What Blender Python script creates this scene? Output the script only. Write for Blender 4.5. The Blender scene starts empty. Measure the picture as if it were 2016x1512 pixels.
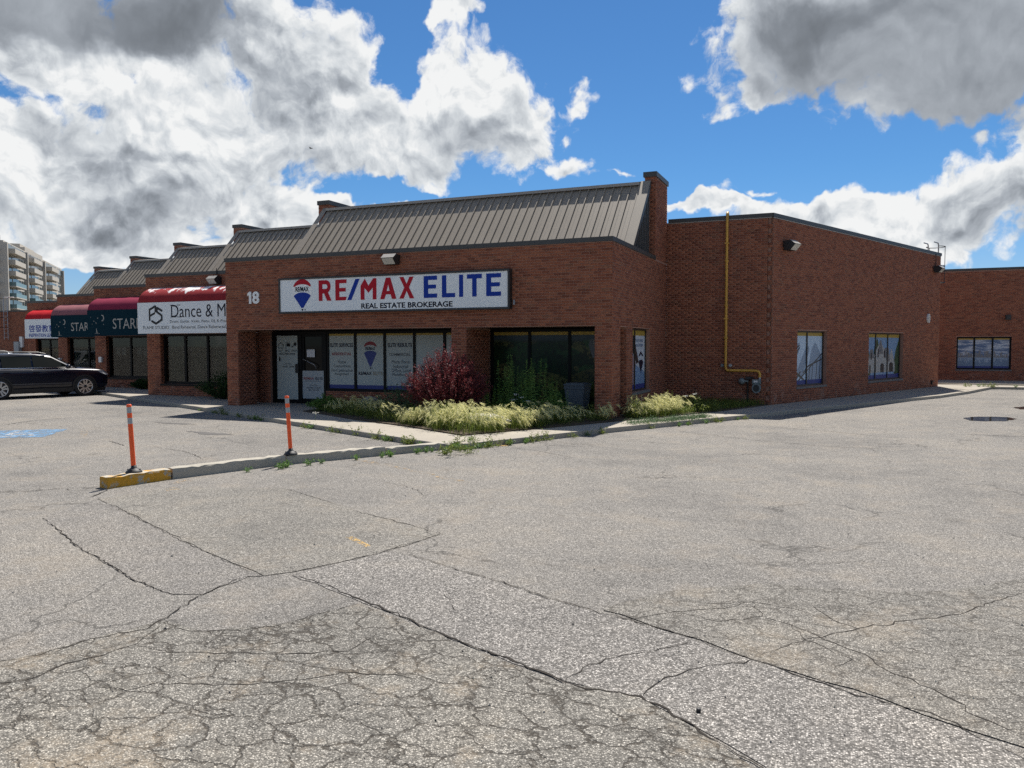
import bpy, math, random
import numpy as np
from mathutils import Vector, Matrix

random.seed(7)
rng = np.random.default_rng(7)
scene = bpy.context.scene
COL = scene.collection

# ------------------------------------------------------------------ camera
YAW, PITCH, ROLL = math.radians(23.1), math.radians(-2.85), math.radians(0.1)
cam_data = bpy.data.cameras.new('camera')
cam_data.sensor_width = 36.0
cam_data.lens = 1540.0 / 2016.0 * 36.0
cam_data.clip_end = 5000
cam = bpy.data.objects.new('camera', cam_data)
COL.objects.link(cam)
_f = Vector((-math.sin(YAW) * math.cos(PITCH), math.cos(YAW) * math.cos(PITCH), math.sin(PITCH)))
_r = Vector((math.cos(YAW), math.sin(YAW), 0))
_u = _r.cross(_f)
_r, _u = _r * math.cos(ROLL) - _u * math.sin(ROLL), _r * math.sin(ROLL) + _u * math.cos(ROLL)
CAM_POS = Vector((0, 0, 1.85))
cam.matrix_world = Matrix(((_r.x, _u.x, -_f.x, CAM_POS.x), (_r.y, _u.y, -_f.y, CAM_POS.y),
                           (_r.z, _u.z, -_f.z, CAM_POS.z), (0, 0, 0, 1)))
scene.camera = cam

# ------------------------------------------------------------------ exposure
vs = scene.view_settings
vs.view_transform = 'Standard'
vs.look = 'None'
vs.exposure = 0.66
vs.gamma = 1.0
vs.use_curve_mapping = False

# ------------------------------------------------------------------ sun
SUN = Vector((-0.09, 0.64, 1.0)).normalized()
SUN_EL = math.asin(SUN.z)
SUN_ROT = math.atan2(SUN.x, SUN.y)
sun_data = bpy.data.lights.new('sun', 'SUN')
sun_data.energy = 5.0
sun_data.angle = math.radians(0.55)
sun_data.color = (1.0, 0.945, 0.87)
sun = bpy.data.objects.new('sun', sun_data)
sun.rotation_euler = SUN.to_track_quat('Z', 'Y').to_euler()
sun.location = (0, 0, 60)
COL.objects.link(sun)


# ------------------------------------------------------------------ node helpers
class NT:
    def __init__(self, tree):
        self.t = tree

    def new(self, typ, ins=None, **attrs):
        n = self.t.nodes.new(typ)
        for k, v in attrs.items():
            setattr(n, k, v)
        for k, v in (ins or {}).items():
            self.put(n.inputs[k], v)
        return n

    def put(self, sock, v):
        if isinstance(v, bpy.types.NodeSocket):
            self.t.links.new(v, sock)
        elif isinstance(v, bpy.types.Node):
            self.t.links.new(v.outputs[0], sock)
        else:
            sock.default_value = v

    def math(self, op, a, b=0.0, c=None, clamp=False):
        n = self.t.nodes.new('ShaderNodeMath')
        n.operation = op
        n.use_clamp = clamp
        self.put(n.inputs[0], a)
        self.put(n.inputs[1], b)
        if c is not None:
            self.put(n.inputs[2], c)
        return n.outputs[0]

    def vmath(self, op, a, b=None, s=None):
        n = self.t.nodes.new('ShaderNodeVectorMath')
        n.operation = op
        self.put(n.inputs[0], a)
        if b is not None:
            self.put(n.inputs[1], b)
        if s is not None:
            self.put(n.inputs['Scale'], s)
        return n.outputs['Value'] if op in ('LENGTH', 'DOT_PRODUCT', 'DISTANCE') else n.outputs[0]

    def mix(self, fac, a, b, blend='MIX'):
        n = self.t.nodes.new('ShaderNodeMix')
        n.data_type = 'RGBA'
        n.blend_type = blend
        self.put(n.inputs[0], fac)
        self.put(n.inputs[6], a)
        self.put(n.inputs[7], b)
        return n.outputs[2]

    def rng(self, v, a, b, c=0.0, d=1.0, smooth=True):
        n = self.t.nodes.new('ShaderNodeMapRange')
        n.interpolation_type = 'SMOOTHSTEP' if smooth else 'LINEAR'
        for i, x in enumerate((v, a, b, c, d)):
            self.put(n.inputs[i], x)
        return n.outputs[0]

    def ramp(self, v, stops, interp='LINEAR'):
        n = self.t.nodes.new('ShaderNodeValToRGB')
        cr = n.color_ramp
        cr.interpolation = interp
        while len(cr.elements) < len(stops):
            cr.elements.new(0.5)
        for e, (p, c) in zip(cr.elements, stops):
            e.position = p
            e.color = (c[0], c[1], c[2], 1) if hasattr(c, '__len__') else (c, c, c, 1)
        self.put(n.inputs[0], v)
        return n.outputs[0]

    def noise(self, vec, scale, detail=4, rough=0.55, typ=None, dim='3D'):
        n = self.t.nodes.new('ShaderNodeTexNoise')
        n.noise_dimensions = dim
        self.put(n.inputs['Vector'], vec)
        n.inputs['Scale'].default_value = scale
        n.inputs['Detail'].default_value = detail
        n.inputs['Roughness'].default_value = rough
        return n

    def voro(self, vec, scale, feature='F1', detail=0, rough=0.5, rand=1.0, dim='3D'):
        n = self.t.nodes.new('ShaderNodeTexVoronoi')
        n.voronoi_dimensions = dim
        n.feature = feature
        self.put(n.inputs['Vector'], vec)
        n.inputs['Scale'].default_value = scale
        n.inputs['Detail'].default_value = detail
        n.inputs['Roughness'].default_value = rough
        n.inputs['Randomness'].default_value = rand
        return n


# ------------------------------------------------------------------ world: clear sky with cumulus
world = bpy.data.worlds.new('World')
scene.world = world
world.use_nodes = True
world.cycles.sampling_method = 'NONE'
W = NT(world.node_tree)
world.node_tree.nodes.clear()
sky = W.new('ShaderNodeTexSky', sky_type='NISHITA', sun_disc=False, sun_elevation=SUN_EL, sun_rotation=SUN_ROT,
            altitude=200.0, air_density=1.0, dust_density=0.05, ozone_density=1.6)
direc = W.new('ShaderNodeTexCoord').outputs['Generated']
sep = W.new('ShaderNodeSeparateXYZ', {0: direc})
az = W.math('ARCTAN2', sep.outputs[0], sep.outputs[1])
el = W.math('ARCSINE', sep.outputs[2])
P0 = W.new('ShaderNodeCombineXYZ', {0: az, 1: el, 2: 0.0}).outputs[0]
# billowing edges: two scales of domain warp
wn1 = W.noise(P0, 7.0, 2, 0.5, dim='2D')
wn2 = W.noise(P0, 30.0, 3, 0.6, dim='2D')
HALF = (0.5, 0.5, 0.5)
w1 = W.vmath('SCALE', W.vmath('SUBTRACT', wn1.outputs['Color'], HALF), s=0.10)
warp = W.vmath('ADD', w1, W.vmath('SCALE', W.vmath('SUBTRACT', wn2.outputs['Color'], HALF), s=0.03))
P = W.vmath('ADD', P0, warp)
# cumulus masses (azimuth, elevation, half width, half height) in radians
CLOUDS = [(-0.945, 0.326, 0.168, 0.091), (-0.81, 0.342, 0.171, 0.076), (-0.681, 0.325, 0.1, 0.076), (-0.633, 0.301, 0.144, 0.111), (-0.471, 0.288, 0.117, 0.092),
          (-0.408, 0.268, 0.061, 0.064), (-0.802, 0.221, 0.152, 0.111), (-0.935, 0.191, 0.114, 0.121), (-0.883, 0.131, 0.162, 0.078), (-0.707, 0.158, 0.123, 0.083),
          (-0.585, 0.241, 0.154, 0.07), (-0.484, 0.387, 0.057, 0.027), (0.033, 0.347, 0.172, 0.09), (0.128, 0.297, 0.114, 0.062), (-0.111, 0.355, 0.05, 0.058),
          (-0.113, 0.296, 0.044, 0.03), (0.146, 0.156, 0.07, 0.058), (0.069, 0.133, 0.122, 0.031), (-0.039, 0.148, 0.118, 0.026), (-0.156, 0.157, 0.066, 0.013),
          (0.199, 0.196, 0.044, 0.06), (0.03, 0.355, 0.19, 0.10), (0.09, 0.315, 0.17, 0.075), (0.12, 0.15, 0.10, 0.05), (0.0, 0.118, 0.2, 0.022), (-0.684, 0.111, 0.119, 0.055), (-0.952, 0.094, 0.113, 0.043), (-0.815, 0.1, 0.151, 0.047), (-0.586, 0.163, 0.087, 0.061)]
WISPS = [(-0.312, 0.293, 0.045, 0.015), (0.13, 0.221, 0.03, 0.03), (-0.114, 0.176, 0.045, 0.012), (-0.337, 0.22, 0.07, 0.025), (-0.264, 0.202, 0.06, 0.010), (-0.33, 0.26, 0.03, 0.02)]
HOLES = [(-0.555, 0.183, 0.094, 0.013), (-0.534, 0.345, 0.031, 0.06),
         (-0.199, 0.203, 0.037, 0.018), (-0.897, 0.069, 0.075, 0.018), (-0.598, 0.174, 0.025, 0.015)]
DARK = [(-0.916, 0.36, 0.19, 0.036), (0.055, 0.335, 0.19, 0.075), (0.13, 0.285, 0.15, 0.06)]
MID = [(-0.76, 0.348, 0.122, 0.041), (-0.681, 0.292, 0.088, 0.039), (-0.846, 0.144, 0.136, 0.028), (-0.813, 0.192, 0.092, 0.034), (-0.453, 0.238, 0.096, 0.027),
       (0.161, 0.128, 0.051, 0.021), (-0.043, 0.367, 0.067, 0.03), (-0.646, 0.232, 0.084, 0.035), (-0.929, 0.234, 0.057, 0.021)]


def blob_field(vec, blobs):
    """1 inside the middle of a mass, 0 at its rim, negative outside"""
    acc = None
    for (a, e, ra, re) in blobs:
        q = W.t.nodes.new('ShaderNodeVectorMath')
        q.operation = 'MULTIPLY_ADD'
        W.put(q.inputs[0], vec)
        q.inputs[1].default_value = (1 / ra, 1 / re, 0)
        q.inputs[2].default_value = (-a / ra, -e / re, 0)
        b = W.vmath('LENGTH', q.outputs[0])
        acc = b if acc is None else W.math('SMOOTH_MIN', acc, b, 0.25)
    return W.math('SUBTRACT', 1.0, acc)


cover = W.math('MAXIMUM', blob_field(P, CLOUDS), W.math('MULTIPLY_ADD', blob_field(P, WISPS), 0.55, -0.22))
holes = blob_field(P, HOLES)
# the same broken cumulus goes on all round the rest of the sky
elsewhere = W.math('SUBTRACT', W.math('MULTIPLY', W.noise(P0, 2.6, 3, 0.5, dim='2D').outputs[0], 3.2), 1.75)
out_az = W.rng(W.math('ABSOLUTE', W.math('ADD', az, 0.40)), 0.66, 0.9)
out_el = W.rng(el, 0.42, 0.6)
outside = W.math('MAXIMUM', out_az, out_el)
elsewhere = W.math('SUBTRACT', elsewhere, W.math('MULTIPLY', W.math('SUBTRACT', 1.0, outside), 4.0))
cover = W.math('MAXIMUM', cover, elsewhere)
cover = W.math('SUBTRACT', cover, W.math('MULTIPLY', W.rng(holes, -0.55, 0.6), 0.72))


def puff(vec, det=5):
    v1 = W.voro(vec, 15.0, 'F1', 2.0, 0.6, dim='2D')
    v2 = W.noise(vec, 34.0, det, 0.66, dim='2D')
    a = W.math('SUBTRACT', 0.95, v1.outputs['Distance'])
    return W.math('ADD', W.math('MULTIPLY', a, 0.55), W.math('MULTIPLY', v2.outputs[0], 0.75))


dwarp = W.vmath('ADD', P0, W.vmath('SCALE', warp, s=0.5))
pf = puff(dwarp, 7)
pf_up = puff(W.vmath('ADD', dwarp, (0.003, 0.012, 0.0)), 4)
soft = W.noise(W.vmath('ADD', P0, w1), 11.0, 3, 0.5, dim='2D').outputs[0]
dens = W.math('ADD', W.math('MULTIPLY', cover, 1.6), W.math('ADD', 0.27, W.math('MULTIPLY', W.math('SUBTRACT', pf, 0.62), 1.5)))
alpha = W.rng(dens, 0.0, 0.52)
core = W.rng(dens, 0.25, 1.25)
relief = W.math('SUBTRACT', pf, pf_up)
dark = W.rng(blob_field(P, DARK), -0.55, 0.45)
mid = W.rng(blob_field(P, MID), -0.5, 0.6)
lum = W.math('ADD', 1.02, W.math('MULTIPLY', W.math('MULTIPLY', relief, W.math('MULTIPLY_ADD', dark, -0.75, 1.0)), 0.75))
lum = W.math('SUBTRACT', lum, W.math('MULTIPLY', W.math('MULTIPLY', core, W.math('MULTIPLY_ADD', dark, -0.7, 1.0)), W.rng(soft, 0.32, 0.72, 0.0, 0.38)))
lum = W.math('SUBTRACT', lum, W.math('ADD', W.math('MULTIPLY', dark, 0.56), W.math('MULTIPLY', mid, 0.24)))
lum = W.math('MAXIMUM', W.math('MINIMUM', lum, 1.0), 0.12)
cloud_col = W.ramp(lum, [(0.0, (0.13, 0.145, 0.165)), (0.3, (0.24, 0.265, 0.30)), (0.55, (0.42, 0.455, 0.50)), (0.8, (0.68, 0.715, 0.745)), (1.0, (0.90, 0.91, 0.91))])
tint = W.mix(W.rng(el, 0.0, 0.22), (0.70, 0.88, 1.22, 1), (0.48, 0.86, 1.20, 1))
sky_col = W.mix(1.0, sky.outputs[0], tint, 'MULTIPLY')
bg_sky = W.new('ShaderNodeBackground', {0: sky_col, 1: 0.0505})
bg_cloud = W.new('ShaderNodeBackground', {0: cloud_col, 1: 0.63})
mixs = W.new('ShaderNodeMixShader', {0: alpha, 1: bg_sky.outputs[0], 2: bg_cloud.outputs[0]})
wout = W.new('ShaderNodeOutputWorld')
world.node_tree.links.new(mixs.outputs[0], wout.inputs[0])

scene.cycles.use_denoising = False
scene.cycles.sample_clamp_indirect = 4.0
scene.cycles.adaptive_threshold = 0.006
scene.cycles.max_bounces = 6
scene.cycles.diffuse_bounces = 3
scene.cycles.glossy_bounces = 3
scene.cycles.transmission_bounces = 4
scene.cycles.transparent_max_bounces = 8
scene.cycles.caustics_reflective = False
scene.cycles.caustics_refractive = False

# ------------------------------------------------------------------ materials
MATS = {}


def new_mat(name):
    m = bpy.data.materials.new(name)
    m.use_nodes = True
    n = NT(m.node_tree)
    bsdf = m.node_tree.nodes['Principled BSDF']
    MATS[name] = m
    return m, n, bsdf


def world_pos(n):
    return n.new('ShaderNodeNewGeometry').outputs['Position']


def bump(n, bsdf, height, strength=0.3, dist=0.01):
    b = n.new('ShaderNodeBump', {'Strength': strength, 'Distance': dist, 'Height': height})
    n.put(bsdf.inputs['Normal'], b.outputs[0])


def plain(name, col, rough=0.6, metal=0.0, var=0.12, vscale=3.0, spec=0.5, coat=0.0, bumpy=0.0, bscale=40):
    m, n, b = new_mat(name)
    pos = world_pos(n)
    no = n.noise(pos, vscale, 4, 0.6).outputs[0]
    c = (col[0], col[1], col[2], 1)
    lo = tuple(x * (1 - var) for x in col) + (1,)
    hi = tuple(min(1, x * (1 + var)) for x in col) + (1,)
    n.put(b.inputs['Base Color'], n.mix(no, lo, hi))
    b.inputs['Roughness'].default_value = rough
    b.inputs['Metallic'].default_value = metal
    b.inputs['Specular IOR Level'].default_value = spec
    b.inputs['Coat Weight'].default_value = coat
    if bumpy:
        bump(n, b, n.noise(pos, bscale, 4, 0.6).outputs[0], bumpy, 0.01)
    return m


def make_brick_mat():
    m, n, b = new_mat('brick')
    pos = world_pos(n)
    g = n.new('ShaderNodeNewGeometry')
    oi = n.new('ShaderNodeObjectInfo')
    r = n.math('FRACT', n.math('ADD', g.outputs['Random Per Island'], oi.outputs['Random']))
    col = n.ramp(r, [(0.0, (0.172, 0.058, 0.032)), (0.14, (0.220, 0.071, 0.039)), (0.34, (0.277, 0.093, 0.049)),
                     (0.62, (0.309, 0.109, 0.056)), (0.86, (0.337, 0.124, 0.066)), (0.93, (0.256, 0.111, 0.062)), (1.0, (0.198, 0.077, 0.045))])
    fine = n.noise(pos, 60, 4, 0.65).outputs[0]
    col = n.mix(n.rng(fine, 0.3, 0.75, 0, 0.35), col, (0.105, 0.045, 0.032, 1))
    # soot and damp stains, salt bloom
    st = n.noise(pos, 0.55, 4, 0.6).outputs[0]
    col = n.mix(n.rng(st, 0.52, 0.75, 0, 0.30), col, (0.15, 0.066, 0.045, 1))
    zz = n.new('ShaderNodeSeparateXYZ', {0: pos}).outputs[2]
    run = n.rng(n.noise(n.vmath('MULTIPLY', pos, (2.2, 2.2, 0.22)), 1.0, 4, 0.6).outputs[0], 0.56, 0.72)
    col = n.mix(n.math('MULTIPLY', run, 0.30), col, (0.13, 0.062, 0.045, 1))
    salt = n.math('MULTIPLY', n.rng(zz, 0.15, 0.75, 1.0, 0.0), n.rng(n.noise(pos, 3.5, 5, 0.7).outputs[0], 0.52, 0.66))
    col = n.mix(n.math('MULTIPLY', salt, 0.5), col, (0.33, 0.235, 0.19, 1))
    bloom = n.math('MULTIPLY', n.rng(n.noise(pos, 0.8, 2, 0.5).outputs[0], 0.56, 0.7), n.rng(n.noise(pos, 9, 5, 0.7).outputs[0], 0.56, 0.74))
    col = n.mix(n.math('MULTIPLY', bloom, 0.30), col, (0.42, 0.33, 0.28, 1))
    n.put(b.inputs['Base Color'], col)
    b.inputs['Roughness'].default_value = 0.9
    b.inputs['Specular IOR Level'].default_value = 0.25
    bump(n, b, n.noise(pos, 220, 3, 0.6).outputs[0], 0.35, 0.003)
    return m


make_brick_mat()
plain('mortar', (0.34, 0.19, 0.14), 0.95, var=0.25, vscale=5, spec=0.2)


def make_brick_far():
    m, n, b = new_mat('brick_far')
    g = n.new('ShaderNodeNewGeometry')
    pos = g.outputs['Position']
    s = n.new('ShaderNodeSeparateXYZ', {0: pos})
    v = n.new('ShaderNodeCombineXYZ', {0: n.math('ADD', s.outputs[0], s.outputs[1]), 1: s.outputs[2], 2: 0.0})
    t = n.new('ShaderNodeTexBrick', {'Vector': v.outputs[0], 'Color1': (0.215, 0.072, 0.046, 1), 'Color2': (0.15, 0.05, 0.034, 1),
                                     'Mortar': (0.30, 0.165, 0.12, 1), 'Scale': 1.0, 'Mortar Size': 0.005, 'Brick Width': 0.2, 'Row Height': 0.067})
    n.put(b.inputs['Base Color'], t.outputs[0])
    b.inputs['Roughness'].default_value = 0.9


make_brick_far()


def make_concrete(name, col, var=0.18, stain=(0.16, 0.15, 0.13)):
    m, n, b = new_mat(name)
    pos = world_pos(n)
    a = n.noise(pos, 1.3, 5, 0.6).outputs[0]
    f = n.noise(pos, 45, 4, 0.7).outputs[0]
    c = n.mix(a, tuple(x * (1 - var) for x in col) + (1,), tuple(x * (1 + var) for x in col) + (1,))
    c = n.mix(n.rng(n.noise(pos, 5, 5, 0.7).outputs[0], 0.58, 0.75, 0, 0.5), c, stain + (1,))
    c = n.mix(n.rng(f, 0.35, 0.7, 0.0, 0.25), c, tuple(x * 0.55 for x in col) + (1,))
    n.put(b.inputs['Base Color'], c)
    b.inputs['Roughness'].default_value = 0.92
    b.inputs['Specular IOR Level'].default_value = 0.25
    bump(n, b, f, 0.35, 0.006)
    return m


make_concrete('concrete', (0.33, 0.30, 0.25))
make_concrete('kerb_concrete', (0.36, 0.335, 0.28), 0.2)
make_concrete('stone_white', (0.62, 0.59, 0.54), 0.15, (0.3, 0.28, 0.25))
make_concrete('stone_grey', (0.17, 0.16, 0.15), 0.25)
make_concrete('soil', (0.075, 0.056, 0.038), 0.35, (0.04, 0.03, 0.02))


def make_yellow_kerb():
    m, n, b = new_mat('kerb_yellow')
    pos = world_pos(n)
    f = n.noise(pos, 7, 6, 0.72).outputs[0]
    g = n.new('ShaderNodeNewGeometry')
    nz = n.new('ShaderNodeSeparateXYZ', {0: g.outputs['True Normal']}).outputs[2]
    wear = n.rng(n.math('ADD', f, n.math('MULTIPLY', nz, 0.09)), 0.50, 0.60)
    dirt = n.noise(pos, 25, 4, 0.7).outputs[0]
    y = n.mix(dirt, (0.42, 0.20, 0.012, 1), (0.60, 0.31, 0.02, 1))
    n.put(b.inputs['Base Color'], n.mix(wear, y, (0.36, 0.33, 0.26, 1)))
    b.inputs['Roughness'].default_value = 0.8
    bump(n, b, n.noise(pos, 30, 5, 0.7).outputs[0], 0.5, 0.008)


make_yellow_kerb()


def make_asphalt(name, tone=1.0, stone=95.0, contrast=1.0, warm=1.0, crack=0.0, dirt=0.0, mott=1.0):
    """aged parking-lot asphalt: pale aggregate in worn dark binder"""
    m, n, b = new_mat(name)
    pos = world_pos(n)
    wob = n.vmath('ADD', pos, n.vmath('SCALE', n.noise(pos, 40, 2, 0.5).outputs['Color'], s=0.006))
    v = n.voro(wob, stone, 'F1', 0, rand=1.0)
    cell = n.new('ShaderNodeSeparateColor', {0: v.outputs['Color']})
    base = np.array((0.226, 0.213, 0.193 / warm)) * tone
    dark = tuple(base * (1 - 0.72 * contrast)) + (1,)
    lite = tuple(np.minimum(1, base * (1 + 0.62 * contrast))) + (1,)
    pale = tuple(np.minimum(1, base * (1 + 1.7 * contrast))) + (1,)
    c = n.ramp(cell.outputs[0], [(0.0, dark), (0.25, tuple(base * (1 - .3 * contrast))), (0.75, lite), (1.0, pale)])
    c = n.mix(n.rng(v.outputs['Distance'], 0.30, 0.62, 0, 0.75), c, tuple(base * 0.42) + (1,))
    f2 = n.noise(pos, 210, 3, 0.7).outputs[0]
    c = n.mix(n.rng(f2, 0.35, 0.7, 0, 0.30 * contrast), c, tuple(base * 0.35) + (1,))
    m1 = n.noise(pos, 0.35, 5, 0.6).outputs[0]
    m2 = n.noise(pos, 2.6, 5, 0.65).outputs[0]
    mot = n.math('ADD', n.math('MULTIPLY', m1, 0.7), n.math('MULTIPLY', m2, 0.3))
    c = n.mix(1.0, c, n.ramp(mot, [(0.3, (1 - .34 * mott, 1 - .33 * mott, 1 - .31 * mott)), (0.5, (1.0,) * 3), (0.68, (1 + .20 * mott, 1 + .17 * mott, 1 + .12 * mott))]), 'MULTIPLY')
    grain = n.noise(pos, 22, 4, 0.85).outputs[0]
    c = n.mix(1.0, c, n.ramp(grain, [(0.30, (0.72,) * 3), (0.5, (1.0,) * 3), (0.70, (1.24,) * 3)]), 'MULTIPLY')
    # faint tyre-polished bands and hairline cracks
    hv = n.vmath('ADD', pos, n.vmath('SCALE', n.vmath('SUBTRACT', n.noise(pos, 0.9, 4, 0.6).outputs['Color'], (0.5, 0.5, 0.5)), s=1.5))
    hl = n.voro(hv, 0.42, 'DISTANCE_TO_EDGE')
    hair = n.math('MULTIPLY', n.rng(hl.outputs['Distance'], 0.0, 0.010, 1.0, 0.0), n.rng(n.noise(pos, 0.5, 2, 0.5).outputs[0], 0.46, 0.6))
    c = n.mix(n.math('MULTIPLY', hair, 0.7), c, tuple(base * 0.22) + (1,))
    # oil drips
    ov = n.voro(n.vmath('ADD', pos, n.vmath('SCALE', n.noise(pos, 3.0, 3, 0.6).outputs['Color'], s=0.25)), 0.62, 'F1', rand=1.0)
    oil = n.math('MULTIPLY', n.rng(ov.outputs['Distance'], 0.03, 0.14, 1.0, 0.0), n.rng(n.new('ShaderNodeSeparateColor', {0: ov.outputs['Color']}).outputs[1], 0.55, 0.75))
    c = n.mix(n.math('MULTIPLY', oil, n.rng(n.noise(pos, 9, 4, 0.7).outputs[0], 0.35, 0.65, 0.1, 0.55)), c, tuple(base * 0.3) + (1,))
    hgt = n.math('SUBTRACT', n.math('ADD', n.math('MULTIPLY', cell.outputs[1], 0.4), n.math('MULTIPLY', f2, 0.6)), n.math('MULTIPLY', v.outputs['Distance'], 0.9))
    if crack:
        cv = n.vmath('ADD', pos, n.vmath('SCALE', n.vmath('SUBTRACT', n.noise(pos, 5.5, 5, 0.65).outputs['Color'], (0.5, 0.5, 0.5)), s=0.20))
        e = n.voro(n.vmath('MULTIPLY', cv, (0.78, 1.15, 1.0)), 4.1, 'DISTANCE_TO_EDGE')
        e2 = n.voro(n.vmath('ADD', n.vmath('MULTIPLY', cv, (0.8, 1.1, 1.0)), (3, 1, 0)), 9.5, 'DISTANCE_TO_EDGE')
        k = n.math('MAXIMUM', n.rng(e.outputs['Distance'], 0.006, 0.040, 1, 0),
                   n.math('MULTIPLY', n.rng(e2.outputs['Distance'], 0.006, 0.05, 1, 0), n.rng(n.noise(pos, 1.6, 3, 0.6).outputs[0], 0.5, 0.62)))
        k = n.math('MULTIPLY', k, n.rng(n.noise(pos, 3.0, 4, 0.6).outputs[0], 0.32, 0.46, 0.35, 1.0))
        k = n.math('MULTIPLY', k, crack)
        k = n.math('MULTIPLY', k, n.rng(n.noise(pos, 18, 3, 0.6).outputs[0], 0.3, 0.6, 0.6, 1.0))
        c = n.mix(n.math('MULTIPLY', k, 0.85), c, (0.045, 0.038, 0.030, 1))
        hgt = n.math('SUBTRACT', hgt, n.math('MULTIPLY', k, 2.2))
    if dirt:
        dd = n.math('MULTIPLY', n.rng(n.noise(pos, 1.4, 6, 0.7).outputs[0], 0.50, 0.66), n.rng(n.noise(pos, 60, 3, 0.7).outputs[0], 0.3, 0.6))
        c = n.mix(n.math('MULTIPLY', dd, dirt), c, (0.29, 0.235, 0.17, 1))
    n.put(b.inputs['Base Color'], c)
    b.inputs['Roughness'].default_value = 0.93
    b.inputs['Specular IOR Level'].default_value = 0.22
    bump(n, b, hgt, 0.75, 0.006)
    return m


make_asphalt('asphalt', 1.07, 130, 0.95, dirt=0.20)
make_asphalt('asphalt_crazed', 1.05, 128, 0.95, warm=1.02, crack=0.6, dirt=0.35)
make_asphalt('asphalt_patch', 1.06, 98, 1.12, warm=0.99)
make_asphalt('asphalt_trench', 1.0, 118, 0.95, warm=0.99)
make_asphalt('asphalt_old', 1.04, 115, 0.95, warm=1.02, dirt=0.22)
make_asphalt('asphalt_broken', 1.04, 112, 1.0, warm=1.03, crack=1.0, dirt=0.6)
plain('crack_black', (0.035, 0.031, 0.027), 0.95, var=0.4, vscale=20, spec=0.1)
plain('dark_grey', (0.07, 0.065, 0.06), 0.8, var=0.3, vscale=6)
m, n, b = new_mat('water')
b.inputs['Base Color'].default_value = (0.035, 0.033, 0.032, 1)
b.inputs['Roughness'].default_value = 0.03


def make_worn_paint(name, col, cover=0.5, scale=14):
    m, n, b = new_mat(name)
    pos = world_pos(n)
    k = n.rng(n.math('ADD', n.math('MULTIPLY', n.noise(pos, scale, 5, 0.75).outputs[0], 0.6), n.math('MULTIPLY', n.noise(pos, 95, 2, 0.6).outputs[0], 0.4)),
              1 - cover - 0.05, 1 - cover + 0.05)
    n.put(b.inputs['Base Color'], n.mix(n.noise(pos, 60, 3, 0.6).outputs[0], tuple(x * 0.7 for x in col) + (1,), col + (1,)))
    b.inputs['Roughness'].default_value = 0.8
    n.put(b.inputs['Alpha'], k)
    return m


make_worn_paint('paint_yellow', (0.60, 0.37, 0.09), 0.475)
make_worn_paint('paint_yellow_faint', (0.50, 0.31, 0.10), 0.42, 9)
make_worn_paint('paint_blue', (0.13, 0.27, 0.44), 0.51, 6)
make_worn_paint('paint_white', (0.72, 0.70, 0.66), 0.46, 8)

plain('coping', (0.050, 0.048, 0.043), 0.5, var=0.2, vscale=2)
plain('ridge_metal', (0.30, 0.28, 0.245), 0.5, var=0.15)


def make_roof():
    m, n, b = new_mat('roof_panel')
    pos = world_pos(n)
    oi = n.new('ShaderNodeObjectInfo').outputs['Random']
    t = n.math('ADD', n.math('MULTIPLY', n.noise(pos, 1.1, 4, 0.6).outputs[0], 0.7), n.math('MULTIPLY', oi, 0.3))
    c = n.mix(t, (0.232, 0.200, 0.157, 1), (0.31, 0.268, 0.212, 1))
    c = n.mix(n.rng(n.noise(pos, 14, 5, 0.75).outputs[0], 0.66, 0.74, 0, 0.55), c, (0.17, 0.15, 0.125, 1))
    n.put(b.inputs['Base Color'], c)
    b.inputs['Roughness'].default_value = 0.55
    b.inputs['Specular IOR Level'].default_value = 0.25


make_roof()
plain('roof_deck', (0.16, 0.155, 0.15), 0.95)
plain('gable_metal', (0.075, 0.074, 0.072), 0.5, var=0.15)
plain('frame_dark', (0.008, 0.0075, 0.0075), 0.5, var=0.2, spec=0.15)
plain('frame_bronze', (0.035, 0.028, 0.022), 0.45, var=0.2)
plain('soffit', (0.05, 0.04, 0.035), 0.9)
plain('interior', (0.012, 0.012, 0.013), 0.9)


def make_glass_dark():
    m, n, b = new_mat('glass_dark')
    b.inputs['Base Color'].default_value = (0.006, 0.007, 0.008, 1)
    b.inputs['Roughness'].default_value = 0.04
    b.inputs['Specular IOR Level'].default_value = 0.14


make_glass_dark()


def make_glass_clear():
    m, n, b = new_mat('glass_clear')
    nt = m.node_tree
    nt.nodes.remove(b)
    tr = n.new('ShaderNodeBsdfTransparent', {0: (0.60, 0.62, 0.60, 1)})
    gl = n.new('ShaderNodeBsdfGlossy', {0: (0.9, 0.9, 0.9, 1), 'Roughness': 0.02})
    lw = n.new('ShaderNodeLayerWeight', {'Blend': 0.5}).outputs['Facing']
    fr = n.math('ADD', 0.035, n.math('MULTIPLY', n.math('POWER', lw, 4.5), 0.6))
    mx = n.new('ShaderNodeMixShader', {0: fr, 1: tr.outputs[0], 2: gl.outputs[0]})
    nt.links.new(mx.outputs[0], nt.nodes['Material Output'].inputs[0])


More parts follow.
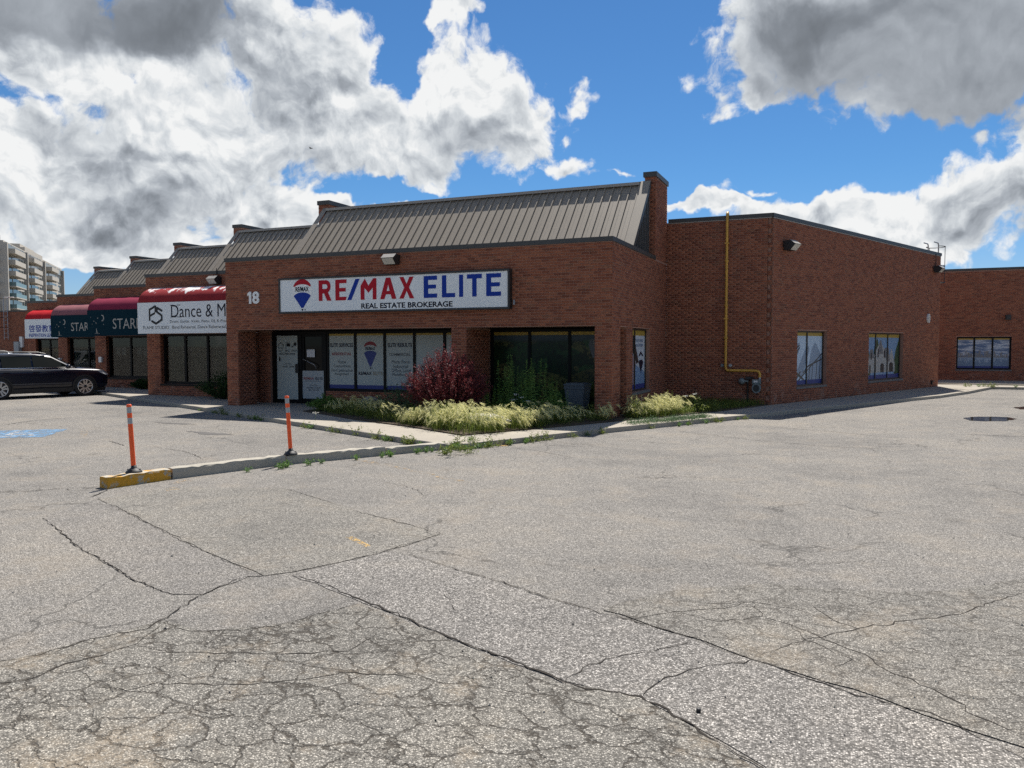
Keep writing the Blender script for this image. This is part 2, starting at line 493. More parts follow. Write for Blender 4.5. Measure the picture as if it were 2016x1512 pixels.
make_glass_clear()
for nm, c in dict(film_white=(0.40, 0.43, 0.41), film_white_sign=(0.36, 0.38, 0.385), film_yellow=(0.40, 0.27, 0.05), film_blue=(0.035, 0.05, 0.20),
                  ink_navy=(0.006, 0.010, 0.03), ink_red=(0.22, 0.02, 0.028), ink_grey=(0.10, 0.105, 0.11), ink_tan=(0.28, 0.25, 0.19),
                  ink_black=(0.012, 0.012, 0.014)).items():
    plain(nm, c, 0.4, var=0.05, spec=0.25)
plain('sign_white', (0.74, 0.76, 0.75), 0.35, var=0.05, vscale=1.2, spec=0.4)
plain('sign_red', (0.40, 0.005, 0.018), 0.5, var=0.04, spec=0.2)
plain('sign_blue', (0.003, 0.032, 0.27), 0.5, var=0.04, spec=0.2)
plain('sign_navy', (0.004, 0.006, 0.018), 0.5, var=0.05, spec=0.2)
plain('number_white', (0.80, 0.80, 0.77), 0.5, var=0.05)
plain('lamp_housing', (0.022, 0.021, 0.020), 0.5)
plain('lamp_lens', (0.55, 0.53, 0.47), 0.25, var=0.1, vscale=20)
plain('pipe_yellow', (0.55, 0.30, 0.045), 0.55, var=0.30, vscale=7)
plain('meter_grey', (0.16, 0.185, 0.185), 0.5, var=0.15, vscale=15)
plain('meter_green', (0.03, 0.075, 0.055), 0.5)
plain('steel_dark', (0.035, 0.035, 0.035), 0.5, metal=0.6)
plain('steel_grey', (0.34, 0.34, 0.35), 0.45, metal=0.5)
plain('box_grey', (0.30, 0.315, 0.32), 0.5)
plain('white_plastic', (0.70, 0.69, 0.66), 0.45)
plain('orange', (0.85, 0.10, 0.012), 0.45, var=0.06, vscale=8)
plain('band_silver', (0.33, 0.34, 0.34), 0.4, var=0.12, vscale=30)
plain('rubber_black', (0.018, 0.018, 0.019), 0.6, var=0.3)
plain('bin_plastic', (0.085, 0.105, 0.125), 0.5, var=0.15)
plain('paper', (0.62, 0.61, 0.62), 0.8)
plain('paper_dim', (0.35, 0.34, 0.33), 0.8)
plain('curtain', (0.25, 0.235, 0.17), 0.95, var=0.12)
plain('blind', (0.22, 0.21, 0.165), 0.9)
plain('car_paint', (0.002, 0.0035, 0.013), 0.3, var=0.05, coat=0.6, spec=0.3)
plain('car_silver', (0.45, 0.47, 0.49), 0.3, metal=0.3, var=0.05, coat=1.0)
plain('car_trim', (0.012, 0.012, 0.013), 0.6)
plain('chrome', (0.72, 0.73, 0.74), 0.18, metal=1.0, var=0.03)
plain('rail_dark', (0.06, 0.06, 0.065), 0.4)
plain('alloy', (0.55, 0.56, 0.57), 0.28, metal=0.85, var=0.05)
plain('tyre', (0.018, 0.018, 0.018), 0.85)
plain('car_lamp', (0.50, 0.52, 0.54), 0.1, var=0.1)
m, n, b = new_mat('car_glass')
b.inputs['Base Color'].default_value = (0.005, 0.008, 0.008, 1)
b.inputs['Roughness'].default_value = 0.03
b.inputs['Specular IOR Level'].default_value = 0.2
plain('awning_red', (0.46, 0.010, 0.014), 0.7, var=0.15, vscale=2, spec=0.15)
plain('awning_burgundy', (0.22, 0.026, 0.055), 0.85, var=0.2, vscale=2, spec=0.1)
plain('awning_faded', (0.26, 0.105, 0.115), 0.9, var=0.25, vscale=2, spec=0.1)
plain('awning_navy', (0.005, 0.027, 0.040), 0.9, var=0.1, spec=0.1)
plain('awning_under', (0.30, 0.31, 0.30), 0.8)


def make_peeling():
    m, n, b = new_mat('awning_peeling')
    pos = world_pos(n)
    s = n.vmath('MULTIPLY', pos, (1.0, 0.35, 0.35))
    z = n.new('ShaderNodeSeparateXYZ', {0: pos}).outputs[2]
    k = n.math('ADD', n.noise(s, 5.2, 5, 0.6).outputs[0], n.rng(z, 3.38, 3.85, -0.10, 0.115))
    peel = n.rng(k, 0.595, 0.615)
    red = n.mix(n.noise(pos, 3, 4, 0.6).outputs[0], (0.20, 0.014, 0.018, 1), (0.31, 0.032, 0.034, 1))
    n.put(b.inputs['Base Color'], n.mix(peel, red, (0.72, 0.68, 0.66, 1)))
    b.inputs['Roughness'].default_value = 0.8
    b.inputs['Specular IOR Level'].default_value = 0.15


make_peeling()
plain('tower_beige', (0.41, 0.38, 0.33), 0.85, var=0.06, vscale=0.05)
plain('tower_dark', (0.10, 0.10, 0.105), 0.8, var=0.1)
plain('tower_glass', (0.03, 0.05, 0.055), 0.08)
plain('tower_teal', (0.11, 0.18, 0.18), 0.25, var=0.08)


def make_leaf(name, c1, c2, trans=0.45, rough=0.55):
    m, n, b = new_mat(name)
    nt = m.node_tree
    g = n.new('ShaderNodeNewGeometry')
    r = g.outputs['Random Per Island']
    c = n.mix(r, c1 + (1,), c2 + (1,))
    n.put(b.inputs['Base Color'], c)
    b.inputs['Roughness'].default_value = rough
    b.inputs['Specular IOR Level'].default_value = 0.3
    tl = n.new('ShaderNodeBsdfTranslucent', {0: c})
    mx = n.new('ShaderNodeMixShader', {0: trans, 1: b.outputs[0], 2: tl.outputs[0]})
    nt.links.new(mx.outputs[0], nt.nodes['Material Output'].inputs[0])


make_leaf('leaf_barberry', (0.05, 0.010, 0.014), (0.27, 0.058, 0.060), 0.32)
make_leaf('leaf_weed', (0.065, 0.14, 0.028), (0.17, 0.29, 0.065), 0.4)
make_leaf('leaf_weed_light', (0.085, 0.125, 0.026), (0.21, 0.245, 0.060), 0.45)
make_leaf('leaf_shrub', (0.018, 0.045, 0.012), (0.05, 0.10, 0.022), 0.35)
make_leaf('leaf_blue', (0.06, 0.11, 0.055), (0.13, 0.20, 0.09), 0.35)
make_leaf('grass_blade', (0.07, 0.12, 0.020), (0.19, 0.22, 0.045), 0.45)
make_leaf('barley_head', (0.56, 0.54, 0.23), (0.84, 0.81, 0.46), 0.5)
make_leaf('petal_white', (0.6, 0.6, 0.55), (0.8, 0.8, 0.75), 0.4)
plain('twig', (0.07, 0.045, 0.035), 0.9)

# ------------------------------------------------------------------ geometry helpers
UP = Vector((0, 0, 1))


class Frame:
    """a vertical plane: a along u, b up, c out of the wall"""

    def __init__(self, O, u, n, v=(0, 0, 1)):
        self.O, self.u, self.n, self.v = Vector(O), Vector(u), Vector(n), Vector(v)

    def pt(self, a, b, c=0.0):
        return self.O + self.u * a + self.v * b + self.n * c

    def moved(self, c):
        return Frame(self.O + self.n * c, self.u, self.n, self.v)


def link(name, me, parent=None, mats=None):
    o = bpy.data.objects.new(name, me)
    COL.objects.link(o)
    if mats:
        for m in (mats if isinstance(mats, (list, tuple)) else [mats]):
            me.materials.append(MATS[m])
    if parent is not None:
        o.parent = parent
        o.matrix_parent_inverse = parent.matrix_basis.inverted()
    return o


class MB:
    def __init__(self):
        self.v, self.f, self.s = [], [], []

    def add(self, vs, fs, smooth=False):
        k = len(self.v)
        self.v += [tuple(x) for x in vs]
        self.f += [tuple(k + i for i in f) for f in fs]
        self.s += [smooth] * len(fs)
        return self

    def box(self, x0, x1, y0, y1, z0, z1):
        vs = [(x, y, z) for z in (z0, z1) for y in (y0, y1) for x in (x0, x1)]
        return self.add(vs, [(0, 2, 3, 1), (4, 5, 7, 6), (0, 1, 5, 4), (2, 6, 7, 3), (0, 4, 6, 2), (1, 3, 7, 5)])

    def fbox(self, F, a0, a1, b0, b1, c0, c1):
        vs = [F.pt(a, b, c) for b in (b0, b1) for c in (c0, c1) for a in (a0, a1)]
        fs = [(0, 2, 3, 1), (4, 5, 7, 6), (0, 1, 5, 4), (2, 6, 7, 3), (0, 4, 6, 2), (1, 3, 7, 5)]
        if F.u.cross(-F.n).dot(F.v) < 0 or F.u.cross(F.n).dot(F.v) > 0:
            pass
        return self.add(vs, fs)

    def poly(self, F, pts, c=0.0):
        vs = [F.pt(a, b, c) for a, b in pts]
        return self.add(vs, [tuple(range(len(vs)))])

    def prism(self, pts, z0, z1):
        n = len(pts)
        vs = [(x, y, z0) for x, y in pts] + [(x, y, z1) for x, y in pts]
        fs = [tuple(range(n))[::-1], tuple(range(n, 2 * n))]
        fs += [(i, (i + 1) % n, n + (i + 1) % n, n + i) for i in range(n)]
        return self.add(vs, fs)

    def fprism(self, F, pts, c0, c1):
        n = len(pts)
        vs = [F.pt(a, b, c0) for a, b in pts] + [F.pt(a, b, c1) for a, b in pts]
        fs = [tuple(range(n))[::-1], tuple(range(n, 2 * n))]
        fs += [(i, (i + 1) % n, n + (i + 1) % n, n + i) for i in range(n)]
        return self.add(vs, fs)

    def tube(self, path, r, k=10, cap=True, smooth=True):
        path = [Vector(p) for p in path]
        rs = r if isinstance(r, (list, tuple)) else [r] * len(path)
        rings = []
        prev = None
        for i, p in enumerate(path):
            d = (path[min(i + 1, len(path) - 1)] - path[max(i - 1, 0)]).normalized()
            if prev is None:
                a = d.orthogonal().normalized()
            else:
                a = (prev - d * prev.dot(d)).normalized()
            prev = a
            b = d.cross(a)
            rings.append([p + (a * math.cos(2 * math.pi * j / k) + b * math.sin(2 * math.pi * j / k)) * rs[i] for j in range(k)])
        vs = [q for ring in rings for q in ring]
        fs = []
        for i in range(len(path) - 1):
            for j in range(k):
                fs.append((i * k + j, i * k + (j + 1) % k, (i + 1) * k + (j + 1) % k, (i + 1) * k + j))
        self.add(vs, fs, smooth)
        if cap:
            self.add(rings[0], [tuple(range(k))[::-1]])
            self.add(rings[-1], [tuple(range(k))])
        return self

    def lathe(self, O, prof, k=20, axis='z', smooth=True, cap=True):
        """profile of (radius, height) spun about an axis through O"""
        O = Vector(O)
        vs = []
        for r, h in prof:
            for j in range(k):
                t = 2 * math.pi * j / k
                if axis == 'z':
                    vs.append(O + Vector((r * math.cos(t), r * math.sin(t), h)))
                elif axis == 'y':
                    vs.append(O + Vector((r * math.cos(t), h, r * math.sin(t))))
                else:
                    vs.append(O + Vector((h, r * math.cos(t), r * math.sin(t))))
        fs = [(i * k + j, i * k + (j + 1) % k, (i + 1) * k + (j + 1) % k, (i + 1) * k + j) for i in range(len(prof) - 1) for j in range(k)]
        if cap:
            fs += [tuple(range(k))[::-1], tuple(range((len(prof) - 1) * k, len(prof) * k))]
        return self.add(vs, fs, smooth)

    def mesh(self, name):
        me = bpy.data.meshes.new(name)
        me.from_pydata(self.v, [], self.f)
        me.polygons.foreach_set('use_smooth', self.s)
        me.update()
        return me

    def build(self, name, mat, parent=None):
        return link(name, self.mesh(name), parent, mat)


def thing(name, loc, label, cat, group=None):
    o = bpy.data.objects.new(name, None)
    o.empty_display_size = 0.2
    o.location = loc
    COL.objects.link(o)
    return tag(o, label, cat, group)


def tag(o, label, cat, group=None):
    o['label'] = label
    o['category'] = cat
    if group:
        o['group'] = group
    return o


def struct(o):
    o['kind'] = 'structure'
    return o


def stuff(o, label=None, cat=None):
    o['kind'] = 'stuff'
    if label:
        o['label'] = label
    if cat:
        o['category'] = cat
    return o


def quads_mesh(name, V, mats, mat_idx=None, smooth=False, tri=False):
    """V: (N,k,3) separate polygons of k corners each"""
    N, k = V.shape[0], V.shape[1]
    me = bpy.data.meshes.new(name)
    me.vertices.add(N * k)
    me.vertices.foreach_set('co', V.reshape(-1).astype(np.float32))
    me.loops.add(N * k)
    me.loops.foreach_set('vertex_index', np.arange(N * k, dtype=np.int32))
    me.polygons.add(N)
    me.polygons.foreach_set('loop_start', np.arange(0, N * k, k, dtype=np.int32))
    me.polygons.foreach_set('loop_total', np.full(N, k, dtype=np.int32))
    for m in mats:
        me.materials.append(MATS[m])
    if mat_idx is not None:
        me.polygons.foreach_set('material_index', mat_idx.astype(np.int32))
    me.update(calc_edges=True)
    return me


# ---- lettering: every text is turned into a flat mesh first, while the scene is still nearly empty
TEXT_MESH = {}


def prepare_texts(reqs):
    objs = []
    for key, (body, off, shear) in reqs.items():
        cu = bpy.data.curves.new('lettering', 'FONT')
        cu.body = body
        cu.size = 1.0
        cu.offset = off
        cu.shear = shear
        cu.resolution_u = 3
        cu.fill_mode = 'FRONT'
        o = bpy.data.objects.new('lettering', cu)
        COL.objects.link(o)
        objs.append((key, o, cu))
    dg = bpy.context.evaluated_depsgraph_get()
    dg.update()
    for key, o, cu in objs:
        me = o.evaluated_get(dg).to_mesh()
        co = np.array([v.co[:2] for v in me.vertices]) if len(me.vertices) else np.zeros((1, 2))
        TEXT_MESH[key] = (co, [tuple(p.vertices) for p in me.polygons])
        o.evaluated_get(dg).to_mesh_clear()
    for key, o, cu in objs:
        bpy.data.objects.remove(o)
        bpy.data.curves.remove(cu)


def put_text(mb, key, F, a0, b0, w, h=None, c=0.0, anchor='l', asc=None):
    """lay the lettering into a box of width w (and height h) with its lower-left corner at a0, b0"""
    co, fs = TEXT_MESH[key]
    lo, hi = co.min(0), co.max(0)
    sx = w / (hi[0] - lo[0])
    sy = h / (hi[1] - lo[1]) if h else sx
    mb.add([F.pt(a0 + (x - lo[0]) * sx, b0 + (y - lo[1]) * sy, c) for x, y in co], fs)
    return mb


def put_letters(key, F, a0, b0, w, h, c, mat, parent):
    """large lettering: every letter is a part of its own"""
    co, fs = TEXT_MESH[key]
    lo, hi = co.min(0), co.max(0)
    sx, sy = w / (hi[0] - lo[0]), h / (hi[1] - lo[1])
    par = list(range(len(co)))

    def root(i):
        while par[i] != i:
            par[i] = par[par[i]]
            i = par[i]
        return i
    for f in fs:
        for v in f[1:]:
            par[root(v)] = root(f[0])
    groups = {}
    for f in fs:
        groups.setdefault(root(f[0]), []).append(f)
    for r, gf in groups.items():
        idx = sorted({v for f in gf for v in f})
        m = {v: i for i, v in enumerate(idx)}
        MB().add([F.pt(a0 + (co[v][0] - lo[0]) * sx, b0 + (co[v][1] - lo[1]) * sy, c) for v in idx], [tuple(m[v] for v in f) for f in gf]).build('letter', mat, parent)


def put_words(key, F, a0, b0, w, h, c, mat, parent):
    """a line of small lettering, one part for each word"""
    co, fs = TEXT_MESH[key]
    lo, hi = co.min(0), co.max(0)
    sx, sy = w / (hi[0] - lo[0]), h / (hi[1] - lo[1])
    xs = np.sort(co[:, 0])
    brk = [xs[i] + 0.05 for i in range(len(xs) - 1) if xs[i + 1] - xs[i] > 0.15]
    words = {}
    for f in fs:
        words.setdefault(int(np.searchsorted(brk, co[f[0]][0])), []).append(f)
    for gf in words.values():
        idx = sorted({v for f in gf for v in f})
        m = {v: i for i, v in enumerate(idx)}
        MB().add([F.pt(a0 + (co[v][0] - lo[0]) * sx, b0 + (co[v][1] - lo[1]) * sy, c) for v in idx], [tuple(m[v] for v in f) for f in gf]).build('word', mat, parent)


def dup(root, loc, rz=None, label=None):
    r = root.copy()
    COL.objects.link(r)
    r.location = loc
    if rz is not None:
        r.rotation_euler = (0, 0, rz)
    if label:
        r['label'] = label
    for ch in root.children:
        c = ch.copy()
        COL.objects.link(c)
        c.parent = r
        for g in ch.children:
            d = g.copy()
            COL.objects.link(d)
            d.parent = c
    return r


# ---- brickwork
COURSE, BRICK_L, BRICK_H, PROUD = 0.067, 0.19, 0.057, 0.007


def lay_bricks(store, F, a0, a1, b0, b1, openings=(), e0=0.0, e1=0.0):
    """running bond on face F; openings = (a0,a1,b0,b1)"""
    nrow = int((b1 - b0 + 0.008) / COURSE)
    for i in range(nrow):
        z = b0 + i * COURSE + 0.005
        zc = z + BRICK_H / 2
        spans = [(a0 - e0, a1 + e1)]
        for (p0, p1, q0, q1) in openings:
            if q0 < zc + 0.02 and q1 > zc - 0.02:
                ns = []
                for s0, s1 in spans:
                    if p1 <= s0 or p0 >= s1:
                        ns.append((s0, s1))
                    else:
                        if p0 > s0:
                            ns.append((s0, p0))
                        if p1 < s1:
                            ns.append((p1, s1))
                spans = ns
        off = (i % 2) * 0.1
        for s0, s1 in spans:
            k = math.floor((s0 - off) / 0.2)
            x = k * 0.2 + off
            while x < s1:
                l, r = max(x + 0.005, s0), min(x + 0.195, s1)
                if r - l > 0.025:
                    store.append((F.pt((l + r) / 2, zc, 0), F.u, F.n, (r - l) / 2))
                x += 0.2


def brickwork_mesh(name, store):
    N = len(store)
    C = np.array([s[0] for s in store])
    U = np.array([s[1] for s in store])
    Nn = np.array([s[2] for s in store])
    hl = np.array([s[3] for s in store])[:, None]
    dep = PROUD + rng.normal(0, 0.0011, (N, 1))
    Z = np.array([[0, 0, 1.0]])
    hh = BRICK_H / 2
    hh2 = hh - 0.0022
    hl2 = hl - 0.0022
    B = np.zeros((N, 8, 3))
    for j, (su, sz) in enumerate(((-1, -1), (1, -1), (1, 1), (-1, 1))):
        B[:, j] = C + U * hl * su + Z * hh * sz - Nn * 0.001
        B[:, j + 4] = C + U * hl2 * su + Z * hh2 * sz + Nn * dep
    base = (np.arange(N) * 8)[:, None]
    F = np.concatenate([base + np.array([[a, b, c, d]]) for a, b, c, d in ((4, 5, 6, 7), (0, 1, 5, 4), (3, 7, 6, 2), (0, 4, 7, 3), (1, 2, 6, 5))], axis=1).reshape(-1, 4)
    me = bpy.data.meshes.new(name)
    me.vertices.add(N * 8)
    me.vertices.foreach_set('co', B.reshape(-1).astype(np.float32))
    M = len(F)
    me.loops.add(M * 4)
    me.loops.foreach_set('vertex_index', F.reshape(-1).astype(np.int32))
    me.polygons.add(M)
    me.polygons.foreach_set('loop_start', np.arange(0, M * 4, 4, dtype=np.int32))
    me.polygons.foreach_set('loop_total', np.full(M, 4, dtype=np.int32))
    me.update(calc_edges=True)
    return me


def brick_unit():
    me = brickwork_mesh('brick', [(Vector((0, 0, 0)), Vector((1, 0, 0)), Vector((0, -1, 0)), BRICK_L / 2)])
    me.materials.append(MATS['brick'])
    return me


def core_wall(mb, F, a0, a1, b0, b1, t, openings=()):
    """mortar-coloured core of a wall with rectangular openings, face at c=0"""
    xs = sorted({a0, a1, *[min(max(o[k], a0), a1) for o in openings for k in (0, 1)]})
    for l, r in zip(xs[:-1], xs[1:]):
        mid = (l + r) / 2
        cuts = sorted([(o[2], o[3]) for o in openings if o[0] <= mid <= o[1]])
        z = b0
        for q0, q1 in cuts:
            if q0 > z + 1e-4:
                mb.fbox(F, l, r, z, q0, -t, 0)
            z = max(z, q1)
        if z < b1 - 1e-4:
            mb.fbox(F, l, r, z, b1, -t, 0)

# ------------------------------------------------------------------ the lettering used below
prepare_texts({
    'reb': ('REAL ESTATE BROKERAGE', 0.03, 0), 'n1': ('1', 0.03, 0), 'n8': ('8', 0.03, 0),
    'remax': ('RE/MAX', 0.035, 0), 'elite': ('ELITE', 0.035, 0), 'reg': ('®', 0, 0),
    'es': ('ELITE SERVICES', 0.035, 0), 'er': ('ELITE RESULTS', 0.035, 0), 'resi': ('RESIDENTIAL', 0.025, 0), 'comm': ('COMMERCIAL', 0.025, 0),
    'h1': ('House', 0, 0), 'h2': ('Condominium', 0, 0), 'h3': ('Pre-Construction', 0, 0), 'h4': ('Assignment', 0, 0),
    'p1': ('Plaza, Form', 0, 0), 'p2': ('Industrial', 0, 0), 'p3': ('Office, Land', 0, 0), 'p4': ('Multifamily', 0, 0),
    'buy': ('BUY', 0.015, 0), 'sell': ('SELL', 0.015, 0), 'rent': ('RENT', 0.015, 0), 'tel': ('905-709-9900', 0.02, 0),
    'hours1': ('OFFICE HOURS', 0.0, 0), 'hours2': ('Monday to Friday', 0.0, 0), 'hours3': ('10:00AM - 6:00PM', 0.012, 0),
    'rea': ('REAL ESTATE AGENCY', 0.0, 0),
    'dance': ('Dance & Mu', 0.0, 0), 'fs': ('FLAME STUDIO', 0.0, 0), 'd1': ('Drum, Guitar, Violin, Piano, DJ, K-Pop, Jazz', 0.0, 0),
    'd2': ('Band Rehearsal, Dance Reherarsal, Priv', 0.0, 0), 'starr': ('STARR', 0.0, 0), 'cjk': ('啓發教育', 0.012, 0),
    'insp': ('INSPIRATION LEARN', 0.02, 0)})

# ------------------------------------------------------------------ ground
lot = struct(MB().add([(-900, -900, 0), (900, -900, 0), (900, 900, 0), (-900, 900, 0)], [(0, 1, 2, 3)]).build('parking_lot', 'asphalt'))

PATCH = {
    'asphalt_patch': [(-4.07, 5.02), (-3.77, 5.96), (-2.91, 5.66), (-1.87, 5.24), (-1.08, 4.98), (-0.63, 4.75), (-0.24, 4.58), (0.21, 4.40), (0.56, 4.21), (0.82, 3.98), (1.09, 3.66), (2.3, 2.4), (1.2, 1.9), (0.09, 3.17), (-0.31, 3.49), (-0.50, 3.64), (-0.75, 3.83), (-0.96, 3.97), (-1.39, 3.97), (-2.07, 4.23), (-2.71, 4.51), (-3.14, 4.68)],
    'asphalt_trench': [(-8.31, 6.66), (-7.91, 5.68), (-6.52, 5.00), (-5.18, 4.45), (-4.56, 4.27), (-4.37, 4.38), (-4.37, 4.86), (-4.26, 4.91), (-5.08, 5.22), (-6.53, 5.87)],
    'asphalt_old': [(-6.65, 8.08), (-3.62, 6.70), (-3.75, 5.98), (-3.98, 5.36), (-4.12, 5.10), (-4.26, 4.93), (-5.08, 5.24), (-6.53, 5.89), (-8.31, 6.68), (-8.05, 7.58)],
    'asphalt_broken': [(-6.5, 1.9), (-4.87, 2.61), (-4.53, 2.96), (-4.36, 3.36), (-4.20, 3.84), (-3.79, 3.78), (-3.39, 4.10), (-3.17, 4.63), (-2.71, 4.49), (-2.07, 4.21), (-1.39, 3.95), (-0.96, 3.95), (-0.50, 3.62), (-0.31, 3.47), (0.09, 3.15), (1.1, 1.8), (0.3, 0.6), (-4.0, 0.0)],
}


PATCH['asphalt_crazed'] = [(-1.55, 5.2), (-1.18, 5.78), (-0.57, 6.24), (0.15, 6.34), (0.68, 6.56), (1.67, 7.47), (3.0, 6.5), (0.93, 4.09), (0.56, 4.23), (0.21, 4.42), (-0.24, 4.60), (-0.63, 4.77), (-1.08, 5.0)]


def jag(pts, step=0.16, amp=0.012, closed=True):
    out = []
    n = len(pts)
    for i in range(n if closed else n - 1):
        p, q = Vector(pts[i] + (0,)), Vector(pts[(i + 1) % n] + (0,))
        d = q - p
        k = max(1, int(d.length / step))
        nn = Vector((-d.y, d.x, 0)).normalized()
        for j in range(k):
            w = p + d * (j / k) + nn * random.gauss(0, amp)
            out.append((w.x, w.y))
    if not closed:
        out.append(tuple(pts[-1]))
    return out


def sheet(pts, z, name, mat, parent=None):
    return MB().add([(x, y, z) for x, y in pts], [tuple(range(len(pts)))]).build(name, mat, parent)


for i, (mname, pts) in enumerate(PATCH.items()):
    sheet(jag(pts), 0.004 + 0.0005 * i, 'asphalt_patch', mname, lot)

CRACKS = {
    'S1': ([(-4.07, 5.02), (-3.67, 4.91), (-3.14, 4.68), (-2.71, 4.51), (-2.39, 4.36), (-2.07, 4.23), (-1.80, 4.16), (-1.58, 4.07), (-1.39, 3.97), (-1.18, 3.94), (-0.96, 3.97), (-0.75, 3.83), (-0.50, 3.64), (-0.31, 3.49), (0.09, 3.17)], 0.017),
    'S2': ([(-3.77, 5.96), (-3.35, 5.86), (-2.91, 5.66), (-2.38, 5.48), (-1.87, 5.24), (-1.46, 5.11), (-1.08, 4.98), (-0.83, 4.89), (-0.63, 4.75)], 0.012),
    'S3': ([(-0.63, 4.75), (-0.42, 4.67), (-0.24, 4.58), (-0.03, 4.47), (0.21, 4.40), (0.42, 4.35), (0.56, 4.21), (0.67, 4.10), (0.82, 3.98)], 0.011),
    'S4': ([(-0.96, 3.98), (-0.90, 4.18), (-0.78, 4.40), (-0.63, 4.56), (-0.48, 4.69), (-0.33, 4.66)], 0.011),
    'S5': ([(-1.39, 3.97), (-1.33, 4.25), (-1.18, 4.46), (-1.00, 4.64), (-0.85, 4.82)], 0.008),
    'S6': ([(1.39, 6.93), (1.02, 6.46), (0.79, 6.09), (0.58, 5.90), (0.42, 5.79), (0.26, 5.62), (0.11, 5.49), (-0.04, 5.31), (-0.19, 5.14), (-0.43, 4.79)], 0.010),
    'S7': ([(-0.49, 5.48), (-0.23, 5.33), (-0.04, 5.15), (0.13, 5.03), (0.23, 4.84), (0.35, 4.74), (0.51, 4.60), (0.64, 4.39), (0.86, 4.21)], 0.011),
    'S8': ([(-1.13, 5.57), (-0.85, 5.61), (-0.59, 5.76), (-0.31, 5.72), (-0.02, 5.57)], 0.007),
    'S9': ([(-1.30, 5.06), (-1.05, 5.35), (-0.74, 5.54), (-0.56, 5.83)], 0.007),
    'S10': ([(-5.00, 7.26), (-4.48, 7.06), (-3.99, 6.86), (-3.62, 6.70)], 0.012),
    'S11': ([(-3.62, 6.70), (-3.66, 6.40), (-3.74, 6.16), (-3.75, 5.96), (-3.86, 5.61), (-3.98, 5.34), (-4.12, 5.08)], 0.010),
    'S12': ([(-6.65, 8.08), (-5.90, 7.73), (-5.38, 7.46)], 0.007),
    'S12b': ([(-5.95, 9.07), (-5.39, 8.88), (-5.02, 8.64), (-4.65, 8.25)], 0.008),
    'S13': ([(-8.31, 6.66), (-7.46, 6.29), (-6.53, 5.87), (-5.84, 5.55), (-5.08, 5.22), (-4.47, 4.97), (-4.26, 4.91)], 0.008),
    'S14': ([(-7.91, 5.68), (-7.08, 5.29), (-6.52, 5.00), (-5.64, 4.64), (-5.18, 4.45), (-4.84, 4.34), (-4.56, 4.27)], 0.011),
    'S15': ([(-11.5, 5.3), (-9.91, 6.42), (-9.53, 6.69), (-9.33, 6.96), (-9.02, 6.94), (-8.68, 7.12)], 0.014),
    'S15b': ([(-8.45, 6.67), (-8.54, 6.88), (-8.70, 7.14)], 0.02),  # dark wedge at the kerb end: crack with the kerb's shadow painted in
    'S16': ([(-4.37, 4.86), (-4.38, 4.64), (-4.37, 4.38), (-4.29, 4.10), (-4.20, 3.84), (-4.16, 3.68), (-4.26, 3.54), (-4.36, 3.36), (-4.40, 3.12), (-4.56, 2.92)], 0.012),
    'S17': ([(-4.13, 3.74), (-4.00, 3.46), (-4.07, 3.26), (-4.13, 3.08), (-4.12, 2.86), (-4.26, 2.72)], 0.012),
    'S18': ([(-4.08, 3.73), (-3.79, 3.78), (-3.56, 3.90), (-3.39, 4.10), (-3.30, 4.35), (-3.17, 4.63)], 0.009),
    'S19': ([(-3.87, 3.39), (-3.66, 3.45), (-3.35, 3.59), (-3.06, 3.69), (-2.72, 3.88), (-2.73, 4.18)], 0.009),
    'S20': ([(-3.70, 2.93), (-3.51, 2.96), (-3.44, 3.10), (-3.13, 3.19), (-2.80, 3.38), (-2.52, 3.64), (-2.07, 3.72)], 0.009),
    'S21': ([(-0.82, 6.75), (-0.54, 6.82), (-0.22, 6.96), (0.17, 7.25)], 0.007),
    'S22': ([(-18.05, 11.99), (-18.31, 12.66), (-18.40, 13.17), (-18.38, 14.06)], 0.03),
    'S23': ([(-13.16, 10.86), (-12.23, 10.42)], 0.02),
    'S24': ([(-11.63, 10.51), (-10.68, 10.30), (-10.09, 10.00), (-9.57, 9.64)], 0.012),
    'S25': ([(-5.89, 13.02), (-4.91, 12.68), (-4.06, 12.10)], 0.012),
    'S26': ([(-4.30, 14.67), (-3.28, 14.58), (-2.74, 14.47)], 0.012),
    'S27': ([(-1.95, 18.54), (-0.22, 17.88), (0.91, 17.16)], 0.016),
    'S28': ([(-3.21, 16.66), (-1.46, 15.66), (-0.18, 15.21), (0.81, 15.25)], 0.014),
    'S29': ([(2.29, 18.40), (3.58, 18.26)], 0.03),
    'S30': ([(0.11, 5.49), (0.00, 5.55), (-0.08, 5.65), (-0.18, 5.83)], 0.007),
    'S31': ([(-0.34, 5.43), (-0.19, 5.14), (0.07, 4.92), (-0.03, 4.72)], 0.007),
    'S32': ([(-2.6, 4.45), (-2.45, 4.75), (-2.7, 5.05), (-2.5, 5.5)], 0.005),
    'S33': ([(-1.05, 5.35), (-0.75, 5.25), (-0.49, 5.48), (-0.59, 5.76)], 0.007),
}
for key, (pts, w) in CRACKS.items():
    line = jag(pts, 0.055, 0.010, closed=False)
    vs, fs = [], []
    L = len(line)
    for i, (x, y) in enumerate(line):
        p, q = Vector(line[max(0, i - 1)]), Vector(line[min(L - 1, i + 1)])
        d = (q - p).normalized()
        ww = w * random.uniform(0.25, 1.0) * (0.35 + 0.65 * min(1, 4 * min(i, L - 1 - i) / L)) * 0.62
        vs += [(x - d.y * ww, y + d.x * ww, 0.0075), (x + d.y * ww, y - d.x * ww, 0.0075)]
        if i:
            fs.append((2 * i - 2, 2 * i - 1, 2 * i + 1, 2 * i))
    MB().add(vs, fs).build('crack', 'crack_black', lot)

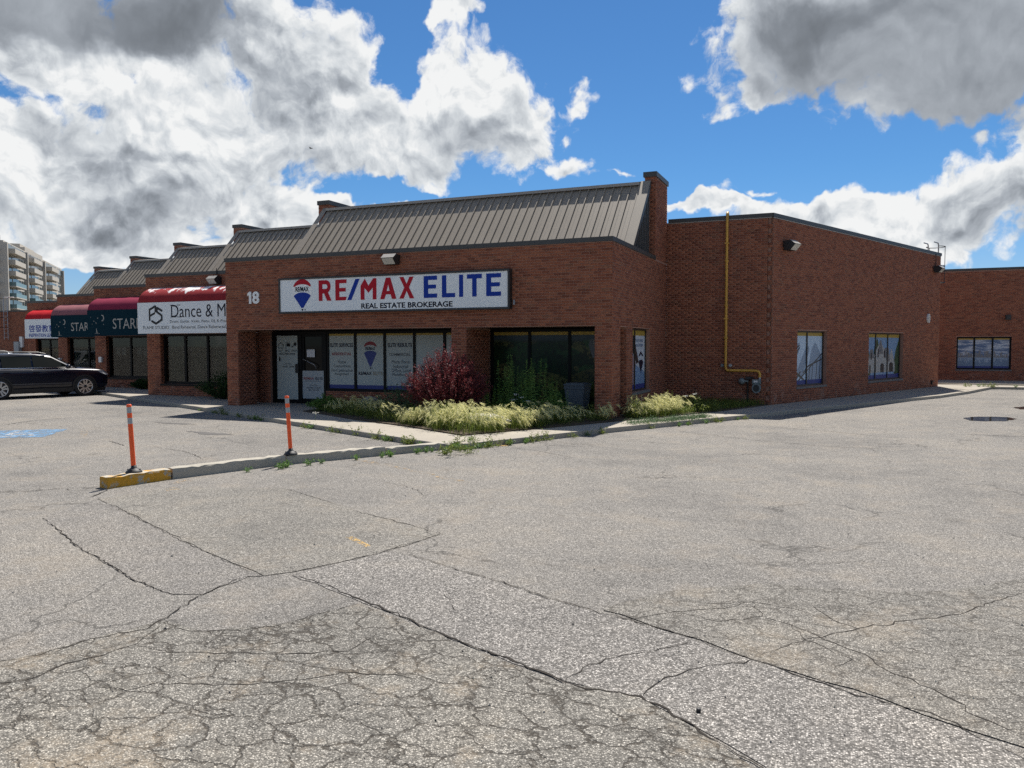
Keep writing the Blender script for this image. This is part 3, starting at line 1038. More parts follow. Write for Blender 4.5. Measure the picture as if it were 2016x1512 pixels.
for pts in ([(2.71, 22.29), (2.96, 22.84), (3.43, 23.10), (3.82, 23.11), (3.90, 22.63), (3.63, 21.96), (3.11, 21.68), (2.81, 21.76)],
            [(4.55, 26.80), (5.47, 28.00), (5.26, 26.31), (4.54, 26.02)]):
    struct(sheet(jag(pts, 0.12, 0.03), 0.0045, 'puddle', 'water'))
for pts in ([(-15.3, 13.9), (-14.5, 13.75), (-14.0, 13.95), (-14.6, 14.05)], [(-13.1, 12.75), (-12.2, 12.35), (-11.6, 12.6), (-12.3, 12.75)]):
    sheet(jag(pts, 0.1, 0.02), 0.004, 'dark_patch', 'dark_grey', lot)  # two flat dark patches lying just above the asphalt

for mname, pts in (('paint_yellow', [(-4.40, 6.22), (-4.36, 6.28), (-4.00, 6.05), (-4.01, 5.99)]),
                   ('paint_yellow_faint', [(-7.35, 10.56), (-7.15, 10.66), (-6.05, 10.13), (-4.60, 9.42), (-4.66, 9.30), (-5.97, 9.94)]),
                   ('paint_yellow', [(-6.04, 13.12), (-5.88, 13.30), (-5.65, 13.12), (-5.75, 12.97)]),
                   ('paint_yellow_faint', [(-8.40, 7.86), (-8.37, 8.10), (-8.17, 8.05), (-8.15, 7.75)]),
                   ('paint_yellow_faint', [(-8.06, 7.45), (-8.02, 7.64), (-7.84, 7.50), (-7.88, 7.32)]),
                   ('paint_yellow_faint', [(-15.2, 11.85), (-15.1, 11.95), (-14.2, 11.2), (-14.3, 11.1)])):
    sheet(pts, 0.0055, 'paint_mark', mname, lot)
# blue accessible-parking square with its worn white symbol
GF = Frame((-16.05, 10.95, 0), (0.80, 0.60, 0), (0, 0, 1), v=(-0.60, 0.80, 0))
bl = MB().poly(GF, jag([(-0.75, -0.80), (0.82, -0.78), (0.80, 0.80), (-0.76, 0.82)], 0.2, 0.02), 0.0045).build('accessible_marking', 'paint_blue', lot)
sym = MB()
ring = [(0.33 * math.cos(t) - 0.05, 0.33 * math.sin(t) - 0.22) for t in np.linspace(-3.6, 0.9, 18)]
ring2 = [(0.23 * math.cos(t) - 0.05, 0.23 * math.sin(t) - 0.22) for t in np.linspace(-3.6, 0.9, 18)]
for i in range(17):
    sym.poly(GF, [ring[i], ring[i + 1], ring2[i + 1], ring2[i]], 0.0065)
sym.poly(GF, [(-0.12, -0.18), (0.0, -0.18), (-0.02, 0.42), (-0.14, 0.42)], 0.0066)
sym.poly(GF, [(-0.10, -0.20), (0.32, -0.20), (0.48, -0.56), (0.57, -0.52), (0.38, -0.10), (-0.10, -0.10)], 0.0067)
sym.poly(GF, [(-0.08, 0.12), (0.25, 0.12), (0.25, 0.20), (-0.08, 0.20)], 0.0068)
sym.poly(GF, [(-0.10 + 0.1 * math.cos(t), 0.56 + 0.1 * math.sin(t)) for t in np.linspace(0, 2 * math.pi, 12, endpoint=False)], 0.0065)
sym.build('symbol', 'paint_white', bl)

# ---- pavements: raised concrete slabs
walk = struct(MB().prism([(-44, 30.0), (-26.2, 21.5), (-6.35, 12.45), (-5.9, 13.2), (-2.3, 20.5), (0.3, 25.65), (2.85, 30.6), (4.05, 33.5), (5.4, 37.4),
                          (5.55, 42.4), (-1.5, 42.4), (-4.9, 20), (-16, 19.4), (-23, 22), (-30, 25), (-44, 33)], -0.05, 0.092).build('sidewalk', 'concrete'))


def slab_strip(outer, inner, z, step=1.5, jit=0.004, name='slab', mat='concrete', parent=None):
    """slabs between two polylines of equal length"""
    segs = []
    tot = 0
    for i in range(len(outer) - 1):
        L = (Vector(outer[i + 1]) - Vector(outer[i])).length
        k = max(1, round(L / step))
        for j in range(k):
            t0, t1 = (j + 0.006) / k, (j + 1 - 0.006) / k
            P = [Vector(outer[i]).lerp(Vector(outer[i + 1]), t) for t in (t0, t1)] + [Vector(inner[i]).lerp(Vector(inner[i + 1]), t) for t in (t1, t0)]
            zz = z + random.uniform(-jit, jit)
            mb = MB()
            top = [(p.x, p.y, zz + random.uniform(-jit, jit)) for p in P]
            e = 0.012
            cen = sum((Vector(t) for t in top), Vector()) / 4
            edge = [tuple(Vector(t) + (Vector(t) - cen).normalized() * e - Vector((0, 0, e))) for t in top]
            bot = [(x, y, -0.03) for x, y, _ in edge]
            vs = top + edge + bot
            fs = [(0, 1, 2, 3)] + [(a, a + 4, (a + 1) % 4 + 4, (a + 1) % 4) for a in range(4)] + [(a + 4, a + 8, (a + 1) % 4 + 8, (a + 1) % 4 + 4) for a in range(4)]
            mb.add(vs, fs)
            mb.build(name, mat, parent)


def lineY(X):
    return 12.14 - 0.458 * (X + 6.37)


xs = [-44.5, -26, -17.5, -12.9, -6.37]
slab_strip([(x, lineY(x)) for x in xs], [(x + 0.55, lineY(x) + 1.28) for x in xs[:-1]] + [(-6.83, 13.42)], 0.10, 1.55, parent=walk)
out_r = [(-6.25, 12.22), (-4.64, 15.74), (-2.15, 20.4), (-0.95, 22.9)]
in_r = [(-6.74, 13.44), (-5.36, 16.05), (-3.02, 20.78), (-1.9, 23.28)]
slab_strip(out_r, in_r, 0.102, 1.55, parent=walk)
out_w = [(-0.94, 22.95), (0.45, 25.6), (3.0, 30.5), (4.2, 33.4), (5.55, 37.35)]
in_w = [(-1.93, 23.55), (-0.75, 26.5), (1.3, 31.4), (2.6, 34.5), (3.75, 37.3)]
slab_strip(out_w, in_w, 0.10, 1.55, parent=walk)
slab_strip([(5.6, 37.36), (16, 36.9)], [(3.8, 38.9), (16, 38.6)], 0.10, 1.6, parent=walk)
far_walk = struct(MB().prism([(3.7, 38.95), (16, 38.65), (16, 42.6), (2.5, 42.6)], -0.05, 0.15).build('far_sidewalk', 'concrete'))

bed = struct(MB().prism([(-13.25, 16.9), (-10.62, 15.42), (-8.78, 14.62), (-6.79, 13.5), (-5.42, 16.15), (-4.55, 17.9), (-3.08, 20.9), (-2.03, 23.75), (-5.0, 23.75), (-5.0, 19.2), (-13.25, 19.2)], 0.0, 0.118).build('garden_bed', 'soil'))

# ---- extruded kerb of the island, four cast lengths
kd = Vector((0.414, 0.910, 0))
kn = Vector((-0.910, 0.414, 0))


def kerb(p, q, w, h, mat, label, tilt=0.0):
    p, q = Vector(p + (0,)), Vector(q + (0,))
    d = (q - p)
    L = d.length
    d.normalize()
    nn = Vector((-d.y, d.x, 0))
    mb = MB()
    k = max(3, int(L / 0.09))
    prof = [(0, 0), (0.004, 0.6), (0.010, 0.86), (0.030, 1.0), (0.5, 1.015), (0.97, 1.0), (0.995, 0.85), (1.0, 0.0)]
    rings = []
    for i in range(k + 1):
        t = i / k
        endsq = 0.985 if i in (0, k) else 1.0
        c = p + d * (L * t)
        ring = []
        for a, b in prof:
            ch = random.gauss(0, 0.0035)
            chip = random.choice((0, 0, 0, -0.012)) if b > 0.8 else 0
            ring.append(c + nn * (w * (a * endsq + (1 - endsq) / 2) + ch) + Vector((0, 0, max(0, h * b * endsq + ch + chip) if b else -0.02)))
        rings.append(ring)
    m = len(prof)
    vs = [x for r in rings for x in r]
    fs = [(i * m + j, i * m + j + 1, (i + 1) * m + j + 1, (i + 1) * m + j) for i in range(k) for j in range(m - 1)]
    fs += [tuple(range(m)), tuple(range(k * m, (k + 1) * m))[::-1]]
    o = mb.add(vs, fs).build('kerb_block', mat)
    return tag(o, label, 'kerb', 'cast lengths of the concrete kerb')


kerb((-8.75, 7.18), (-8.56, 8.04), 0.20, 0.145, 'kerb_yellow', 'yellow-painted concrete end length of the kerb, paint chipped along the edge')
kerb((-8.55, 8.06), (-7.97, 9.72), 0.19, 0.145, 'kerb_concrete', 'bare concrete kerb length between the yellow end and the cracked joint')
kerb((-7.96, 9.75), (-7.09, 11.20), 0.19, 0.14, 'kerb_concrete', 'bare concrete kerb length starting at the second orange post')
kerb((-7.07, 11.22), (-6.30, 12.60), 0.19, 0.12, 'kerb_concrete', 'bare concrete kerb length running into the sidewalk corner among weeds')

# ------------------------------------------------------------------ main brick building
ZS = 0.10
X0, X1, YF = -16.65, -5.05, 17.8
LINT, CAPB, CAPT = 2.30, 4.27, 4.38
FR = Frame((0, YF, 0), (1, 0, 0), (0, -1, 0))
SD = Frame((X1, 0, 0), (0, 1, 0), (1, 0, 0))
RC = Frame((0, 23.8, 0), (1, 0, 0), (0, -1, 0))
WD = Vector((0.385, 0.923, 0)).normalized()
WG = Frame((-2.0, 23.8, 0), WD, (WD.y, -WD.x, 0))
WL = 14.45
bld = thing('brokerage_building', (-10.8, 20, 0), 'single-storey red brick office building with standing-seam metal roof and yellow gas pipe', 'building')

op_front = [(-16.24, -9.27, 0, LINT), (-8.85, -5.46, 0, LINT)]
op_side = [(18.54, 19.13, 0, 2.29), (19.73, 21.65, 0.61, 2.29)]
op_wing = [(1.65, 3.72, 0.56, 2.275), (7.12, 10.42, 0.55, 2.27)]
mb = MB()
core_wall(mb, FR, X0, X1, 0.05, CAPB, 0.75, op_front)
core_wall(mb, SD, 18.551, 23.8, 0.05, CAPB, 0.40, op_side)
mb.box(-9.27, -8.85, 18.551, 19.25, 0.05, LINT)
mb.box(X0 + 0.01, -16.22, 19.15, 19.6, 0.05, LINT)
mb.box(X0, X0 + 0.3, 19.601, 24, 0.05, CAPB).box(X0, X0 + 0.3, 18.551, 19.60, LINT, CAPB)
mb.box(-5.36, X1, 22.25, 23.8, CAPB + 0.001, 6.62)
mb.box(X0 + 0.02, X0 + 0.44, 22.2, 24.1, CAPB + 0.001, 6.62)
core_wall(mb, RC, X1 + 0.001, -2.13, 0.05, 5.52, 0.30, [])
core_wall(mb, WG, 0.08, WL, 0.05, 5.52, 0.30, op_wing)
mb.prism([(-2.12, 24.0), (-2.12, 23.86), (-2.045, 23.86), (-2.02, 23.93), (-2.02, 24.0)], 0.05, 5.52)
mb.box(-14.18, -9.28, 19.16, 19.4, 0.05, 0.50)
mb.build('wall', 'mortar', bld)

store = []
E = PROUD
lay_bricks(store, FR, X0, X1, ZS, CAPB, op_front, e0=E, e1=E)
lay_bricks(store, Frame((-16.24, 0, 0), (0, 1, 0), (1, 0, 0)), YF, 18.55, ZS, LINT)
lay_bricks(store, Frame((-8.85, 0, 0), (0, 1, 0), (1, 0, 0)), YF, 19.2, ZS, LINT)
lay_bricks(store, Frame((-5.46, 0, 0), (0, 1, 0), (-1, 0, 0)), YF, 18.54, ZS, LINT)
lay_bricks(store, Frame((-9.27, 0, 0), (0, 1, 0), (-1, 0, 0)), YF, 19.2, ZS, LINT)
lay_bricks(store, Frame((0, 19.13, 0), (1, 0, 0), (0, -1, 0)), -5.45, X1, ZS, 2.29, e1=E)
lay_bricks(store, Frame((0, 19.15, 0), (1, 0, 0), (0, -1, 0)), X0 + 0.01, -16.22, ZS, LINT)
lay_bricks(store, Frame((0, 19.16, 0), (1, 0, 0), (0, -1, 0)), -14.18, -9.28, ZS, 0.50)
lay_bricks(store, SD, YF, 23.79, ZS, CAPB, op_side)
lay_bricks(store, SD, 22.25, 23.79, CAPB + 0.03, 6.62)
lay_bricks(store, Frame((0, 22.25, 0), (1, 0, 0), (0, -1, 0)), -5.36, X1, CAPB, 6.62, e1=E)
lay_bricks(store, Frame((0, 22.2, 0), (1, 0, 0), (0, -1, 0)), X0 + 0.02, X0 + 0.44, CAPB, 6.62)
lay_bricks(store, Frame((X0 + 0.44, 0, 0), (0, 1, 0), (1, 0, 0)), 22.2, 24.1, CAPB, 6.62)
lay_bricks(store, Frame((X0 - 0.0, 0, 0), (0, 1, 0), (-1, 0, 0)), YF, 20.6, ZS, CAPB)
lay_bricks(store, RC, X1, -2.13, ZS, 5.52)
lay_bricks(store, WG, 0.08, WL, ZS, 5.52, op_wing)
# toothed corner where the wing turns off: alternate courses run past each other
teeth = []
for i in range(int((5.52 - ZS) / COURSE)):
    z = ZS + i * COURSE + 0.005 + BRICK_H / 2
    k = i % 4
    if k < 2:
        teeth.append((Vector((-2.06, 23.8, z)), Vector((1, 0, 0)), Vector((0, -1, 0)), 0.065))
    else:
        teeth.append((WG.pt(0.035, z, 0.0), WG.u, WG.n, 0.04))
store += teeth


# the 300 bricks that show largest become parts of their own
def shown(s):
    c, u, nn, hl = s
    if hl < BRICK_L / 2 - 1e-4:
        return -1
    d = c - CAM_POS
    dist = d.length
    return -(d / dist).dot(nn) / (dist * dist)


order = sorted(range(len(store)), key=lambda i: -shown(store[i]))
unit = brick_unit()
for i in order[:300]:
    c, u, nn, hl = store[i]
    o = bpy.data.objects.new('brick', unit)
    COL.objects.link(o)
    o.location = c
    o.rotation_euler = (0, 0, math.atan2(u.y, u.x) if nn.cross(u).z > 0 else math.atan2(-u.y, -u.x))
    o.parent = bld
    o.matrix_parent_inverse = bld.matrix_basis.inverted()
me = brickwork_mesh('brickwork', [store[i] for i in order[300:]])
me.materials.append(MATS['brick'])
stuff(link('brickwork', me, bld))

# soffit, dark rooms behind the glass, decks
MB().box(X0 + 0.3, -5.46, 18.551, 19.6, LINT + 0.004, LINT + 0.1).build('soffit', 'soffit', bld)
MB().box(X0 + 0.35, -5.5, 19.7, 23.7, 0.05, 4.1).prism([(-4.7, 24.2), (-2.25, 24.2), (3.1, 37.0), (-4.7, 37.0)], 0.05, 5.3).build('inner_room', 'interior', bld)
MB().box(X0 + 0.3, X1 - 0.3, 18.5, 24, 4.12, 4.16).prism([(-5.0, 23.9), (-2.1, 23.9), (3.4, 37.1), (-5.0, 37.1)], 5.40, 5.44).build('roof_deck', 'roof_deck', bld)
MB().prism([(-5.0, 37.14), (3.5, 37.14), (3.5, 37.2), (-5.0, 37.2)], 0, 5.5).build('rear_wall', 'brick_far', bld)

# copings
co = MB()
co.box(X0 - 0.03, X1 + 0.03, YF - 0.03, YF + 0.33, CAPB, CAPT)
co.box(X1 - 0.33, X1 + 0.03, YF + 0.331, 22.249, CAPB, CAPT)
co.build('coping', 'coping', bld)
MB().box(X1 - 0.35, X1 + 0.04, 22.21, 23.84, 6.62, 6.76).build('coping', 'coping', bld)
MB().box(X0 - 0.01, X0 + 0.48, 22.16, 24.14, 6.62, 6.76).build('coping', 'coping', bld)
co = MB()
co.fbox(RC, X1 + 0.05, -1.99, 5.52, 5.63, -0.33, 0.035)
co.fbox(WG, -0.01, WL + 0.03, 5.521, 5.631, -0.33, 0.035)
co.build('coping', 'coping', bld)
fl = MB().fbox(RC, X1 + 0.05, -2.02, 5.49, 5.517, 0.009, 0.02).fbox(WG, 0.02, WL, 5.49, 5.517, 0.009, 0.02)
fl.build('flashing', 'ridge_metal', bld)

# ---- standing seam roof
EAVE, RIDGE_Y, RIDGE_Z = 2.35, 4.38, 6.46


def seam_panel(w, ky, kz):
    """one tray of the roof: flat pan and an upstanding seam at its right edge; runs from (0,0,0) up to (0,ky,kz)"""
    L = math.hypot(ky, kz)
    sy, sz = ky / L, kz / L
    mb = MB()

    def pt(a, s, h):
        return (a, s * sy - h * sz, s * sz + h * sy)
    prof = [(0, 0), (w * 0.34, 0), (w * 0.36, 0.004), (w * 0.40, 0.004), (w * 0.42, 0), (w - 0.034, 0), (w - 0.030, 0.042), (w - 0.004, 0.042), (w, 0)]
    k = len(prof)
    vs = [pt(a, s, h) for s in (0, L) for a, h in prof]
    mb.add(vs, [(i, i + 1, k + i + 1, k + i) for i in range(k - 1)])
    me = mb.mesh('panel')
    me.materials.append(MATS['roof_panel'])
    return me


PANEL = seam_panel(0.25, RIDGE_Y - EAVE, RIDGE_Z - 4.30)


def seam_roof(parent, xa, xb, yk, right_open=False):
    n = round((xb - xa) / 0.25)
    root = MB()
    # deck under the trays, back slope and ridge cap
    root.add([(xa, yk + EAVE, 4.285), (xb, yk + EAVE, 4.285), (xb, yk + RIDGE_Y, RIDGE_Z - 0.015), (xa, yk + RIDGE_Y, RIDGE_Z - 0.015),
              (xa, yk + RIDGE_Y + 2.0, 4.3), (xb, yk + RIDGE_Y + 2.0, 4.3)],
             [(0, 1, 2, 3), (3, 2, 5, 4)])
    rf = root.build('roof', 'gable_metal', parent)
    for i in range(n):
        o = bpy.data.objects.new('panel', PANEL)
        COL.objects.link(o)
        o.location = (xa + i * 0.25, yk + EAVE, 4.30)
        o.parent = rf
    rc = MB()
    rc.add([(xa, yk + RIDGE_Y - 0.17, RIDGE_Z - 0.085), (xb, yk + RIDGE_Y - 0.17, RIDGE_Z - 0.085), (xb, yk + RIDGE_Y - 0.17, RIDGE_Z + 0.0), (xa, yk + RIDGE_Y - 0.17, RIDGE_Z + 0.0),
            (xa, yk + RIDGE_Y + 0.15, RIDGE_Z + 0.06), (xb, yk + RIDGE_Y + 0.15, RIDGE_Z + 0.06), (xa, yk + RIDGE_Y + 0.16, RIDGE_Z - 0.12), (xb, yk + RIDGE_Y + 0.16, RIDGE_Z - 0.12)],
           [(0, 1, 2, 3), (3, 2, 5, 4), (4, 5, 7, 6)])
    rc.build('ridge_cap', 'ridge_metal', rf)
    return rf


rf = seam_roof(bld, -16.2, -5.45, YF)
# rake trim and ribbed gable sheet on the right
ya, yb = YF + EAVE, YF + RIDGE_Y
GB = Frame((-5.22, 0, 0), (0, 1, 0), (1, 0, 0))
g = MB().poly(GB, [(ya, 4.30), (22.24, 4.30), (22.24, RIDGE_Z), (yb, RIDGE_Z)], 0.0)
for y in np.arange(ya + 0.18, 22.2, 0.19):
    top = 4.30 + (y - ya) * (RIDGE_Z - 4.30) / (yb - ya) - 0.12
    if top > 4.4:
        g.fbox(GB, y - 0.02, y + 0.02, 4.31, min(top, RIDGE_Z), 0.001, 0.035)
g.build('gable_panel', 'gable_metal', bld)
rk = MB()
sl = (RIDGE_Z - 4.30) / (yb - ya)
rk.add([(-5.46, ya, 4.345), (-5.17, ya, 4.345), (-5.17, yb, RIDGE_Z + 0.045), (-5.46, yb, RIDGE_Z + 0.045),
        (-5.17, ya, 4.16), (-5.17, yb, RIDGE_Z - 0.14), (-5.46, ya, 4.16), (-5.46, yb, RIDGE_Z - 0.14)],
       [(0, 1, 2, 3), (1, 4, 5, 2), (0, 3, 7, 6), (0, 6, 4, 1), (3, 2, 5, 7)])
rk.build('rake_trim', 'roof_panel', bld)
MB().add([(-5.165, ya, 4.36), (-5.165, yb, RIDGE_Z + 0.05), (-5.165, yb, RIDGE_Z - 0.16), (-5.165, ya, 4.15)], [(0, 1, 2, 3)]).build('rake_fascia', 'coping', bld)
MB().add([(-16.22, ya, 4.345), (-16.42, ya, 4.345), (-16.42, yb, RIDGE_Z + 0.045), (-16.22, yb, RIDGE_Z + 0.045), (-16.42, ya, 4.1), (-16.42, yb, RIDGE_Z - 0.14)],
         [(0, 1, 2, 3), (1, 4, 5, 2)]).build('rake_trim', 'roof_panel', bld)


# ------------------------------------------------------------------ windows
def window(parent, F, a0, a1, b0, b1, mull, frame_mat='frame_dark', inset=-0.10, fw=0.045, glass='glass_dark', rails=(), name='window'):
    """frame with mullions set back in an opening; returns (window object, list of lights)"""
    G = F.moved(inset)
    mb = MB()
    mb.fbox(G, a0, a1, b0, b0 + fw, -0.06, 0.0).fbox(G, a0, a1, b1 - fw, b1, -0.06, 0.0)
    mb.fbox(G, a0, a0 + fw, b0 + fw, b1 - fw, -0.06, -0.001).fbox(G, a1 - fw, a1, b0 + fw, b1 - fw, -0.06, -0.001)
    for m in mull:
        mb.fbox(G, m - fw / 2, m + fw / 2, b0 + fw, b1 - fw, -0.06, -0.001)
    w = mb.build(name, frame_mat, parent)
    edges = [a0 + fw] + [x for m in mull for x in (m - fw / 2, m + fw / 2)] + [a1 - fw]
    lights = [(edges[i], edges[i + 1], b0 + fw, b1 - fw) for i in range(0, len(edges), 2)]
    for l in lights:
        MB().fbox(G, l[0] - 0.01, l[1] + 0.01, l[2] - 0.01, l[3] + 0.01, -0.045, -0.035).build('pane', glass, w)
    return w, lights, G


def film(w, G, l, r, b, t, mat, c=-0.031, name='film'):
    return MB().poly(G, [(l, b), (r, b), (r, t), (l, t)], c).build(name, mat, w)


# balloon emblem: red crown, white belt with the name, blue cone, small basket
def balloon(parent, F, cx, cz, w, h, c, red, white, blue, dark, with_white=True):
    R = w / 2
    zc = cz + h / 2 - R * 0.98

    def out(t):
        return (cx + R * math.cos(t), zc + R * 0.98 * math.sin(t))
    tipz = cz - h / 2 + h * 0.085
    lo_t = -0.42

    def cone(k):
        t = k / 7
        x0, z0 = out(lo_t)
        return (x0 + (cx + R * 0.10 - x0) * t ** 1.0, z0 + (tipz - z0) * (t ** 1.08))
    right = [cone(k) for k in range(8)]
    left = [(2 * cx - x, z) for x, z in right]
    if with_white:
        o = [out(t) for t in np.linspace(lo_t, math.pi - lo_t, 28)]
        MB().poly(F, o + left[1:] + right[::-1][:-1], c).build('emblem_white', white, parent)
    top = [out(t) for t in np.linspace(0.42, math.pi - 0.42, 20)]
    dip = [(cx + R * 0.90 * math.cos(t), zc + R * 0.13 + R * 0.42 * math.sin(t)) for t in np.linspace(math.pi - 0.5, 0.5, 16)]
    MB().poly(F, top + dip, c + 0.002).build('emblem_red', red, parent)
    arc = [(cx + R * 0.95 * math.cos(t), zc - R * 0.62 + R * 0.50 * math.sin(t)) for t in np.linspace(0.42, math.pi - 0.42, 16)]
    MB().poly(F, arc + left[1:] + right[::-1][:-1], c + 0.002).build('emblem_blue', blue, parent)
    nm = MB()
    put_text(nm, 'remax', F, cx - R * 0.68, zc - R * 0.06, R * 1.36, R * 0.40, c + 0.003)
    bz = cz - h / 2
    nm.poly(F, [(cx - R * 0.10, bz + h * 0.055), (cx - R * 0.06, bz), (cx + R * 0.06, bz), (cx + R * 0.10, bz + h * 0.055)], c + 0.002)
    put_text(nm, 'reg', F, cx + R * 0.2, bz + h * 0.005, R * 0.14, None, c + 0.002)
    nm.build('emblem_lettering', dark, parent)


# storefront, left bay: door pair and five lights
GZ = Frame((0, 19.25, 0), (1, 0, 0), (0, -1, 0))
w, lights, G = window(bld, GZ, -14.21, -9.28, 0.50, 2.27, [-13.20, -12.195, -11.215, -10.25], inset=0.0, fw=0.08)
for (l, r, b, t) in lights:
    film(w, G, l, r, 0.69, 2.134, 'film_white')
    film(w, G, l, r, 2.134, t, 'film_yellow')
    film(w, G, l, r, b, 0.69, 'film_blue')
for key, a, z, ww, hh in (('es', -14.10, 1.80, 0.82, 0.115), ('er', -12.10, 1.80, 0.80, 0.115), ('h1', -13.82, 1.32, 0.28, 0.095), ('h2', -13.98, 1.20, 0.60, 0.085),
                          ('h3', -14.05, 1.07, 0.74, 0.09), ('h4', -13.94, 0.945, 0.51, 0.105), ('p1', -11.97, 1.32, 0.60, 0.10), ('p2', -11.92, 1.20, 0.48, 0.09),
                          ('p3', -11.98, 1.07, 0.62, 0.105), ('p4', -11.95, 0.95, 0.55, 0.105)):
    put_text(MB(), key, G, a, z, ww, hh, -0.028).build('lettering', 'ink_navy', w)
put_text(MB(), 'resi', G, -14.03, 1.555, 0.69, 0.085, -0.028).build('lettering', 'ink_red', w)
put_text(MB(), 'comm', G, -12.06, 1.545, 0.72, 0.085, -0.028).build('lettering', 'ink_grey', w)
balloon(w, G, -12.69, 1.565, 0.49, 0.80, -0.029, 'ink_red', 'film_white', 'film_blue', 'ink_navy')
put_text(MB(), 'remax', G, -13.10, 0.985, 0.45, 0.10, -0.028).build('lettering', 'ink_navy', w)
put_text(MB(), 'elite', G, -12.60, 0.985, 0.34, 0.10, -0.028).build('lettering', 'ink_tan', w)
MB().fbox(GZ, -14.21, -9.28, 0.44, 0.50, -0.05, 0.03).build('window_sill', 'frame_dark', bld)

# door pair
dr = MB()
for a0, a1 in ((-16.21, -16.12), (-15.19, -15.10), (-14.30, -14.212)):
    dr.fbox(GZ, a0, a1, ZS, 2.27, -0.06, 0.02)
dr.fbox(GZ, -16.12, -14.30, 2.19, 2.269, -0.06, 0.018)
dr.build('door_frame', 'frame_dark', bld)
for a0, a1, kind in ((-16.115, -15.195, 0), (-15.095, -14.305, 1)):
    d = MB()
    d.fbox(GZ, a0, a0 + 0.08, ZS + 0.01, 2.185, -0.05, 0.0).fbox(GZ, a1 - 0.075, a1, ZS + 0.01, 2.185, -0.05, 0.0)
    d.fbox(GZ, a0 + 0.08, a1 - 0.075, ZS + 0.01, 0.24, -0.05, -0.001).fbox(GZ, a0 + 0.08, a1 - 0.075, 2.11, 2.185, -0.05, -0.001)
    door = d.build('door', 'frame_dark', bld)
    MB().fbox(GZ, a0 + 0.07, a1 - 0.07, 0.23, 2.12, -0.035, -0.028).build('pane', 'glass_dark', door)
    h = MB()
    if kind == 0:
        film(door, GZ, -16.04, -15.265, 0.21, 2.145, 'film_white', 0.004)
        for key, a, z, ww, hh in (('buy', -15.97, 1.66, 0.15, 0.055), ('sell', -15.73, 1.66, 0.18, 0.055), ('rent', -15.48, 1.66, 0.19, 0.055), ('tel', -15.95, 1.56, 0.60, 0.065),
                                  ('hours1', -15.75, 1.285, 0.22, 0.028), ('hours2', -15.80, 1.24, 0.32, 0.035), ('hours3', -15.88, 1.18, 0.48, 0.045)):
            put_text(MB(), key, GZ, a, z, ww, hh, 0.006).build('lettering', 'ink_black', door)
        t = MB()
        # house outline, yard sign and key icons
        HX = -15.885
        for q in ([(HX - .10, 1.76), (HX + .10, 1.76), (HX + .10, 1.775), (HX - .10, 1.775)], [(HX - .10, 1.775), (HX - .085, 1.775), (HX - .085, 1.87), (HX - .10, 1.87)],
                  [(HX + .085, 1.775), (HX + .10, 1.775), (HX + .10, 1.87), (HX + .085, 1.87)], [(HX - .115, 1.868), (HX - .10, 1.855), (HX, 1.935), (HX, 1.955)],
                  [(HX + .115, 1.868), (HX + .10, 1.855), (HX, 1.935), (HX, 1.955)],
                  [(-15.70, 1.74), (-15.685, 1.74), (-15.685, 1.955), (-15.70, 1.955)], [(-15.70, 1.94), (-15.54, 1.94), (-15.54, 1.955), (-15.70, 1.955)],
                  [(-15.665, 1.82), (-15.535, 1.82), (-15.535, 1.915), (-15.665, 1.915)],
                  [(-15.49, 1.80), (-15.47, 1.785), (-15.385, 1.87), (-15.40, 1.885)], [(-15.45, 1.80), (-15.43, 1.79), (-15.41, 1.815), (-15.43, 1.83)],
                  [(-15.99 + .03, 1.36), (-15.93, 1.36), (-15.90, 1.44), (-15.93, 1.52), (-15.96, 1.52)]):
            MB().poly(GZ, q, 0.006).build('icon_stroke', 'ink_black', door)
        t.poly(GZ, [(-15.345 + 0.05 * math.cos(x), 1.89 + 0.06 * math.sin(x)) for x in np.linspace(0, 6.28, 12, endpoint=False)], 0.0062)
        t.build('icon', 'ink_black', door)
        h.fbox(GZ, -15.325, -15.205, 1.02, 1.29, 0.008, 0.05)
    else:
        film(door, GZ, -15.09, -14.315, 0.25, 1.09, 'film_white_sign', 0.004, 'poster')
        for key, a, z, ww, hh in (('elite', -14.62, 0.82, 0.27, 0.075), ('rea', -14.98, 0.765, 0.58, 0.03), ('hours1', -14.81, 0.66, 0.24, 0.022),
                                  ('hours2', -14.84, 0.62, 0.30, 0.03), ('hours3', -14.94, 0.555, 0.50, 0.045), ('tel', -14.88, 0.49, 0.39, 0.04)):
            put_text(MB(), key, GZ, a, z, ww, hh, 0.006).build('lettering', 'ink_navy', door)
        put_text(MB(), 'remax', GZ, -15.05, 0.82, 0.38, 0.075, 0.006).build('lettering', 'ink_red', door)
        film(door, GZ, -14.92, -14.63, 1.50, 1.73, 'paper', 0.004, 'notice')
        h.tube([GZ.pt(-15.05, 1.42, 0.0), GZ.pt(-15.02, 1.44, 0.06), GZ.pt(-14.62, 1.28, 0.07), GZ.pt(-14.56, 1.22, 0.06), GZ.pt(-14.58, 1.16, 0.0)], 0.012)
    h.build('handle', 'steel_dark' if kind == 0 else 'steel_grey', door)

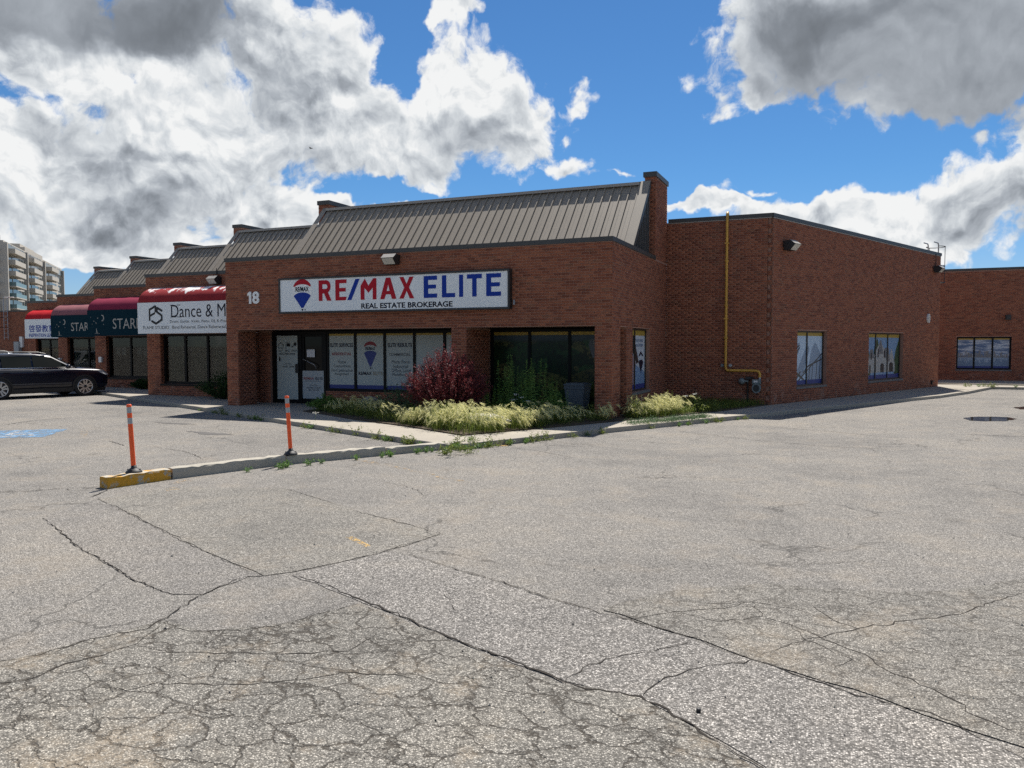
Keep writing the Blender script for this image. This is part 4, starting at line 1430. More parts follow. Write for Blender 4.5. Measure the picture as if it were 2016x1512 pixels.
# storefront, right bay: dark printed film of farmland seen from the air
m, n, b = new_mat('print_aerial')
pos = world_pos(n)
f1 = n.voro(n.vmath('MULTIPLY', n.vmath('ADD', pos, n.vmath('SCALE', n.noise(pos, 2.2, 3, 0.5).outputs['Color'], s=0.5)), (1.0, 1.0, 1.9)), 1.5)
fld = n.ramp(n.new('ShaderNodeSeparateColor', {0: f1.outputs['Color']}).outputs[0], [(0.0, (0.010, 0.022, 0.010)), (0.35, (0.016, 0.045, 0.016)), (0.6, (0.030, 0.075, 0.022)), (0.8, (0.085, 0.075, 0.028)), (1.0, (0.02, 0.03, 0.013))])
tr = n.rng(n.noise(pos, 9, 5, 0.7).outputs[0], 0.5, 0.58)
col = n.mix(tr, fld, (0.010, 0.016, 0.009, 1))
z = n.new('ShaderNodeSeparateXYZ', {0: pos}).outputs[2]
col = n.mix(n.rng(z, 1.9, 2.05), col, (0.045, 0.065, 0.08, 1))
n.put(b.inputs['Base Color'], col)
b.inputs['Roughness'].default_value = 0.3
b.inputs['Specular IOR Level'].default_value = 0.2
w, lights, G = window(bld, GZ, -8.83, -5.50, 0.16, 2.27, [-7.705, -6.59], inset=0.0, fw=0.075)
for (l, r, b_, t) in lights:
    film(w, G, l, r, b_, 2.112, 'print_aerial')
    film(w, G, l, r, 2.112, t, 'film_yellow')
bz = MB().poly(G, [(-5.95 + 0.13 * math.cos(t), 1.86 + 0.15 * math.sin(t)) for t in np.linspace(0, 6.28, 20, endpoint=False)], -0.029)
bz.poly(G, [(-6.06, 1.78), (-5.84, 1.78), (-5.93, 1.52), (-5.97, 1.52)], -0.0285)
bz.build('film', 'ink_grey', w)

# side window: picture of a porch and a path
plain('print_sky', (0.46, 0.57, 0.68), 0.3, var=0.06)
plain('print_pale', (0.58, 0.62, 0.66), 0.3, var=0.05)
plain('print_blue', (0.19, 0.31, 0.47), 0.3, var=0.15, vscale=3)
plain('print_mauve', (0.315, 0.225, 0.247), 0.3, var=0.15)
plain('print_dark', (0.03, 0.028, 0.03), 0.3)
plain('print_stone', (0.38, 0.365, 0.34), 0.35, var=0.55, vscale=11)
plain('print_roof', (0.169, 0.163, 0.163), 0.35, var=0.2, vscale=10)
plain('print_tree', (0.042, 0.075, 0.033), 0.35, var=0.7, vscale=9)
plain('print_steel', (0.24, 0.31, 0.40), 0.3, var=0.2, vscale=2)
plain('print_tan', (0.30, 0.27, 0.22), 0.3, var=0.1)
w, lights, G = window(bld, SD, 19.73, 21.65, 0.61, 2.29, [20.42], 'frame_bronze', -0.10, 0.05)
l0, r1 = lights[0][0], lights[-1][1]
for (l, r, b_, t) in lights:
    film(w, G, l, r, b_, t, 'print_pale')
    film(w, G, l, r, 2.10, t, 'film_yellow', -0.029)
    film(w, G, l, r, b_, 0.79, 'film_blue', -0.029)
MB().poly(G, [(l0, 2.10), (20.38, 2.10), (20.86, 1.38), (20.70, 1.33), (l0, 2.0)], -0.0285).poly(G, [(20.45, 2.0), (20.46, 1.99), (20.95, 1.36), (20.86, 1.38)], -0.0283).build('film', 'print_dark', w)
MB().poly(G, [(l0, 1.98), (20.62, 1.36), (20.40, 0.79), (l0, 0.79)], -0.0282).build('film', 'print_mauve', w)
MB().poly(G, [(l0 + 0.1, 1.25), (20.2, 1.28), (20.2, 0.95), (l0 + 0.1, 0.93)], -0.028).build('film', 'print_pale', w)
MB().poly(G, [(20.46, 1.35), (21.58, 1.10), (21.58, 0.79), (20.46, 0.79)], -0.0284).build('film', 'print_blue', w)
for z_, x0_, x1_ in ((1.93, 20.56, 20.92), (1.93, 20.98, 21.41), (1.80, 20.60, 20.88), (1.80, 20.94, 21.40)):
    MB().poly(G, [(x0_, z_), (x1_, z_), (x1_, z_ + 0.075), (x0_, z_ + 0.075)], -0.027).build('print_line', 'print_steel', w)
t = MB()
t.poly(G, [(21.15, 1.68), (21.45, 1.55), (21.38, 1.53), (21.16, 1.60), (20.98, 1.53), (20.9, 1.55)], -0.027)
t.poly(G, [(21.18 + 0.26 * math.cos(x), 1.37 + 0.07 * math.sin(x)) for x in np.linspace(0, 3.14, 9)] + [(21.20, 1.06), (21.16, 1.06)], -0.027)
t.build('emblem', 'ink_navy', w)
MB().fbox(SD, 19.70, 21.68, 0.54, 0.609, -0.12, 0.02).build('window_sill', 'stone_grey', bld)

# wing windows
w, lights, G = window(bld, WG, 1.65, 3.72, 0.56, 2.275, [2.57], 'frame_bronze', -0.11, 0.05)
for (l, r, b_, t) in lights:
    film(w, G, l, r, b_, t, 'print_sky')
    film(w, G, l, r, 2.12, t, 'film_yellow', -0.0285)
    film(w, G, l, r, b_, 0.74, 'film_blue', -0.0285)
A0, A1 = lights[0][0], lights[-1][1]
for q_, c_ in (([(A0, 1.82), (2.1, 1.92), (2.12, 1.72), (A0, 1.2)], -0.030), ([(1.95, 1.05), (2.55, 1.78), (2.72, 1.82), (2.78, 1.7), (2.3, 0.8)], -0.0302),
               ([(2.62, 0.74), (2.92, 1.70), (3.15, 1.92), (3.30, 1.85), (A1, 1.45), (A1, 0.74)], -0.0304)):
    MB().poly(G, q_, c_).build('film', 'print_steel', w)
dk = MB()
for i, q in enumerate(([(A0, 1.70), (2.1, 1.85), (2.1, 1.81), (A0, 1.63)], [(A0, 1.55), (2.12, 1.78), (2.12, 1.74), (A0, 1.47)], [(A0, 1.40), (2.0, 1.66), (2.0, 1.62), (A0, 1.32)],
          [(A0, 1.12), (A0, 1.02), (2.35, 0.74), (2.5, 0.74)], [(1.75, 0.74), (2.15, 1.02), (2.22, 1.02), (1.9, 0.74)], [(2.0, 0.74), (2.72, 1.10), (A1, 1.58), (A1, 1.54), (2.72, 1.06), (2.12, 0.74)],
          [(2.35, 0.98), (2.72, 1.20), (A1, 1.40), (A1, 1.36), (2.72, 1.15), (2.4, 0.95)], [(2.95, 0.74), (3.02, 1.28), (3.05, 1.28), (2.99, 0.74)], [(3.25, 0.74), (3.32, 1.40), (3.35, 1.40), (3.29, 0.74)],
          [(3.5, 0.74), (3.55, 1.45), (3.58, 1.45), (3.54, 0.74)], [(2.75, 0.74), (2.8, 1.15), (2.83, 1.15), (2.79, 0.74)])):
    MB().poly(G, q, -0.029 + i * 0.00004).build('film', 'print_dark', w)
MB().fbox(WG, 1.62, 3.75, 0.49, 0.559, -0.13, 0.02).build('window_sill', 'stone_grey', bld)

w, lights, G = window(bld, WG, 7.12, 10.42, 0.55, 2.27, [8.05, 9.2], 'frame_bronze', -0.11, 0.05)
A0, A1 = lights[0][0], lights[-1][1]
for (l, r, b_, t) in lights:
    film(w, G, l, r, b_, t, 'print_blue')
    film(w, G, l, r, 2.10, t, 'film_yellow', -0.0265)
    film(w, G, l, r, b_, 0.74, 'film_blue', -0.0265)
tr = MB()
random.seed(3)
tl = [(A0, 0.74)] + [(A0 + 0.5 * k / 8 + random.uniform(-.02, .02), 1.95 - 0.9 * (k / 8) ** 2 + random.uniform(-.06, .06)) for k in range(9)] + [(A0 + 0.5, 0.74)]
t2 = [(8.0, 0.9)] + [(7.95 + 0.55 * k / 8, 1.6 + 0.45 * math.sin(math.pi * k / 8) + random.uniform(-.06, .06)) for k in range(9)] + [(8.5, 0.9)]
t3 = [(9.9, 0.74)] + [(9.9 + (A1 - 9.9) * k / 8, 1.2 + 0.85 * (k / 8) ** .7 + random.uniform(-.06, .06)) for k in range(9)] + [(A1, 0.74)]
for q_, c_ in ((tl, -0.0302), (t2, -0.0304), (t3, -0.0302)):
    MB().poly(G, q_, c_).build('film', 'print_tree', w)
MB().poly(G, [(7.45, 0.82), (7.45, 1.28), (7.62, 1.62), (7.9, 1.42), (8.25, 1.72), (8.55, 1.98), (8.85, 1.72), (9.15, 1.62), (9.4, 1.35), (9.65, 1.72), (9.98, 1.12), (9.98, 0.82)], -0.029).build('film', 'print_stone', w)
for q_, c_ in (([(7.5, 1.35), (7.62, 1.65), (7.85, 1.68), (8.0, 1.35)], -0.0285), ([(8.3, 1.5), (8.5, 2.0), (8.62, 2.0), (8.85, 1.5)], -0.0284), ([(8.9, 1.45), (9.0, 1.72), (9.35, 1.72), (9.5, 1.25), (9.3, 1.2)], -0.0283)):
    MB().poly(G, q_, c_).build('film', 'print_roof', w)
dk = MB()
for cx, cz, ww, hh in ((7.72, 1.30, 0.10, 0.26), (8.35, 1.38, 0.11, 0.32), (8.95, 1.36, 0.11, 0.30), (7.62, 0.82, 0.13, 0.30), (8.1, 0.84, 0.14, 0.36), (8.75, 0.82, 0.34, 0.34), (9.62, 0.82, 0.40, 0.36)):
    dk = MB()
    dk.poly(G, [(cx - ww / 2, cz), (cx + ww / 2, cz)] + [(cx + ww / 2 * math.cos(x), cz + hh * 0.7 + hh * 0.3 * math.sin(x)) for x in np.linspace(0, 3.14, 8)], -0.0275)
    dk.build('film', 'print_dark', w)
MB().fbox(WG, 7.09, 10.45, 0.48, 0.549, -0.13, 0.02).build('window_sill', 'stone_grey', bld)

# ------------------------------------------------------------------ the row of shop units stepping back to the left
def shop_unit(XL, XR, Y, label, sill=True, mulls=(), kind='curtain'):
    u = thing('shop_unit', ((XL + XR) / 2, Y + 3, 0), label, 'shop', 'shop units stepping back in a row')
    F = Frame((0, Y, 0), (1, 0, 0), (0, -1, 0))
    wa, wb = XL + 0.62, XR - 0.45
    op = [(wa, wb, 0.50, 2.26)]
    mb = MB()
    core_wall(mb, F, XL, XR, 0.03, CAPB, 0.35, op)
    mb.box(XL, XL + 0.3, Y + 0.351, Y + 7.5, 0.03, CAPB)
    mb.box(XL + 0.02, XL + 0.44, Y + RIDGE_Y, Y + RIDGE_Y + 2.1, CAPB + 0.001, 6.60)
    mb.build('wall', 'mortar', u)
    st = []
    lay_bricks(st, F, XL, XR, ZS, CAPB, op, e0=PROUD)
    lay_bricks(st, Frame((wb, 0, 0), (0, 1, 0), (-1, 0, 0)), Y, Y + 0.2, 0.5, 2.26)
    lay_bricks(st, Frame((wa, 0, 0), (0, 1, 0), (1, 0, 0)), Y, Y + 0.2, 0.5, 2.26)
    lay_bricks(st, Frame((XL, 0, 0), (0, 1, 0), (-1, 0, 0)), Y, Y + 3.2, ZS, CAPB)
    lay_bricks(st, Frame((0, Y + RIDGE_Y, 0), (1, 0, 0), (0, -1, 0)), XL + 0.02, XL + 0.44, CAPB, 6.60)
    lay_bricks(st, Frame((XL + 0.44, 0, 0), (0, 1, 0), (1, 0, 0)), Y + RIDGE_Y, Y + RIDGE_Y + 2.1, CAPB, 6.60)
    me = brickwork_mesh('brickwork', st)
    me.materials.append(MATS['brick'])
    stuff(link('brickwork', me, u))
    MB().box(XL - 0.03, XR + 0.0, Y - 0.03, Y + 0.33, CAPB, CAPT).build('coping', 'coping', u)
    MB().box(XL - 0.01, XL + 0.48, Y + RIDGE_Y - 0.04, Y + RIDGE_Y + 2.14, 6.60, 6.73).build('coping', 'coping', u)
    MB().box(XL + 0.3, XR, Y + 0.36, Y + 8, 4.10, 4.14).build('roof_deck', 'roof_deck', u)
    MB().box(XL + 0.31, XR, Y + 0.9, Y + 8, 0.03, 4.0).build('inner_room', 'interior', u)
    MB().fbox(F, wa - 0.02, wb + 0.02, 0.44, 0.499, -0.2, 0.03).build('window_sill', 'frame_dark', u)
    rf = seam_roof(u, XL + 0.45, XL + 0.45 + 0.25 * math.floor((XR - XL - 0.45) / 0.25), Y)
    MB().add([(XL + 0.44, Y + EAVE, 4.345), (XL + 0.22, Y + EAVE, 4.345), (XL + 0.22, Y + RIDGE_Y, RIDGE_Z + 0.04), (XL + 0.44, Y + RIDGE_Y, RIDGE_Z + 0.04), (XL + 0.22, Y + EAVE, 4.1), (XL + 0.22, Y + RIDGE_Y, RIDGE_Z - 0.15)],
             [(0, 1, 2, 3), (1, 4, 5, 2)]).build('rake_trim', 'roof_panel', u)
    w, lights, G = window(u, F, wa, wb, 0.50, 2.26, list(mulls), 'frame_dark', -0.14, 0.085, 'glass_clear')
    for (l, r, b, t) in lights:
        if kind == 'curtain':
            c = MB()
            k = 40
            vs = []
            for i in range(k + 1):
                x = l + (r - l) * i / k
                d = 0.03 * math.sin(i * 1.1 + l * 3) + 0.02 * math.sin(i * 2.3 + l)
                vs += [G.pt(x + 0.01 * math.sin(i * 0.9), b, -0.20 + d * 1.4), G.pt(x, t, -0.20 + d * 0.5)]
            c.add(vs, [(2 * i, 2 * i + 2, 2 * i + 3, 2 * i + 1) for i in range(k)], True)
            c.build('curtain', 'curtain', w)
        elif kind == 'blind':
            for x in np.arange(l + 0.02, r - 0.06, 0.125):
                MB().add([G.pt(x, b, -0.18), G.pt(x + 0.075, b, -0.24), G.pt(x + 0.075, t, -0.24), G.pt(x, t, -0.18)], [(0, 1, 2, 3)]).build('blind_slat', 'blind', w)
        else:
            if kind == 'notices':
                for x in (l + 0.28, l + 0.62, l + 1.0):
                    if x + 0.24 < r:
                        MB().poly(G, [(x, 1.46), (x + 0.24, 1.46), (x + 0.24, 1.76), (x, 1.76)], -0.06).build('notice', 'paper_dim', w)
            if kind == 'posters':
                MB().poly(G, [(l + 0.2, 1.55), (l + 0.75, 1.55), (l + 0.75, 1.72), (l + 0.2, 1.72)], -0.06).build('poster', 'film_yellow', w)
                MB().poly(G, [(l + 0.85, 1.52), (min(r, l + 1.4), 1.52), (min(r, l + 1.4), 1.72), (l + 0.85, 1.72)], -0.061).build('poster', 'film_blue', w)
    return u, F


def awning(XL, XR, Y, top_mat, face_mat, label, zt=3.88, zf=3.31, zb=2.26, proj=0.88):
    a = thing('awning', ((XL + XR) / 2, Y - 0.4, 2.3), label, 'awning', 'round-topped awnings over the shop fronts')
    k = 14
    prof = [(Y - proj * math.sin(t), zf + (zt - zf) * math.cos(t)) for t in np.linspace(0, math.pi / 2, k)]
    vs, fs = [], []
    nx = 24
    for i in range(nx + 1):
        x = XL + (XR - XL) * i / nx
        sag = 0.012 * abs(math.sin(i * math.pi / 4))
        vs += [(x, y + sag * 0.5, z - sag) for y, z in prof]
    fs = [(i * k + j, i * k + j + 1, (i + 1) * k + j + 1, (i + 1) * k + j) for i in range(nx) for j in range(k - 1)]
    MB().add(vs, fs, True).build('canopy', top_mat, a)
    for x in (XL, XR):
        MB().add([(x, Y, zb)] + [(x, y, z) for y, z in prof] + [(x, Y - proj, zb)], [tuple(range(k + 2))]).build('end_panel', top_mat if face_mat == 'sign_white' else face_mat, a)
    MB().box(XL - 0.005, XR + 0.005, Y - proj - 0.03, Y - proj + 0.01, zb, zf).build('sign_panel', face_mat, a)
    MB().add([(XL, Y, zb + 0.06), (XR, Y, zb + 0.06), (XR, Y - proj + 0.02, zb + 0.01), (XL, Y - proj + 0.02, zb + 0.01)], [(0, 1, 2, 3)]).build('underside', 'awning_under', a)
    return a, Frame((0, Y - proj - 0.03, 0), (1, 0, 0), (0, -1, 0))


U2, F2 = shop_unit(-22.93, -16.66, 20.6, 'brick shop with curtained windows under the white dance sign awning', mulls=(-21.29, -20.27, -19.2, -18.1), kind='curtain')
U3, F3 = shop_unit(-29.50, -22.94, 23.8, 'brick shop with paper notices in dark windows beside the parked dark car', mulls=(-27.6, -26.5, -25.4, -24.4), kind='notices')
U4, F4 = shop_unit(-36.05, -29.51, 27.0, 'brick shop with vertical blinds behind the parked dark car', mulls=(-34.1, -33.0, -31.8), kind='blind')
U5, F5 = shop_unit(-42.80, -36.06, 30.2, 'farthest brick shop of the row, under the bright red awning', mulls=(-41.2, -40.1, -38.5), kind='posters')

# dance and music studio awning
aw, AF = awning(-22.33, -16.9, 20.6, 'awning_peeling', 'sign_white', 'dark red awning with peeling top and white dance studio sign')
for key, a, z, ww, hh in (('d1', -20.86, 2.585, 2.75, 0.12), ('d2', -20.76, 2.40, 2.65, 0.12), ('fs', -22.09, 2.41, 1.18, 0.105)):
    put_words(key, AF, a, z, ww, hh, 0.003, 'ink_black', aw)
# serif capitals for the studio name: sans letters with added slab feet
put_letters('dance', AF, -20.80, 2.79, 2.62, 0.42, 0.003, 'sign_navy', aw)
# slab serifs on the tall strokes of the studio name
co_, fs_ = TEXT_MESH['dance']
lo_, hi_ = co_.min(0), co_.max(0)
used_v = np.zeros(len(co_), int) - 1
gap = np.sort(co_[:, 0])
ks = (2.62 / (hi_[0] - lo_[0]), 0.42 / (hi_[1] - lo_[1]))
cuts = [gap[0]] + [x for i in range(len(gap) - 1) if gap[i + 1] - gap[i] > 0.035 for x in (gap[i], gap[i + 1])] + [gap[-1]]
spans = [(-20.80 + (cuts[i] - lo_[0]) * ks[0], -20.80 + (cuts[i + 1] - lo_[0]) * ks[0]) for i in range(0, len(cuts) - 1, 2)]
base_z = 2.79 + (0 - lo_[1]) * ks[1]
tall_z = 2.79 + 0.40
if len(spans) >= 7:
    for idx, ends in ((0, 'l'), (2, 'lr'), (6, 'lr')):
        for e_ in ends:
            x_ = spans[idx][0] + 0.025 if e_ == 'l' else spans[idx][1] - 0.025
            for z_ in ((base_z, tall_z) if idx != 2 else (base_z,)):
                MB().poly(AF, [(x_ - 0.06, z_), (x_ + 0.06, z_), (x_ + 0.06, z_ + 0.022), (x_ - 0.06, z_ + 0.022)], 0.0042).build('serif', 'sign_navy', aw)
lg = MB()
LX, LZ = -21.50, 2.885


def stroke(mb, F, pts, w, c):
    for (xa, za), (xb, zb) in zip(pts[:-1], pts[1:]):
        d = Vector((xb - xa, zb - za)).normalized() * w / 2
        e = d * 0.5
        mb.poly(F, [(xa - d.y - e.x, za + d.x - e.y), (xb - d.y + e.x, zb + d.x + e.y), (xb + d.y + e.x, zb - d.x + e.y), (xa + d.y - e.x, za - d.x - e.y)], c)
        c += 0.0002
    return mb


def hexpts(*q):
    return [(LX + 0.29 / 0.21 * x_, LZ + 0.31 / 0.29 * z_) for x_, z_ in q]


stroke(lg, AF, hexpts((-0.20, -0.16), (-0.20, 0.17), (-0.005, 0.28), (-0.005, 0.10)), 0.075, 0.003)
stroke(lg, AF, hexpts((-0.18, -0.02), (-0.03, 0.06)), 0.07, 0.0042)
stroke(lg, AF, hexpts((0.21, 0.13), (0.045, 0.23), (0.045, 0.10), (0.20, -0.02), (0.20, -0.15), (0.01, -0.27), (-0.13, -0.19)), 0.075, 0.0048)
lg.build('emblem', 'ink_black', aw)


def starry(aw, AF, XL, tx0, tw, th, tz):
    put_letters('starr', AF, tx0, tz, tw, th, 0.003, 'tower_beige', aw)
    mx, mz = XL + 0.78, 2.98
    o = [(mx + 0.11 * math.cos(t), mz + 0.13 * math.sin(t)) for t in np.linspace(-2.0, 2.0, 14)]
    i = [(mx - 0.04 + 0.10 * math.cos(t), mz + 0.10 * math.sin(t)) for t in np.linspace(1.7, -1.7, 12)]
    MB().poly(AF, o + i, 0.003).build('moon', 'tower_beige', aw)
    for sx, sz, r in ((0.30, 2.86, 0.022), (0.52, 2.98, 0.026), (0.42, 2.78, 0.026), (0.85, 2.72, 0.02), (0.12, 3.02, 0.014), (0.2, 2.74, 0.014)):
        st = []
        for q in range(10):
            rr = r * (1.5 if q % 2 == 0 else 0.6)
            st.append((XL + sx + rr * math.sin(q * math.pi / 5), sz + rr * math.cos(q * math.pi / 5)))
        MB().poly(AF, st, 0.003).build('star', 'tower_beige', aw)
    # little walking figure on a strip of ground
    fg = MB()
    px = XL + 0.44
    AF = Frame(AF.pt(px, 2.345) - Vector((0.7 * px, 0, 0.7 * 2.345)), AF.u * 0.7, AF.n, AF.v * 0.7)
    fg.poly(AF, [(px - 0.05, 2.37), (px - 0.02, 2.37), (px + 0.01, 2.46), (px + 0.05, 2.37), (px + 0.08, 2.37), (px + 0.04, 2.50), (px + 0.03, 2.58), (px - 0.03, 2.58), (px - 0.02, 2.48)], 0.003)
    fg.poly(AF, [(px + 0.0 + 0.03 * math.cos(t), 2.62 + 0.034 * math.sin(t)) for t in np.linspace(0, 6.28, 10, endpoint=False)], 0.0032)
    fg.poly(AF, [(px - 0.14, 2.345), (px + 0.26, 2.345), (px + 0.26, 2.36), (px - 0.14, 2.36)], 0.003)
    fg.build('figure_mark', 'tower_beige', aw)


aw, AF = awning(-28.80, -23.2, 23.8, 'awning_burgundy', 'awning_navy', 'burgundy awning with navy night-sky sign, right behind the white studio sign')
starry(aw, AF, -28.72, -27.35, 1.62, 0.42, 2.53)
aw, AF = awning(-35.33, -29.8, 27.0, 'awning_faded', 'awning_navy', 'faded pink awning with navy night-sky sign, left of the burgundy one')
starry(aw, AF, -35.2, -33.93, 1.50, 0.40, 2.55)
aw, AF = awning(-41.75, -36.3, 30.2, 'awning_red', 'sign_white', 'bright red awning with white sign and blue Chinese lettering')
put_letters('cjk', AF, -41.42, 2.60, 2.05, 0.40, 0.003, 'sign_blue', aw)
put_letters('insp', AF, -41.42, 2.34, 2.1, 0.19, 0.003, 'sign_blue', aw)

# small wall boxes on the piers of the shops
tag(MB().box(-29.22, -29.05, 23.70, 23.793, 1.15, 1.38).build('wall_box', 'white_plastic'), 'small white box on brick pier just above the parked car bonnet', 'box')
tag(MB().box(-35.98, -35.80, 26.88, 26.993, 1.0, 1.25).build('wall_box', 'white_plastic'), 'small white box on brick pier behind the car windscreen', 'box')

# ------------------------------------------------------------------ brick block closing the row at the far left, with ladder and boxes
fb = thing('rear_block', (-52, 40, 0), 'low brick block with roof ladder at the left edge, behind the parked cars', 'building')
FL = Frame((0, 37, 0), (1, 0, 0), (0, -1, 0))
mb = MB()
core_wall(mb, FL, -66, -42.5, 0.0, 4.25, 0.4, [(-47.4, -46.2, 0, 2.2)])
mb.box(-66, -42.5, 37.5, 46, 0, 4.1)
mb.build('wall', 'mortar', fb)
st = []
lay_bricks(st, FL, -60, -42.5, ZS, 4.25, [(-47.4, -46.2, 0, 2.2)])
me = brickwork_mesh('brickwork', st)
me.materials.append(MATS['brick'])
stuff(link('brickwork', me, fb))
MB().fbox(FL, -66, -42.5, 4.25, 4.35, -0.4, 0.03).build('coping', 'coping', fb)
MB().fbox(FL, -47.39, -46.21, 0.05, 2.19, -0.3, -0.2).build('door', 'frame_bronze', fb)


def ladder(name, F, a, z0, z1, over, label, cage=False):
    l = thing(name, F.pt(a, z0, 0), label, 'ladder')
    for s in (-0.2, 0.2):
        MB().tube([F.pt(a + s, z0, 0.17), F.pt(a + s, z1 + over, 0.17), F.pt(a + s, z1 + over + 0.08, 0.10), F.pt(a + s, z1 + over + 0.08, -0.35)], 0.024, 8).build('rail', 'steel_grey', l)
    for z in np.arange(z0 + 0.15, z1 + 0.05, 0.3):
        MB().tube([F.pt(a - 0.2, z, 0.17), F.pt(a + 0.2, z, 0.17)], 0.014, 6).build('rung', 'steel_grey', l)
    for z in np.arange(z0 + 0.3, z1, 1.1):
        for s in (-0.2, 0.2):
            MB().tube([F.pt(a + s, z, 0.17), F.pt(a + s, z, 0.0)], 0.016, 6).build('bracket', 'steel_grey', l)
    if cage:
        hoops = [z1 - 1.1, z1 - 0.4, z1 + over - 0.04]
        for z in hoops:
            MB().tube([F.pt(a - 0.2 - 0.15 * math.sin(t), z, 0.17 + 0.36 * (1 - math.cos(t))) for t in np.linspace(0, math.pi / 2, 6)] +
                      [F.pt(a + 0.35 * math.cos(t), z, 0.53 + 0.30 * math.sin(t)) for t in np.linspace(math.pi, 0, 10)] +
                      [F.pt(a + 0.2 + 0.15 * math.sin(t), z, 0.17 + 0.36 * (1 - math.cos(t))) for t in np.linspace(math.pi / 2, 0, 6)], 0.016, 6).build('cage_hoop', 'steel_dark', l)
        for t in (0.5, 1.57, 2.6):
            MB().tube([F.pt(a + 0.35 * math.cos(t), hoops[0], 0.53 + 0.30 * math.sin(t)), F.pt(a + 0.35 * math.cos(t), hoops[-1], 0.53 + 0.30 * math.sin(t))], 0.012, 6).build('cage_bar', 'steel_dark', l)
    return l


ladder('roof_ladder', FL, -54.45, 2.3, 4.25, 0.95, 'grey steel roof ladder on brick wall at the far left', True)
tag(MB().fbox(FL, -53.6, -53.1, 0.5, 2.15, 0.0, 0.25).build('meter_cabinet', 'box_grey'), 'tall grey electrical cabinet on brick wall behind the dark car', 'cabinet')
tag(MB().fbox(FL, -53.15, -52.85, 1.75, 2.5, 0.0, 0.15).build('wall_box', 'white_plastic'), 'white box above the grey electrical cabinet at far left', 'box')

# ------------------------------------------------------------------ brick wing at the right edge
fr = thing('right_block', (9, 44, 0), 'plain brick building with city skyline window at the right edge', 'building')
FRR = Frame((0, 42.5, 0), (1, 0, 0), (0, -1, 0))
opr = [(4.83, 7.07, 0.66, 2.20)]
mb = MB()
core_wall(mb, FRR, -2, 18, 0.05, 5.30, 0.35, opr)
mb.build('wall', 'mortar', fr)
MB().box(-2, 18, 43.2, 50, 0.05, 5.1).build('inner_room', 'interior', fr)
st = []
lay_bricks(st, FRR, -2, 18, 0.16, 5.30, opr)
me = brickwork_mesh('brickwork', st)
me.materials.append(MATS['brick'])
stuff(link('brickwork', me, fr))
MB().fbox(FRR, -2, 18, 5.30, 5.41, -0.4, 0.03).build('coping', 'coping', fr)
m, n, b = new_mat('print_skyline')
pos = world_pos(n)
z = n.new('ShaderNodeSeparateXYZ', {0: pos}).outputs[2]
cl = n.noise(n.vmath('MULTIPLY', pos, (0.8, 1, 3.5)), 2.2, 5, 0.6).outputs[0]
skyc = n.mix(n.rng(cl, 0.42, 0.62), (0.065, 0.12, 0.24, 1), (0.46, 0.50, 0.55, 1))
wat = n.mix(n.noise(n.vmath('MULTIPLY', pos, (1, 1, 8)), 3.0, 4, 0.6).outputs[0], (0.06, 0.11, 0.20, 1), (0.17, 0.25, 0.36, 1))
n.put(b.inputs['Base Color'], n.mix(n.rng(z, 1.21, 1.24), wat, skyc))
b.inputs['Roughness'].default_value = 0.3
w, lights, G = window(fr, FRR, 4.83, 7.07, 0.66, 2.20, [5.575, 6.32], 'frame_dark', -0.10, 0.07)
random.seed(11)
for (l, r, b_, t) in lights:
    film(w, G, l, r, b_, t, 'print_skyline')
    film(w, G, l, r, t - 0.07, t, 'film_yellow', -0.0285)
    film(w, G, l, r, b_, b_ + 0.09, 'film_blue', -0.0285)
    x = l + 0.02
    sk = []
    while x < r - 0.06:
        bw = random.uniform(0.03, 0.075)
        hh = random.uniform(0.06, 0.32)
        sk.append((x, min(x + bw, r - 0.01), hh))
        x += bw + random.uniform(0.0, 0.03)
    up = [(l, 1.24)]
    dn = [(l, 1.22)]
    for (xa, xb, hh) in sk:
        up += [(xa, 1.26), (xa + 0.001, 1.24 + hh), (xb - 0.001, 1.24 + hh), (xb, 1.26)]
        dn += [(xa, 1.20), (xa + 0.001, 1.22 - hh * 0.8), (xb - 0.001, 1.22 - hh * 0.8), (xb, 1.20)]
    MB().poly(G, up + [(r, 1.24), (r, 1.225), (l, 1.225)], -0.0285).build('film', 'print_roof', w)
    MB().poly(G, dn + [(r, 1.22), (r, 1.2245), (l, 1.2245)], -0.0287).build('film', 'print_steel', w)
MB().fbox(FRR, 4.80, 7.10, 0.60, 0.659, -0.1, 0.02).build('window_sill', 'stone_grey', fr)
tag(MB().fbox(FRR, 6.78, 7.0, 2.98, 3.2, 0.008, 0.12).fbox(FRR, 6.82, 6.96, 3.02, 3.16, 0.121, 0.16).build('wall_vent', 'lamp_housing'), 'small black square box high on the brick wall above the skyline window', 'vent')

# ------------------------------------------------------------------ the big sign
SX0, SX1, SZ0, SZ1 = -14.60, -7.58, 2.735, 3.715
sg = thing('shop_sign', (-11.1, YF, 2.7), 'long white lightbox sign with red and blue lettering and hot-air balloon emblem', 'sign')
fm = MB()
fm.box(SX0, SX1, 17.62, 17.79, SZ0, SZ0 + 0.05).box(SX0, SX1, 17.62, 17.79, SZ1 - 0.05, SZ1)
fm.box(SX0, SX0 + 0.05, 17.62, 17.79, SZ0 + 0.05, SZ1 - 0.05).box(SX1 - 0.05, SX1, 17.62, 17.79, SZ0 + 0.05, SZ1 - 0.05)
fm.build('cabinet', 'lamp_housing', sg)
MB().box(SX0 + 0.05, SX1 - 0.05, 17.64, 17.70, SZ0 + 0.05, SZ1 - 0.05).build('face', 'sign_white', sg)
SF = Frame((0, 17.64, 0), (1, 0, 0), (0, -1, 0))
zb_, zt_ = SZ0 + 0.33 * (SZ1 - SZ0), SZ0 + 0.90 * (SZ1 - SZ0)
LH = zt_ - zb_


